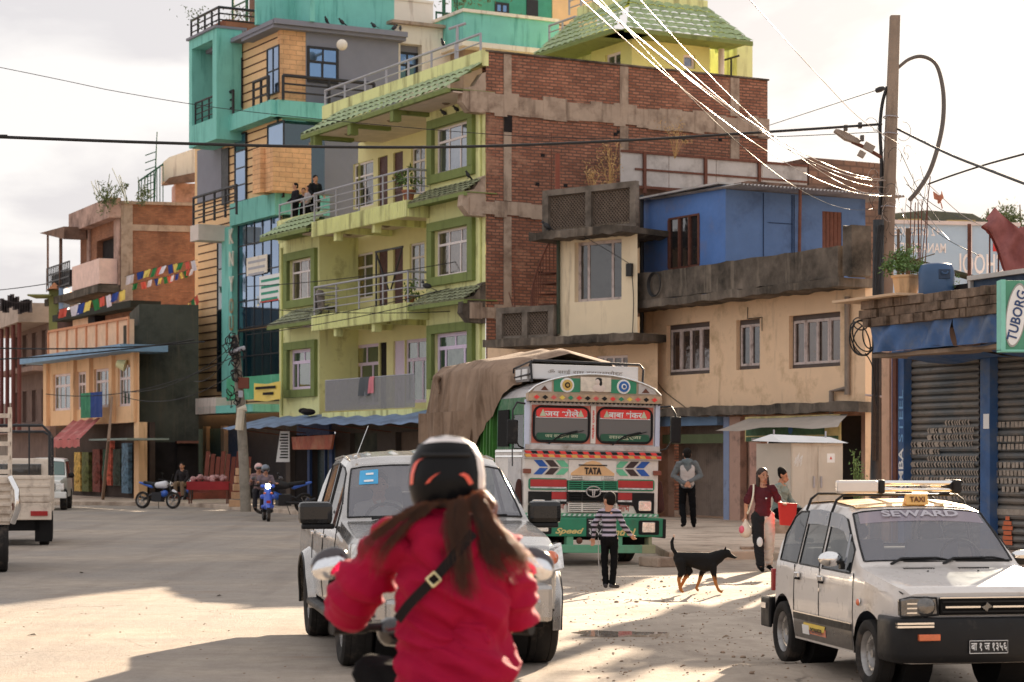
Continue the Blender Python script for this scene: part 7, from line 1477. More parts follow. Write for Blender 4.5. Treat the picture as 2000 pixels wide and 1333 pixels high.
for sg,(x0,x1,z0,z1)in zip((-1,1),hl):
 MB().box(x0-.02,x1+.02,-.012,0,z0-.02,z1+.02).build('corner_paint',orm,lo);p=rrect(x0+.01,x1-.01,z0+.01,z1-.01,.14)
 MB().prism(p,-.03,-.005).build('windscreen',glass('lorry_screen',(.3,.3,.3),.12,.12,(.13,.115,.105)),lo);g_=lo.children[-1]
 MB().tube([(a,-.035,b_)for a,b_ in p+[p[0]]],.022,6).build('rubber_seal',M['blackplastic'],g_,smooth=60)
 MB().prism([(a,b_)for a,b_ in rrect(x0+.05,x1-.05,z1-.19,z1-.03,.05)],-.045,-.034).build('name_banner',redb,g_);MB().box(x0+.05,x1-.05,-.044,-.034,z1-.20,z1-.185).build('banner_line',M['whitepaint'],g_)
 MB().prism([(a,b_)for a,b_ in rrect(x0+.06,x1-.06,z0+.035,z0+.16,.05)],-.044,-.034).build('lower_banner',gdk,g_)
 lettering(('जय भोले' if sg<0 else 'बाबा शंकर'),.62,.125,frame_on(((x0+x1)/2,-.047,z1-.115),(1,0,0),(0,0,1)),M['whitepaint'],g_,bold=.02)
 lettering(('जय सम्झना जय' if sg<0 else 'लाल्पुर्जा'),.6,.07,frame_on(((x0+x1)/2,-.047,z0+.095),(1,0,0),(0,0,1)),mat('dull_cream',srgb(180,190,160),.7),g_,bold=.01)
 for tx_ in(x0+.17,x1-.17):MB().prism([(tx_-.06,z1-.175),(tx_+.06,z1-.175),(tx_,z1-.05)],-.048,-.045).build('triangle_mark',mat('dull_cream',srgb(180,190,160)),g_)
 MB().tube([(x0+.28,-.05,z0-.03),(x0+.5,-.07,z0+.13),(x0+.80,-.06,z0+.20)],.014,5).tube([(x0+.45,-.06,z0+.08),(x0+.92,-.055,z0+.21)],.009,4).build('wiper',M['blackplastic'],lo)
MB().box(-.045,.045,-.03,0,2.12,2.78).build('centre_post',wh,lo);lettering('गोल्डेन ट्रान्स',.5,.05,frame_on((0,-.034,2.45),(0,0,1),(-1,0,0)),redb,lo,bold=.02)
MB().box(-W-.0,W,-.06,.02,1.99,2.09).build('wiper_panel',sil,lo,bevel=.012)
# hazard stripe band
m=MB();m2=MB();m3=MB();m4=MB();nst=24
for i in range(nst):
 x0=lerp(-W-.02,W+.02,i/nst);x1=lerp(-W-.02,W+.02,(i+1)/nst);sl=.05
 for zz,mm in((1.925,(m,m2)),(1.865,(m3,m4))):
  q=mm[i%2];xs_=(max(-W-.02,x0+sl),min(W+.02,x1+sl))if zz>1.9 else(x0,x1);q.add([(x0 if zz>1.9 else x0,-.075,zz+.05),(x1,-.075,zz+.05),(min(W+.02,x1+sl*.7),-.075,zz),(min(W+.02,x0+sl*.7),-.075,zz),(x0,-.05,zz+.05),(x1,-.05,zz+.05),(min(W+.02,x1+sl*.7),-.05,zz),(min(W+.02,x0+sl*.7),-.05,zz)],[(0,1,2,3),(4,5,6,7),(0,1,5,4),(2,3,7,6)])
MB().box(-W-.03,W+.03,-.048,.02,1.84,1.985).build('stripe_band',sil,lo,bevel=.008);o=lo.children[-1]
for q,c in((m,redb),(m2,M['blackplastic']),(m3,mat('stripe_orange',srgb(240,160,50),.5)),(m4,redb)):q.build('stripe',c,o)
# chevrons
for sg in(-1,1):
 for k,c in enumerate((mat('chev_blue',srgb(22,86,172),.5),mat('chev_brown',srgb(62,44,44),.5),mat('chev_mint',srgb(92,182,140),.5))):
  x=sg*(1.07-k*.20);q=MB()
  for up_ in(1,-1):pts=[(x,1.69+up_*.125),(x-sg*.15,1.69+up_*.125),(x-sg*.26,1.69+up_*.012),(x-sg*.11,1.69+up_*.012)];q.prism(pts,-.012,.01)
  q.build('chevron',c,lo)
# bonnet panel with maker's name
MB().box(-.44,.44,-.035,.01,1.42,1.83).build('bonnet_panel',wh,lo,bevel=.008);MB().prism([(-.40,1.56),(.40,1.56),(.40,1.60),(.12,1.79),(0,1.82),(-.12,1.79),(-.40,1.60)],-.045,-.034).build('peach_flash',mat('peach_flash',srgb(226,170,116),.5),lo)
lettering('TATA',.31,.12,frame_on((0,-.05,1.64),(1,0,0),(0,0,1)),mat('deep_brown',srgb(50,34,30),.5),lo,ex=.015,bold=.035);MB().box(-.26,.26,-.055,-.036,1.73,1.75).build('name_bar',M['blackplastic'],lo)
def slats(x0,x1,z0,z1,n,c1,nm,y=-.05,split=(.28,.72)):
 MB().box(x0,x1,y,0,z0,z1).build('grille_back',M['underbody'],lo);o_=lo.children[-1];q=MB()
 for i in range(n):zz=lerp(z0,z1,(i+.5)/n);q.box(x0,x1,y-.02,y,zz-.009,zz+.009)
 for s_ in(0,*split,1):x=lerp(x0,x1,s_);q.box(x-.012,x+.012,y-.022,y,z0,z1)
 q.build(nm,c1,o_)
slats(-.40,-.18,1.49,1.55,2,wh,'slat',split=());slats(.18,.40,1.49,1.55,2,wh,'slat',split=())
slats(-.45,.45,1.30,1.47,5,gn,'slat');slats(-.45,.45,1.10,1.28,4,M['blackplastic'],'slat');slats(-.44,.44,.92,1.08,5,wh,'slat',split=(.28,))
MB().box(-.46,-.12,-.08,-.04,1.275,1.30).box(.12,.46,-.08,-.04,1.275,1.30).build('grille_trim',wh,lo)
MB(frame_on((0,-.10,1.28),(1,0,0),(0,0,1))).tube([(.13*math.cos(t/24*6.283),0,.092*math.sin(t/24*6.283))for t in range(25)],.011,6).prism([(-.10,.045),(.10,.045),(.085,.022),(.03,.022),(.018,-.085),(-.018,-.085),(-.03,.022),(-.085,.022)],-.01,.01).build('maker_badge',sil,lo)
MB().box(-.004,.004,-.115,-.10,1.20,1.31).build('badge_split',M['underbody'],lo)
# painted lamp panels
for sg in(-1,1):
 a,c=sorted((sg*.46,sg*1.16));MB().prism(rrect(a,c,1.30,1.50,.05),-.02,.01).build('panel_surround',gn,lo);MB().box(min(sg*.47,sg*1.13),max(sg*.47,sg*1.13),-.03,-.018,1.355,1.48).build('red_panel',mat('panel_red',srgb(176,28,30),.45,.12,5,.05),lo);MB().box(min(sg*.47,sg*1.13),max(sg*.47,sg*1.13),-.031,-.018,1.325,1.352).build('painted_fringe',mat('fringe',srgb(206,196,200),.5,.6,16),lo)
 MB().prism([(sg*.46,1.27),(sg*1.16,1.27),(sg*1.16,.90),(sg*1.10,.91),(sg*.84,.91),(sg*.77,1.04),(sg*.46,1.06)],-.02,.01).build('lamp_panel',M['blackplastic'],lo);MB().box(min(sg*.47,sg*.74),max(sg*.47,sg*.74),-.03,-.018,1.14,1.265).build('red_panel',mat('panel_red',srgb(176,28,30)),lo);MB().box(min(sg*.47,sg*.74),max(sg*.47,sg*.74),-.031,-.018,1.105,1.135).build('painted_fringe',mat('fringe',srgb(206,196,200)),lo)
 MB().prism(rrect(*sorted((sg*.86,sg*1.10)),.95,1.13,.03),-.05,-.015).build('headlight',M['lens'],lo,bevel=.008)
 MB().box(sg*1.20-.07,sg*1.20+.07,-.06,.0,1.58,1.66).build('side_lamp',mat('brown_lamp',srgb(130,66,46),.4),lo,bevel=.008)
 lettering('शुभ' if sg<0 else 'लाभ',.2,.11,frame_on((sg*.60,-.006,.99),(1,0,0),(0,0,1)),mat('rust_red_paint',srgb(176,66,50),.6),lo,bold=.01)
 lettering('" "',.36,.03,frame_on((sg*.60,-.006,1.05),(1,0,0),(0,0,1)),mat('rust_red_paint',srgb(176,66,50)),lo)
MB().box(-1.24,1.24,-.03,.02,.84,.90).build('mint_strip',lgn,lo);o=lo.children[-1];q=MB()
for i in range(26):x=-1.2+i*.094;q.prism([(x,.852),(x+.045,.852),(x+.07,.89),(x+.025,.89)],-.036,-.03)
q.build('strip_stripes',M['whitepaint'],o)
MB().box(-1.28,1.28,-.22,.1,.50,.83).build('front_bumper',gn,lo,bevel=.02);o=lo.children[-1]
lettering('Speed',.52,.13,frame_on((-.47,-.228,.585),(1,0,0),(0,0,1)),mat('gold_letters',srgb(226,190,110),.5),o,shear=.35,bold=.03);lettering('Control',.62,.13,frame_on((.44,-.228,.585),(1,0,0),(0,0,1)),mat('gold_letters',srgb(226,190,110)),o,shear=.35,bold=.03)
MB().box(-.16,.16,-.24,-.22,.50,.82).build('number_plate',mat('plate_black',srgb(22,22,24)),o);lettering('ना ६ ख',.26,.10,frame_on((0,-.244,.74),(1,0,0),(0,0,1)),M['whitepaint'],o);lettering('३४९८',.25,.11,frame_on((0,-.244,.585),(1,0,0),(0,0,1)),M['whitepaint'],o)
for sg in(-1,1):
 MB().prism(rrect(*sorted((sg*.80,sg*1.18)),.54,.79,.03),-.235,-.2).build('lamp_recess',M['blackplastic'],o);MB().prism(rrect(*sorted((sg*.86,sg*1.10)),.58,.76,.02),-.25,-.225).build('fog_light',M['lens'],o,bevel=.008)
 MB().box(sg*1.28-.03,sg*1.28+.03,-.24,.35,.48,.82).build('bumper_end',M['blackplastic'],lo,bevel=.02)
 MB().box(sg*.45-.06,sg*.45+.06,-.2,-.05,.30,.52).build('bumper_bracket',lgn,lo)
MB().box(-1.1,1.1,-.28,-.18,.22,.36).build('lower_beam',lgn,lo,bevel=.01);MB().box(.85,1.1,-.285,-.17,.215,.365).build('beam_end',mat('worn_beam',srgb(150,150,116),.8),lo,bevel=.01);MB().lathe([(0,.05),(.05,.03),(.06,0)],(.0-.28,-.2,.43),(0,-1,0),12).build('horn',M['rust'],lo)
MB().box(1.0,1.06,-.2,0,.25,.5).build('mint_bracket',mat('worn_beam',srgb(150,150,116)),lo)
for sg in(-1,1):
 for y,dbl in((1.15,0),(4.7,1)):
  wheel(lo,sg*1.0,y,.49,.26,sg,.55,8)
  if dbl:wheel(lo,sg*.70,y,.49,.26,sg,.55,8)
 MB().box(min(sg*.8,sg*1.22),max(sg*.8,sg*1.22),.45,.5,.25,1.05).build('mudguard',M['underbody'],lo)
MB().box(-.45,.45,.2,5.8,.45,.8).box(-1.0,1.0,1.05,1.25,.4,.55).box(-.9,.9,4.6,4.8,.4,.6).box(-1.1,1.1,.3,1.7,.8,1.06).build('chassis',M['underbody'],lo)
# curved visor above the screens
vis=mat('visor_bronze',srgb(158,138,118),.4,.15,4,.15,metal=.3);arc=[(-1.22+2.44*i/20,2.98+.34*math.sin(math.pi*i/20)**.62)for i in range(21)]
MB().prism([(-1.22,2.96)]+arc[1:-1]+[(1.22,2.96)],-.10,.02).build('visor',vis,lo);MB().tube([(x,-.11,z)for x,z in arc],.02,6).build('visor_rim',M['chrome'],lo,smooth=60)
MB().box(-1.23,1.23,-.14,.0,2.83,2.965).build('visor_band',mat('visor_band',srgb(166,140,112),.5,.3,7,.1),lo);o=lo.children[-1]
for i in range(15):
 x=-1.08+i*.155;c=(redb,M['yellow'],M['blackplastic'],gn,mat('rose_red',srgb(206,80,76),.5))[(i*2)%5 if i<8 else((14-i)*2)%5];q=MB();q.prism([(x-.055,2.9),(x,2.94),(x+.055,2.9),(x,2.86)],-.146,-.14).build('diamond_mark',c,o)
q=MB()
for i in range(32):x=-1.22+i*.0763;q.prism([(x,2.835),(x+.0763,2.835),(x+.038,2.80)],-.14,-.10)
q.build('scalloped_edge',M['blackplastic'],o)
for x,c,c2 in((-.52,mat('gold_disc',srgb(196,160,70),.4),M['blackplastic']),(.52,mat('blue_disc',srgb(30,96,170),.5),M['whitepaint'])):
 MB().prism(rrect(x-.24,x+.24,3.0,3.24,.02),-.112,-.10).build('visor_panel',gn,lo);MB(tr(x,0,3.12)).lathe([(0,.02),(.125,.015),(.13,0)],(0,-.105,0),(0,-1,0),22).build('disc_rim',M['whitepaint'],lo);MB(tr(x,0,3.12)).lathe([(0,.012),(.095,.006)],(0,-.122,0),(0,-1,0),20).build('disc',c,lo);MB(tr(x,0,3.12)).lathe([(.03,.02),(.05,.01),(.03,.0)],(0,-.128,0),(0,-1,0),14,False).build('disc_centre',c2,lo)
MB().box(-.28,.28,-.135,-.10,3.02,3.27).build('picture_panel',mat('panel_silver_cream',srgb(196,186,172),.35,.2,9,0,metal=.3),lo);o=lo.children[-1]
q=MB();q.ell((.03,-.14,3.19),(.042,.01,.055),12,8).ell((.06,-.138,3.08),(.12,.008,.07),12,8).build('painted_figure',mat('figure_pale',srgb(206,190,180),.6),o,smooth=60);q=MB();q.ell((.05,-.137,3.225),(.06,.009,.04),12,8).ell((.085,-.137,3.16),(.03,.009,.07),10,8).build('painted_hair',M['blackplastic'],o,smooth=60)
for sg in(-1,1):MB().prism([(sg*.80,3.0),(sg*1.14,3.0),(sg*1.08,3.10),(sg*.80,3.22)],-.112,-.10).build('visor_panel',sil,lo);MB().prism([(sg*.86,3.02),(sg*1.0,3.02),(sg*.93,3.10)],-.12,-.11).build('panel_mark',M['rust'],lo)
# rounded silver cab roof
MB().grid(lambda u,t:((lerp(-1.22,1.22,u)),lerp(.0,1.75,t),2.90+.36*math.sin(math.pi*u)**.55),22,4).build('cab_roof',sil,lo,smooth=60);MB().prism([(-1.22,2.9)]+[(x,2.90+.36*math.sin(math.pi*(x+1.22)/2.44)**.55)for x in[-1.22+2.44*i/20 for i in range(1,20)]]+[(1.22,2.9)],1.72,1.76).build('cab_roof_back',dgn,lo)
# white luggage box / board above the cab
MB().box(-.98,1.0,.45,.62,3.24,3.50).build('head_board',M['whitepaint'],lo,bevel=.02);lettering('ॐ साई राम ट्रान्सपोर्ट',1.4,.09,frame_on((0,.445,3.37),(1,0,0),(0,0,1)),mat('faded_grey_script',srgb(150,140,132),.7),lo)
q=MB();q.tube([(-1.0,.4,3.18),(-1.02,.42,3.5),(-.96,.44,3.56),(1.02,.44,3.54),(1.08,.42,3.46),(1.06,.40,3.16)],.022,7).tube([(-1.0,1.5,3.18),(-1.0,1.5,3.45),(-1.0,.44,3.55)],.018,6).tube([(-1.02,.44,3.32),(-1.0,1.6,3.28)],.018,6).build('roof_rail',M['black'],lo,smooth=60)
MB().box(-1.0,-.97,.6,1.4,3.2,3.46).build('side_board',mat('board_grey',srgb(130,126,124),.6),lo);MB().box(-1.015,-.995,.66,.94,3.24,3.42).box(-1.015,-.995,1.05,1.34,3.24,3.42).build('board_cutout',M['whitepaint'],lo)
# mirrors, rags, side details
for sg in(-1,1):
 q=MB();q.tube([(sg*1.2,.0,2.78),(sg*1.42,-.1,2.8),(sg*1.50,-.12,2.66),(sg*1.5,-.12,2.2)],.018,6).tube([(sg*1.2,.05,2.0),(sg*1.36,-.05,2.05),(sg*1.48,-.1,2.25)],.014,6).build('mirror_arm',M['black'],lo,smooth=60);MB().box(sg*1.5-.10,sg*1.5+.10,-.15,-.09,2.08 if sg<0 else 2.15,2.50 if sg<0 else 2.62).build('wing_mirror',M['blackplastic'],lo,bevel=.03)
 blob('hanging_rag',[('c',(sg*1.30,.1,1.45),(sg*1.32,.12,1.0),.05,.09)],.03,mat('maroon_rag',srgb(70,40,36),.9),lo)
MB().tube([(-1.5,-.12,2.1),(-1.49,-.12,1.7)],.012,5).build('mirror_stay',M['black'],lo)
q=MB()
for z,h_ in((1.86,.03),(1.95,.035)):q.box(-1.262,-1.245,.05,1.7,z,z+h_)
q.build('side_trim',M['chrome'],lo);MB().box(-1.26,-1.24,.12,.9,1.1,1.84).build('cab_door',sil,lo);MB().box(-1.25,-1.235,.95,1.6,2.05,2.7).build('side_recess',M['underbody'],lo)
# cargo body and tarpaulin
MB().box(-1.22,1.22,2.0,5.8,1.1,3.1).build('cargo_body',mat('cargo_green',srgb(56,118,34),.6,.3,3,.3,streak=srgb(30,70,26),samt=.6),lo);q=MB()
for i in range(18):y=2.05+i*.2;q.box(-1.26,-1.22,y,y+.06,1.1,2.75)
q.build('cargo_ribs',mat('cargo_green',srgb(56,118,34)),lo)
tmx=mat('brown_canvas',srgb(142,118,98),.92,.14,2.5,.5,22,dirt=srgb(112,90,72),damt=.4,streak=srgb(100,80,64),samt=.5)
def canvas(u,t):
 a=[(-1.46,2.16),(-1.46,2.5),(-1.42,3.0),(-1.36,3.5),(-1.18,3.66),(-.5,3.78),(0,3.90),(.6,3.76),(1.2,3.62),(1.36,3.4),(1.38,2.8),(1.4,2.2)]
 k=t*(len(a)-1);i=min(int(k),len(a)-2);x,z=lerp(a[i][0],a[i+1][0],k-i),lerp(a[i][1],a[i+1][1],k-i)
 y=lerp(1.30+1.5*max(0,min(1,(3.55-z)/1.4))**.8,5.95,u);sd_=max(0,1-t/.28)if t<.5 else max(0,1-(1-t)/.28)
 x+=(-1 if t<.5 else 1)*(.04*math.sin(y*11+t*6)+.035*math.sin(y*23-t*10)*(1 if sd_>.3 else .3))*min(1,sd_*1.6);z+=.02*math.sin(y*5+t*9)-.05*max(0,math.sin(u*math.pi*3))*(1-sd_)+(.03*math.sin(y*23)if t==0 else 0)
 if u<.16:k2=(1-u/.16);z-=.42*k2**2*(1.2 if abs(x)>.9 else .3);x*=1-.10*k2**2;y+=.3*k2*(t<.2)
 if u>.96:z-=.3*(u-.96)/.04
 return(x,y,z)
MB().grid(canvas,110,44).build('tarpaulin',tmx,lo,smooth=60);o=lo.children[-1]
q=MB();q.grid(lambda u,t:(lambda p:(p[0]-.05-.05*math.sin(u*60+t),p[1],lerp(2.72,2.08+.05*math.sin(u*41),t)))(canvas(u,.06)),130,8);q.build('hem_folds',tmx,o,smooth=50)
q=MB();q.grid(lambda u,t:canvas(1,u)[:1]+(5.95+.0*t,lerp(canvas(1,u)[2],2.1,t)),20,4).build('rear_flap',tmx,o,smooth=60)
blob('tied_bunch',[('e',(-1.44,5.2,3.4),(.08,.16,.07)),('c',(-1.46,5.15,3.38),(-1.46,4.95,3.1),.06,.03)],.03,tmx,lo)
place(lo,(1.32,36.1,GZ),R(17),.965,R(1.0))
# ---------------------------------------------------------------- SMALL GOODS PICKUP FROM BEHIND, TRUCK EDGE, WHITE JEEP
gp=thing('goods_pickup','small cream flatbed pickup with a black pipe frame, seen from behind','pickup truck')
cw=mat('dirty_cream_paint',srgb(206,190,172),.5,.06,2,.1,dirt=srgb(150,128,110),damt=.4,dscale=3)
q=MB();q.box(-.82,.82,0,.05,.88,1.42);
for z in(1.0,1.18,1.34):q.box(-.80,.80,-.02,0,z,z+.05)
q.build('tailgate',cw,gp,bevel=.008);MB().box(-.82,-.77,.05,2.2,.9,1.38).box(.77,.82,.05,2.2,.9,1.38).box(-.8,.8,.02,2.2,.82,.9).build('load_bed',cw,gp)
MB().box(-.84,.84,-.03,.1,.52,.86).build('rear_valance',cw,gp,bevel=.02)
for sg in(-1,1):MB().box(sg*.60-.17,sg*.60+.17,-.06,-.03,.60,.70).build('tail_light',M['redlens'],gp,bevel=.01);wheel(gp,sg*.68,.55,.33,.2,sg,.6,6);wheel(gp,sg*.66,2.9,.33,.2,sg,.6,6);MB().box(sg*.70-.19,sg*.70+.15,.1,.13,.08,.5).build('mudflap',M['underbody'],gp)
MB().box(-.6,.6,.1,3.4,.3,.55).build('chassis',M['underbody'],gp);MB().box(-.05,.1,-.07,-.03,.72,.86).build('latch',M['rust'],gp)
q=MB();q.prism([(2.25,.6),(3.9,.6),(3.95,1.2),(3.55,1.72),(2.4,1.76),(2.25,1.3)],-.76,.76,'x').build('cab',cw,gp,bevel=.05);MB().box(-.55,.55,2.22,2.27,1.34,1.64).build('rear_window',M['panedark'],gp,bevel=.01)
q=MB()
for sg in(-1,1):q.tube([(sg*.80,.05,1.4),(sg*.80,.05,2.28),(sg*.66,.05,2.42),(0,.05,2.42)],.03,6).tube([(sg*.78,2.15,1.4),(sg*.78,2.15,2.2),(sg*.6,2.15,2.32),(0,2.15,2.32)],.03,6).tube([(sg*.80,.05,2.28),(sg*.78,2.15,2.2)],.025,6).tube([(sg*.8,.05,1.85),(sg*.78,2.15,1.8)],.02,6).tube([(sg*.4,.05,1.42),(sg*.4,.05,2.4)],.018,5).tube([(sg*.8,.05,1.6),(sg*.78,2.15,1.6)],.014,5)
q.build('pipe_frame',M['black'],gp,smooth=60);place(gp,(-10.3,43.9,GZ),R(10),1.02)
tk=thing('truck','pale slatted truck cut off by the left edge of the picture','truck')
q=MB();q.box(-1.0,1.0,0,3.2,.75,1.5)
for k in range(6):q.box(-1.03,1.03,-.04,3.2,.80+k*.12,.86+k*.12)
q.build('load_bed',cw,tk,bevel=.01);q=MB()
for k in range(5):q.box(.98,1.02,.0,3.2,1.55+k*.22,1.62+k*.22).box(-1.0,1.0,-.02,.02,1.55+k*.22,1.62+k*.22)
for y in(0,1,2,3.1):q.box(.97,1.03,y,y+.06,1.5,2.6)
q.build('slatted_side',cw,tk);q=MB()
for sg in(-1,1):wheel(tk,sg*.86,.3,.42,.22,sg,.6,8);wheel(tk,sg*.86,2.9,.42,.22,sg,.6,8)
q.tube([(1.0,-.06,1.5),(1.1,-.14,1.3),(1.12,-.14,1.0),(1.04,-.06,.78)],.05,8).build('corner_bumper',M['chrome'],tk,smooth=60);MB().box(-.9,.9,0,3.2,.45,.75).build('chassis',M['underbody'],tk);place(tk,(-8.87,33.5,GZ),R(13))
jp=thing('jeep','white boxy jeep facing the camera far down the left side of the street','jeep')
J_=Shell(jp,(-2.0,1.9),[(-2.0,1.0),(-1.95,1.04),(-.85,1.16),(-.8,1.18),(-.45,1.72),(-.3,1.8),(1.6,1.82),(1.8,1.7),(1.85,1.2),(1.9,1.1)],[(-2.0,.98),(-.8,1.10),(1.9,1.1)],[(-2.0,.66),(-1.6,.72),(-.9,.8),(1.9,.8)],[(-2,.7),(-.8,.72),(-.3,.68),(1.9,.68)],.45,(-1.3,1.2),.42,[('windscreen',-.78,-.47,(8,9,10),False),('side_window',-.4,.5,(6,),True),('side_window',.6,1.5,(6,),True)],mat('jeep_white',srgb(222,216,208),.35,.03,2,.03,coat=.5),{'windscreen':glass('jeep_screen',(.4,.55,.5),.03,.35,(.2,.3,.28))})
MB().box(-.45,.45,-2.05,-1.98,.66,.92).build('grille',M['underbody'],jp);MB().box(-.85,.85,-2.2,-2.0,.42,.64).build('front_bumper',mat('jeep_white',srgb(222,216,208)),jp,bevel=.04);MB().box(-.3,.3,-2.22,-2.2,.46,.6).build('number_plate',M['redlens'],jp)
for sg in(-1,1):
 MB().box(sg*.62-.14,sg*.62+.14,-2.04,-1.98,.7,.92).build('headlight',M['lens'],jp,bevel=.02)
 for y in(-1.3,1.2):wheel(jp,sg*.70,y,.36,.22,sg,.6,6)
 MB().ell((sg*.92,-.6,1.2),(.1,.05,.1),10,8).build('wing_mirror',M['blackplastic'],jp,smooth=60)
for k in range(7):MB().box(-.42+k*.13,-.38+k*.13,-2.07,-2.04,.68,.9).build('grille_bar',M['chrome'],jp)
place(jp,(-16.4,75.5,GZ),R(8))
# ================================================================ PEOPLE, DOG, TWO-WHEELERS
def axmat(name,c1,c2,axis='Z',freq=0.,thr=.5,lo_=0.,rough=.9,c3=None):
 """fabric with stripes (freq per metre) or a two-colour split along an axis of the garment"""
 m_,nt,bs=newmat(name);t=nt.nodes.new('ShaderNodeTexCoord');s_=nt.nodes.new('ShaderNodeSeparateXYZ');nt.links.new(t.outputs['Object'],s_.inputs[0]);src=s_.outputs[axis]
 if freq:
  for op,v in(('MULTIPLY',freq),('FRACT',0)):
   q=nt.nodes.new('ShaderNodeMath');q.operation=op;nt.links.new(src,q.inputs[0]);q.inputs[1].default_value=v;src=q.outputs[0]
 q=nt.nodes.new('ShaderNodeMath');q.operation='GREATER_THAN';nt.links.new(src,q.inputs[0]);q.inputs[1].default_value=thr if freq else lo_
 nt.links.new(mixc(nt,q.outputs[0],c1,c2),bs.inputs['Base Color']);bs.inputs['Roughness'].default_value=rough;bumpit(nt,bs,noise(nt,14,4),.25,.02);return m_
def cloth(nm,c):return mat(nm,c,.92,.08,5,.3,14)
blk=mat('black_cloth',(.006,.006,.007),.95,.2,5,.3,14,spec=.1)
class at0:
 def __init__(s,r):s.r=r
 def __enter__(s):s.l,s.e=s.r.location.copy(),s.r.rotation_euler.copy();s.r.location=(0,0,0);s.r.rotation_euler=(0,0,0)
 def __exit__(s,*a):s.r.location=s.l;s.r.rotation_euler=s.e
HB=MC['hair_black']
LONG=SHORT+[('c',(0,-.07,.03),(0,-.09,-.13),.075,.06),('c',(-.07,-.02,.0),(-.085,.0,-.15),.035,.03),('c',(.07,-.02,.0),(.085,.0,-.15),.035,.03)]
def skinny(nm='skin'):return SKIN
def person(lb,loc,rz,J,k,group=None,**kw):
 r=thing('person',lb,'person',(0,0,0),group);human(r,J,k,SKIN,**kw);r.location=loc;r.rotation_euler=(0,0,rz);return r
# ---- boy with the striped jumper, seen from behind, head turned left
J,k=standing(1.70,elL=(.27,.05,1.14),wrL=(.30,.0,.92),elR=(-.26,-.02,1.14),wrR=(-.36,-.14,.97),hdR=(-.3,-.5,-.6),hipL=(.08,0,.9),anL=(.06,.03,.09),toL=(.10,-.11,.035),anR=(-.06,.02,.09),toR=(-.11,-.11,.035),shL=(.16,0,1.39),shR=(-.16,0,1.39))
s_=.765;J={a:tuple(c*s_ for c in b_)for a,b_ in J.items()}
boy=person('boy in a striped jumper and black trousers in front of the lorry',G(1190,1150),R(180-20),J,s_*1.0,hk=1.22,top=axmat('striped_jumper',srgb(30,30,36),srgb(178,168,186),'Z',14.5),bottom=blk,shoe=cloth('sandal_grey',srgb(60,56,58)),hair=HB,hairp=SHORT,look=(.9,-.45,-.05),topr=.95,tr_r=.86)
m=MB();
for sg in(1,):m.grid(lambda u,t:(lerp(.156,.152,t*2)if t<.5 else lerp(.152,.120,t*2-1),lerp(-.012,.026,u)+.012*t,lerp(.70,.10,t)),2,10)
with at0(boy):m.build('trouser_stripe',M['whitepaint'],boy)
# ---- man walking away, hands clasped behind his back
J,k=standing(1.86,elL=(.29,-.03,1.13),wrL=(.07,.17,.96),hdL=(-.7,.1,-.4),elR=(-.29,-.03,1.13),wrR=(-.05,.18,1.0),hdR=(.7,.1,-.5),knL=(.10,-.10,.50),anL=(.08,.14,.12),toL=(.1,.04,.05),knR=(-.12,-.02,.49),anR=(-.15,-.10,.09),toR=(-.17,-.24,.035))
mn=person('man in a grey hooded top walking away with his hands clasped behind him',G(1342,1031,0),R(180),J,k,top=axmat('grey_hoodie',srgb(104,108,110),srgb(104,108,110)),bottom=blk,shoe=blk,hair=HB,hairp=SHORT,look=(.1,-1,.1),topr=1.12,tr_r=.95)
with at0(mn):
 blob('back_panel',[('c',(-.075,.055,1.40),(.075,.055,1.40),.105,.105),('c',(-.05,.055,1.36),(-.05,.05,1.06),.125,.12),('c',(.05,.055,1.36),(.05,.05,1.06),.125,.12)],.02,cloth('pale_back',srgb(176,166,162)),mn,4,.008);blob('hood',[('c',(-.075,.06,1.57),(.075,.06,1.57),.065,.065),('c',(0,.10,1.56),(0,.14,1.46),.09,.04)],.02,cloth('hood_grey',srgb(96,106,110)),mn,4,.006)
# ---- woman with bags
J,k=standing(1.62,elR=(-.27,.06,1.13),wrR=(-.29,.02,.90),elL=(.29,.05,1.15),wrL=(.26,-.20,1.13),hdL=(.2,-.8,.1),knL=(.11,.02,.49),anL=(.12,.12,.12),toL=(.13,.0,.05),knR=(-.09,-.06,.49),anR=(-.05,-.08,.09),toR=(-.06,-.22,.035))
wm=person('woman in a burgundy t-shirt and half black, half white trousers carrying bags',G(1490,1116),R(6),J,k,top=cloth('burgundy_tee',srgb(84,32,40)),sleeve='short',bottom=axmat('split_trousers',srgb(24,24,28),srgb(214,200,190),'X',lo_=.0),shoe=blk,hair=mat('dark_brown_hair',(.03,.014,.008),.5,.3,30,.3,160),hairp=LONG,look=(.25,-1,-.05),topr=1.0,tr_r=1.2)
at_=at0(wm);at_.__enter__();MB().ell((-.080,-.135,.47),(.05,.03,.08),14,10).build('printed_patch',M['whitepaint'],wm,smooth=60);MB().tube(spline([(-.16,-.05,1.38),(-.19,-.14,1.2),(-.24,-.12,1.0),(-.25,.0,.92),(-.22,.10,1.1),(-.14,.08,1.36)],5),.014,6).build('tote_strap',cloth('cream_canvas',srgb(222,206,184)),wm)
MB().lathe([(0,.004),(.014,0)],(.02,-.152,1.16),(0,-1,0),10).build('pendant',M['chrome'],wm);at_.__exit__()
wl_=wm.location;cs_,sn_=math.cos(R(6)),math.sin(R(6))
rb2=MB(tr(*wl_)@rotm(0,0,R(6))@tr(.05,-.03,0));rb2.hexa([(.17,-.25,.74),(.44,-.12,.72),(.44,-.07,.72),(.17,-.18,.74),(.13,-.30,1.10),(.47,-.14,1.08),(.47,-.08,1.08),(.13,-.22,1.10)]);tag(rb2.build('shopping_bag',mat('bright_red_bag',srgb(236,34,22),.55,.06,4,.3,8),bevel=.012),'bright red shopping bag on the arm of the woman','bag')
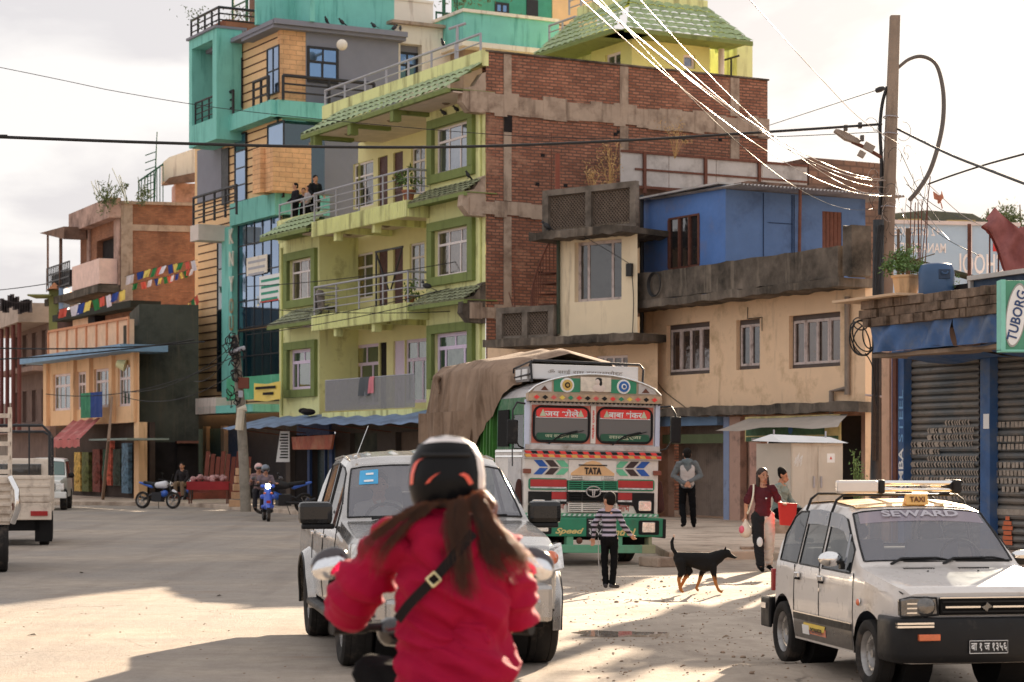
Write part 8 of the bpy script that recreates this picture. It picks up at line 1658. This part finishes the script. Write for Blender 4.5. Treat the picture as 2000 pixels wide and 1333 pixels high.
pb=thing('plastic_bag','translucent pink and white plastic bag hanging from the right hand of the woman','bag');T_=(tr(*wl_)@rotm(0,0,R(6)))
p0=T_@V((-.28,.0,.83));blob('sack',[('c',p0,p0-V((.0,0,.10)),.015,.06),('e',p0-V((.0,0,.19)),(.11,.09,.11))],.012,mat('pale_plastic',srgb(232,196,176),.35,.1,6,.6,12),pb);blob('contents',[('e',p0-V((.06,.02,.17)),(.05,.08,.07))],.012,mat('pink_plastic',srgb(226,84,110),.4),pb)
# ---- child sitting behind the woman
def seated(dz=0.,fw=.42,hand=(.16,-.30,.62)):
 return dict(head=(0,-.03,1.24),neck=(0,0,1.10),chest=(0,.02,.93),waist=(0,.03,.74),pelvis=(0,.05,.60),shL=(.17,.02,1.05),elL=(.23,-.06,.80),wrL=hand,shR=(-.17,.02,1.05),elR=(-.23,-.06,.80),wrR=(-hand[0],hand[1],hand[2]),hipL=(.09,.03,.57),knL=(.13,-fw,.58),anL=(.13,-fw+.05,.14),toL=(.14,-fw-.09,.07),hipR=(-.09,.03,.57),knR=(-.13,-fw,.58),anR=(-.13,-fw+.05,.14),toR=(-.14,-fw-.09,.07))
person('child in a grey-green shirt bending down behind the woman with the red bag',(4.85,38.6,0.0),R(60),seated(),.95,top=cloth('greygreen_shirt',srgb(122,140,136)),bottom=blk,shoe=blk,hair=HB,hairp=SHORT,look=(0,-1,-.5)).location.z=.10
# ---- four people on the terrace
for i,(u,w_,hh,cc,rz,lb)in enumerate(((14.35,-.5,1.66,(30,30,36),30,'man in black at the left end of the terrace group'),(13.55,-.9,1.52,(40,38,44),90,'dark haired person between the others on the terrace, half hidden'),(13.2,-.45,1.42,(150,140,142),40,'shorter person in a pale grey top leaning on the terrace rail'),(12.75,-.7,1.80,(26,28,32),120,'tallest man in black at the right end of the terrace group'))):
 J,k=standing(hh,wrL=(.2,-.22,1.02),elL=(.22,-.02,1.16),wrR=(-.2,-.22,1.02),elR=(-.22,-.02,1.16));p=GL.pt(GL.u((577,593,602,616)[i],w_),w_,10.02);person(lb,p,R(-28+rz-60),J,k,'people on the terrace',top=cloth('terrace_top%d'%i,srgb(*cc)),bottom=blk,shoe=blk,hair=HB,hairp=SHORT,vox=.02,faces=False)
# ---- dog
dg_=thing('dog','black and tan street dog walking to the right with its tail raised','dog')
def furmat():
 m_,nt,bs=newmat('black_tan_fur');bs.inputs['Specular IOR Level'].default_value=.12;t=nt.nodes.new('ShaderNodeTexCoord');s2=nt.nodes.new('ShaderNodeSeparateXYZ');nt.links.new(t.outputs['Object'],s2.inputs[0])
 a=nt.nodes.new('ShaderNodeMath');a.operation='MULTIPLY_ADD';nt.links.new(noise(nt,18,4),a.inputs[0]);a.inputs[1].default_value=.14;nt.links.new(s2.outputs['Z'],a.inputs[2])
 r_=ramp(nt,a.outputs[0],.245,.30,srgb(172,112,62),(.012,.011,.011));nt.links.new(r_,bs.inputs['Base Color']);bs.inputs['Roughness'].default_value=.7;bumpit(nt,bs,noise(nt,90,3),.5,.01);return m_
FUR=furmat()
def leg(*p):return[('c',p[i][:3],p[i+1][:3],p[i][3],p[i+1][3])for i in range(len(p)-1)]
pr=leg((-.20,0,.45,.085),(-.08,0,.445,.088),(.08,0,.44,.092),(.20,0,.42,.110),(.30,0,.47,.088),(.36,0,.505,.068),(.415,0,.52,.060))+leg((.20,0,.40,.11),(.14,0,.37,.10),(-.02,0,.40,.075))+leg((.42,0,.51,.048),(.47,0,.485,.030),(.525,0,.462,.019))
pr+=leg((-.24,0,.50,.028),(-.29,.0,.58,.026),(-.30,.0,.66,.024),(-.275,.0,.735,.012))
pr+=[('c',(.395,s*.035,.555),(.405,s*.048,.605),.020,.006)for s in(1,-1)]
pr+=leg((-.19,-.05,.40,.075),(-.17,-.06,.28,.052),(-.21,-.06,.18,.026),(-.19,-.06,.04,.018),(-.16,-.06,.018,.02))+leg((-.15,.05,.40,.07),(-.07,.06,.28,.05),(-.13,.06,.18,.026),(-.19,.06,.055,.018),(-.165,.06,.03,.02))
pr+=leg((.16,.05,.36,.06),(.09,.06,.25,.034),(.06,.06,.15,.023),(.02,.06,.055,.018),(.04,.06,.03,.02))+leg((.23,-.05,.36,.062),(.25,-.06,.24,.036),(.27,-.06,.13,.023),(.31,-.06,.035,.018),(.345,-.06,.018,.021))
blob('body',pr,.0085,FUR,dg_,4)
for s in(1,-1):MB().ell((.452,s*.034,.528),.008,8,6).build('eye',MC['eye'],dg_)
MB().ell((.542,0,.468),(.012,.014,.011),8,6).build('nose',MC['eye'],dg_,smooth=60)
MB().ell((-.272,-.01,.745),(.014,.02,.022),8,6).build('tail_tip',cloth('pale_fur',srgb(190,160,140)),dg_);dg_.location=G(1357,1158);dg_.rotation_euler=(0,0,R(-4));dg_.scale=(1.02,)*3
# ---- two-wheelers, facing -y
def spokes(root,y,r,wd,scooter=False):
 t=MB().lathe([(r*.72,wd*.35),(r*.85,wd*.5),(r*.97,wd*.42),(r,0),(r*.97,-wd*.42),(r*.85,-wd*.5),(r*.72,-wd*.35)],(0,y,r),(1,0,0),28,False).build('wheel',M['rubber'],root,smooth=50)
 q=MB();q.lathe([(r*.74,wd*.3),(r*.66,0),(r*.74,-wd*.3)],(0,y,r),(1,0,0),24,False).cyl((-.05,y,r),(.05,y,r),.04 if scooter else .05,n=12)
 for i in range(6):a=i*math.pi/3;q.cyl((0,y,r),(0,y+math.cos(a)*r*.7,r+math.sin(a)*r*.7),.014,n=6)
 q.build('rim',M['rim'],t,smooth=50)
def scooter(name,lb,paint,dark=False):
 r=thing(name,lb,'scooter');spokes(r,-.62,.22,.10,True);spokes(r,.62,.22,.10,True)
 blob('front_shield',[('c',(-.0,-.42,.92),(0,-.50,.45),.10,.13),('c',(-.15,-.38,.70),(.15,-.38,.70),.07,.07),('c',(-.13,-.36,.42),(.13,-.36,.42),.06,.06),('c',(0,-.62,.44),(0,-.72,.36),.075,.05),('c',(0,-.62,.46),(0,-.50,.44),.075,.07)],.016,paint,r)
 blob('handlebar_cowl',[('c',(-.16,-.40,1.0),(.16,-.40,1.0),.055,.055),('e',(0,-.45,1.0),(.11,.08,.09))],.014,paint,r)
 blob('tail_body',[('c',(0,.10,.56),(0,.62,.66),.14,.12),('c',(0,.62,.66),(0,.88,.70),.10,.05),('c',(0,.2,.42),(0,.6,.44),.13,.10)],.016,paint,r)
 MB().box(-.15,.15,-.38,.15,.26,.34).build('floorboard',M['blackplastic'],r,bevel=.02);blob('seat',[('c',(0,.08,.74),(0,.42,.77),.11,.12),('c',(0,.42,.78),(0,.80,.82),.11,.07)],.016,M['blackplastic'],r)
 q=MB();q.tube([(-.34,-.30,1.02),(-.2,-.38,1.02),(.2,-.38,1.02),(.34,-.30,1.02)],.016,8).cyl((-.37,-.27,1.02),(-.25,-.35,1.02),.024,n=10).cyl((.37,-.27,1.02),(.25,-.35,1.02),.024,n=10).tube([(-.3,-.36,1.03),(-.36,-.38,1.03)],.01,5).tube([(0,-.45,.55),(0,-.62,.22)],.035,8).tube([(.2,.62,.25),(.2,.9,.33)],.045,8);q.build('handlebar',M['blackplastic'],r,smooth=60)
 MB().lathe([(0,.03),(.06,.02),(.075,0)],(0,-.52,1.0),(0,-1,0),16).build('headlight',M['lens']if dark else lamp_on,r,smooth=50)
 for s in(1,-1):
  q=MB();q.tube([(s*.22,-.38,1.03),(s*.27,-.38,1.14),(s*.33,-.37,1.20)],.008,6).build('mirror_stem',M['black'],r)
  mm_=MB();mm_.ell((s*.385,-.37,1.23),(.075,.028,.05),16,10,rotm(0,s*.35,0)).build('mirror',mat('mirror_back',srgb(44,40,46),.2,.1,3,0,coat=.8),r,smooth=60);MB().ell((s*.387,-.352,1.231),(.066,.014,.042),16,10,rotm(0,s*.35,0)).build('mirror_glass',pane('mirror_silver',(.75,.77,.8),1,.03,.0),r.children[-1],smooth=60)
  MB().ell((s*.10,-.56,.80),(.04,.02,.03),10,6).build('indicator',M['amber'],r,smooth=60)
 MB().box(-.06,.06,-.70,-.69,.52,.60).build('front_plate',M['redlens'],r);return r
lamp_on,nt_,bs_=newmat('lit_headlamp');bs_.inputs['Base Color'].default_value=(1,.9,.7,1);bs_.inputs['Emission Color'].default_value=(1,.86,.55,1);bs_.inputs['Emission Strength'].default_value=9
bs2=scooter('scooter','bright blue scooter with its headlamp lit, ridden by two people',mat('scooter_blue',srgb(34,84,200),.3,.05,4,0,coat=.7));p=G(520,1018);bs2.location=p;bs2.rotation_euler=(0,0,R(12))
def rider(lb,p,rz,cc,hc,off=0.,up_=0.,k=1.,nm='helmet'):
 r=thing('person',lb,'person');J=seated(0,.36,(.26,-.46,.86));human(r,J,1,SKIN,top=cloth('rt%d'%cc[0],srgb(*cc)),bottom=cloth('rider_trousers',srgb(50,48,52)),shoe=blk,vox=.016)
 MB().ell((0,-.02,1.275),(.125,.14,.125),16,10).build(nm,mat('helm%d'%hc[0],srgb(*hc),.3,.1,4,0,coat=.6),r,smooth=60);MB().ell((0,-.06,1.26),(.11,.115,.075),14,8).build('visor',M['panedark'],r,smooth=60)
 c_,s2=math.cos(rz),math.sin(rz);r.location=p+V((-s2*off,c_*off,.22+up_));r.rotation_euler=(0,0,rz);return r
rider('scooter rider in a mauve-grey jacket and dark helmet on the blue scooter',p,R(12),(112,98,104),(90,100,116),.20);rider('pillion passenger in a pink helmet behind the blue scooter rider',p+V((-.16,0,0)),R(12),(134,106,104),(190,146,140),.62,.04)
def motorbike(lb,paint,loc,rz):
 r=thing('motorcycle',lb,'motorcycle');spokes(r,-.68,.31,.09);spokes(r,.66,.31,.12)
 q=MB();q.tube([(0,-.68,.31),(0,-.52,.72),(0,-.45,.95)],.035,8).tube([(0,-.4,.85),(0,.0,.45),(0,.3,.5),(0,.66,.31)],.04,8).tube([(.12,.0,.35),(.14,.5,.33),(.15,.95,.45)],.045,8).box(-.12,.12,-.22,.2,.25,.58).tube([(-.36,-.25,1.02),(-.15,-.40,1.0),(.15,-.40,1.0),(.36,-.25,1.02)],.015,6).tube([(.1,.05,.3),(.25,.12,.0)],.012,5);q.build('frame',M['black'],r,smooth=50)
 blob('tank',[('c',(0,-.28,.86),(0,.05,.84),.14,.11),('c',(0,-.66,.64),(0,-.80,.58),.06,.04)],.018,paint,r);blob('tail_fairing',[('c',(0,.30,.80),(0,.85,.93),.08,.04),('c',(0,-.30,.55),(0,.0,.45),.12,.10)],.018,mat('bike_blue2',srgb(36,92,190),.35,coat=.5),r);blob('seat',[('c',(0,.08,.84),(0,.62,.92),.09,.07)],.018,M['blackplastic'],r)
 MB().lathe([(0,.05),(.08,.03),(.09,0)],(0,-.55,.88),(0,-1,0),14).build('headlight',M['lens'],r,smooth=50)
 for s in(1,-1):MB().tube([(s*.24,-.35,1.02),(s*.30,-.36,1.2)],.008,5).ell((s*.32,-.36,1.23),(.06,.02,.04),10,6).build('mirror',M['blackplastic'],r,smooth=60)
 r.location=loc;r.rotation_euler=(0,R(6),rz);return r
motorbike('blue and white motorcycle parked on its stand in front of the dark house',mat('bike_white',srgb(206,206,212),.35,coat=.5),G(307,994),R(62))
motorbike('black motorcycle parked beside the seated man near the red steps',M['panedark'],G(364,984),R(20))
mc=motorbike('black motorcycle with chrome mirrors parked behind the blue scooter',M['black'],G(553,1004,0),R(-60))
per=person('man sitting on the parked black motorcycle in front of the dark house',G(356,987),R(-10),seated(),1.05,top=cloth('dark_jacket',srgb(44,40,42)),bottom=cloth('khaki',srgb(120,100,80)),shoe=blk,hair=HB,hairp=SHORT,vox=.02);per.location.z+=.25
t_=thing('vegetable_stall','low red covered stall table with bundles of produce beside the steps','stall',G(408,985,0));p=G(408,984,0);q=MB(tr(*p));q.box(-.75,.75,-.3,.3,.75,.8).box(-.76,.76,-.32,-.30,.5,.8)
q.build('cloth',mat('stall_red',srgb(150,38,42),.85),t_);q=MB(tr(*p))
for x in(-.7,.66):
 for y in(-.28,.24):q.box(x,x+.05,y,y+.05,0,.75)
q.build('leg',M['rust'],t_);rg=random.Random(3);q=MB(tr(*p))
for _ in range(26):q.ell((rg.uniform(-.65,.65),rg.uniform(-.2,.2),rg.uniform(.84,.98)),rg.uniform(.06,.11),8,6)
q.build('produce',mat('produce_pink',srgb(176,132,130),.8,.5,6),t_,smooth=60)
t_=thing('timber_planks','stack of reddish brown planks leaning against the shop front by the steps','planks',G(436,984,0));p=P(436,960,79);q=MB(tr(p.x,p.y,0))
for i in range(9):x=-.75+i*.19;q.hexa([(x,0,.5),(x+.16,0,.5),(x+.16,.05,.5),(x,.05,.5),(x+.05,.5,1.9-.1*(i%3)),(x+.2,.5,1.9-.1*(i%3)),(x+.2,.55,1.9-.1*(i%3)),(x+.05,.55,1.9-.1*(i%3))])
q.build('plank',mat('redbrown_plank',srgb(112,58,46),.85,.25,3),t_)
t_=thing('stool_stack','leaning pile of pale wooden crates beside the utility pole','crates',G(462,992,0));p=G(461,990,0)
for i in range(5):MB(tr(p.x+.06*i,p.y,i*.27)@rotm(0,0,.1*i)).box(-.22,.22,-.2,.2,0,.23).build('crate',mat('pale_wood',srgb(176,136,100),.85,.2,5),t_,bevel=.01)
# ================================================================ FOREGROUND SCOOTER AND RIDER
fs=scooter('scooter','dark scooter in the foreground ridden by the person in the crimson jacket',mat('foreground_dark_paint',srgb(24,24,28),.25,.1,3,0,coat=.8),True);fs.rotation_euler=(0,0,R(180));fs.location=(-.31,8.0,GZ+.02);fs.scale=(1.04,1.0,1.10)
for o in fs.children:
 if o.name.startswith('mirror'):o.location=(0,0,.02)
rd=thing('person','scooter rider seen from behind in a crimson jacket with long loose brown hair','person')
J=dict(head=(-.235,7.70,1.57),neck=(-.235,7.66,1.43),chest=(-.225,7.70,1.22),waist=(-.20,7.72,1.03),pelvis=(-.19,7.73,.90),hem=(-.180,7.70,.885),shL=(-.42,7.70,1.345),elL=(-.60,7.86,1.15),wrL=(-.615,8.10,1.045),hdL=(.1,1,-.25),shR=(-.045,7.70,1.345),elR=(.0,7.80,1.10),wrR=(-.0,8.08,1.05),hdR=(-.1,1,-.1),hipL=(-.27,7.76,.80),knL=(-.52,8.02,.84),anL=(-.36,8.12,.24),toL=(-.36,8.27,.17),hipR=(-.10,7.76,.82),knR=(.0,8.15,.72),anR=(.0,8.12,.24),toR=(.0,8.27,.17))
jk=mat('crimson_jacket',srgb(160,8,54),.8,.08,3,.3,12,raw=True)
PJ=[('c',(-.30,7.69,1.30),(-.28,7.69,.93),.112,.115),('c',(-.15,7.69,1.30),(-.12,7.69,.93),.112,.115),('c',(-.40,7.69,1.335),(-.07,7.69,1.335),.085,.085),('e',(-.22,7.68,1.20),(.20,.14,.18)),('c',(-.235,7.67,1.42),(-.235,7.68,1.33),.075,.12),('c',(-.28,7.68,.90),(-.11,7.68,.89),.128,.128)]
PJ+=leg((-.43,7.70,1.33,.085),(-.52,7.78,1.23,.088),(-.59,7.87,1.13,.078),(-.61,7.98,1.08,.068),(-.615,8.06,1.055,.052))+leg((-.06,7.70,1.33,.085),(-.02,7.74,1.22,.084),(.005,7.80,1.11,.078),(.0,7.92,1.07,.066),(.0,8.04,1.055,.05))
blob('jacket',PJ,.0085,jk,rd,2,.026,5.5)
human(rd,J,1.0,SKIN,bottom=blk,shoe=blk,look=(0,1,-.05),curl=(.55,.5),thumb=((1,0,0),(-1,0,0)),vox=.0085,faces=True,topr=1.02)
q=[]
blob('hood',[('c',(-.33,7.60,1.40),(-.14,7.60,1.40),.055,.055),('c',(-.31,7.575,1.33),(-.235,7.55,1.245),.05,.035),('c',(-.16,7.575,1.33),(-.235,7.55,1.245),.05,.035),('c',(-.30,7.58,1.36),(-.17,7.58,1.36),.055,.055)],.009,jk,rd)
blob('jacket_hem',[('c',(-.30,7.635+.0,.955),(-.06,7.635,.945),.030,.028),('c',(-.315,7.66,.99),(-.09,7.59,1.005),.03,.022),('c',(-.27,7.60,1.07),(-.10,7.59,1.05),.02,.016),('c',(-.24,7.585,1.13),(-.09,7.60,1.11),.018,.014)],.009,jk,rd)
blob('cuff',[('c',(-.60,7.99,1.085),(-.612,8.055,1.055),.056,.050),('c',(-.608,7.94,1.12),(-.60,8.0,1.08),.062,.05)],.009,jk,rd)
hl_=MB();hl_.lathe([(.0,.142),(.06,.132),(.10,.105),(.127,.06),(.137,0),(.136,-.05),(.126,-.095),(.112,-.125),(.10,-.13)],(-.235,7.71,1.592),(0,0,1),36,False);hl_.build('helmet',mat('helmet_black',(.006,.006,.007),.4,.15,4,0,coat=.12,raw=True,spec=.1),rd,smooth=50);o=rd.children[-1]
def hp(a,z,e=.003):
 pf=tab([(-.13,.10),(-.095,.126),(-.05,.136),(0,.137),(.06,.127),(.105,.10),(.132,.06),(.142,0)]);rr=pf(z)+e;a=R(a);return V((-.235+rr*math.sin(a),7.71-rr*math.cos(a),1.592+z))
def hpatch(nm,pts,wd,mm):
 q=MB();pts=spline([V((a,z,0))for a,z in pts],5)
 for t0,t1 in zip(pts,pts[1:]):q.quad(hp(t0.x-wd,t0.y),hp(t0.x+wd,t0.y+.006),hp(t1.x+wd,t1.y+.006),hp(t1.x-wd,t1.y))
 q.build(nm,mm,o,weld=True,smooth=60)
rfl=mat('orange_reflector',srgb(250,62,22),.4,.06,4,0,coat=.6);hpatch('reflector',[(-36,.008),(-27,.03),(-15,.042)],4.5,rfl)if False else None
hpatch('reflector',[(-28,-.035),(-22,-.018),(-14,-.004),(-9,.002)],3.5,rfl);hpatch('reflector',[(24,.0),(32,-.01),(38,-.028),(41,-.038)],4,rfl);hpatch('reflector',[(-63,-.04),(-60,.0),(-54,.035),(-44,.05),(-38,.054)],5.5,rfl)
q=MB();q.grid(lambda u,t:hp(lerp(-60,60,u),lerp(.108,.130,t)+.008*math.sin(u*3.14),.004),24,3).build('white_stripe',mat('helmet_white',srgb(206,196,192),.35,.15,9,0,coat=.6),o,smooth=60)
q=MB();q.grid(lambda u,t:hp(lerp(56,84,u),lerp(-.05,.10,t)-.03*u,.003),8,8).build('white_stripe',mat('helmet_white',srgb(206,196,192)),o,smooth=60);q=MB();q.tube([hp(a,.068,.006)for a in range(-42,44,6)],.008,6).build('rear_spoiler',M['blackplastic'],o,smooth=60)
q=MB();q.grid(lambda u,t:hp(lerp(112,248,u),lerp(-.06,.06,t),.007),18,6).build('visor',M['panedark'],o,smooth=60)
# long hair: many strands
def hairmat():
 m_,nt,bs=newmat('long_brown_hair');nt.links.new(mixc(nt,ramp(nt,noise(nt,90,3,stretch=(1,1,.12)),.40,.62),(.006,.003,.002),(.07,.03,.014)),bs.inputs['Base Color']);bs.inputs['Roughness'].default_value=.38;tl=nt.nodes.new('ShaderNodeBsdfTranslucent');tl.inputs[0].default_value=(1,.45,.14,1);mx_=nt.nodes.new('ShaderNodeMixShader');mx_.inputs[0].default_value=.27;nt.links.new(bs.outputs[0],mx_.inputs[1]);nt.links.new(tl.outputs[0],mx_.inputs[2]);nt.links.new(mx_.outputs[0],nt.nodes['Material Output'].inputs['Surface']);return m_
rg=random.Random(77);q=MB()
def hx(x,y,d=7.55):return P(x,y,d)
def lock(pts,n,sp,r=.0032,d=7.56):
 r*=.40;sp*=1.15
 for _ in range(int(n*2.6)):
  a,b2=rg.gauss(0,1),rg.gauss(0,1);L=rg.uniform(.6,1.05);ps=[];ph=rg.uniform(0,6);wv=rg.uniform(1,6)
  for i,(x,y)in enumerate(pts):
   t=i/(len(pts)-1);s2=sp*(.35+.8*t);ps.append(P(x+a*s2+wv*math.sin(t*9+ph)+rg.gauss(0,1.5),y+b2*s2*.3+wv*math.cos(t*8+ph),d+.022*b2))
  ps=spline(ps,4);ps=ps[:max(4,int(len(ps)*L))];q.tube(ps,[r*(1-.75*i/len(ps))for i in range(len(ps))],4)
lock([(835,985),(800,1000),(755,1030),(722,1060),(700,1100)],60,9);lock([(850,985),(815,1010),(775,1045),(745,1085),(735,1130)],30,8);lock([(905,975),(900,1030),(900,1080),(905,1130),(912,1170)],110,12,d=7.52);lock([(885,980),(880,1040),(893,1100),(906,1175)],60,9,d=7.53)
lock([(935,965),(945,1000),(960,1030),(985,1060),(1015,1090),(1035,1120)],130,12,.0036);lock([(925,970),(940,1010),(955,1060),(968,1100),(985,1135)],90,14,.0034);lock([(940,960),(955,985),(950,1010),(975,1045),(1000,1065),(1040,1105)],60,9,.0036,7.6);lock([(920,975),(900,990),(870,985),(850,990)],60,10,.004,7.58)
q.build('hair',hairmat(),rd,smooth=60)
# cross-body strap with a buckle
st=mat('strap_black',srgb(26,22,24),.8);pts=spline([P(925,1040,7.50),P(885,1088,7.49),P(847,1132,7.50),P(800,1180,7.53),P(776,1212,7.56)],5);q=MB()
for a,c in zip(pts,pts[1:]):n_=V((.74,0,-.67))*.018;q.hexa([a-n_,a+n_,a+n_+V((0,.006,0)),a-n_+V((0,.006,0)),c-n_,c+n_,c+n_+V((0,.006,0)),c-n_+V((0,.006,0))])
q.build('bag_strap',st,rd);c=P(847,1132,7.485);Tb=frame_on(c,(.74,0,.67),(-.67,0,.74));MB(Tb).tube([(-.018,0,-.018),(.018,0,-.018),(.018,0,.018),(-.018,0,.018),(-.018,0,-.018)],.0045,6).build('buckle',mat('brass',(.8,.62,.35),.25,.05,4,0,metal=1),rd)
# driver in the silver pickup
dv=person('driver in a pale shirt behind the windscreen of the silver pickup',(0,0,0),0,seated(0,.3,(.15,-.40,.72)),.95,top=cloth('pale_shirt',srgb(170,164,158)),bottom=blk,hair=HB,hairp=SHORT,vox=.02)
dv.location=pk.matrix_basis@V((-.36,.12,.28));dv.rotation_euler=(0,0,R(10.5))
rg=random.Random(55)
for i,(x,y,c)in enumerate(((62,1242,0),(430,1165,0),(1268,1142,1),(1590,1285,1),(1335,1204,2),(700,1318,0),(1240,1190,1),(1420,1235,2),(160,1120,0),(1120,1215,2))):
 p=G(x,y);q=MB(tr(p.x,p.y,GZ+gz(p.x,p.y))@rotm(0,0,i));q.add([(-.05,0,.003),(0,-.03,.012),(.05,0,.004),(.02,.03,.022),(-.03,.035,.006)],[(0,1,2,3,4),(0,4,3),(1,3,2)])
 tag(q.build('litter',mat('litter%d'%c,(srgb(70,58,48),srgb(186,176,160),srgb(130,108,84))[c],.8)),'small scrap of litter on the road, %s'%('dark one at the far left','dark one left of the silver pickup','pale one near the boy','pale one under the taxi','brown one in front of the dog','dark one at the bottom edge','pale one by the wet patch','brown one between dog and taxi','dark one by the goods pickup','brown one right of the silver pickup')[i],'litter','scraps of litter on the road')
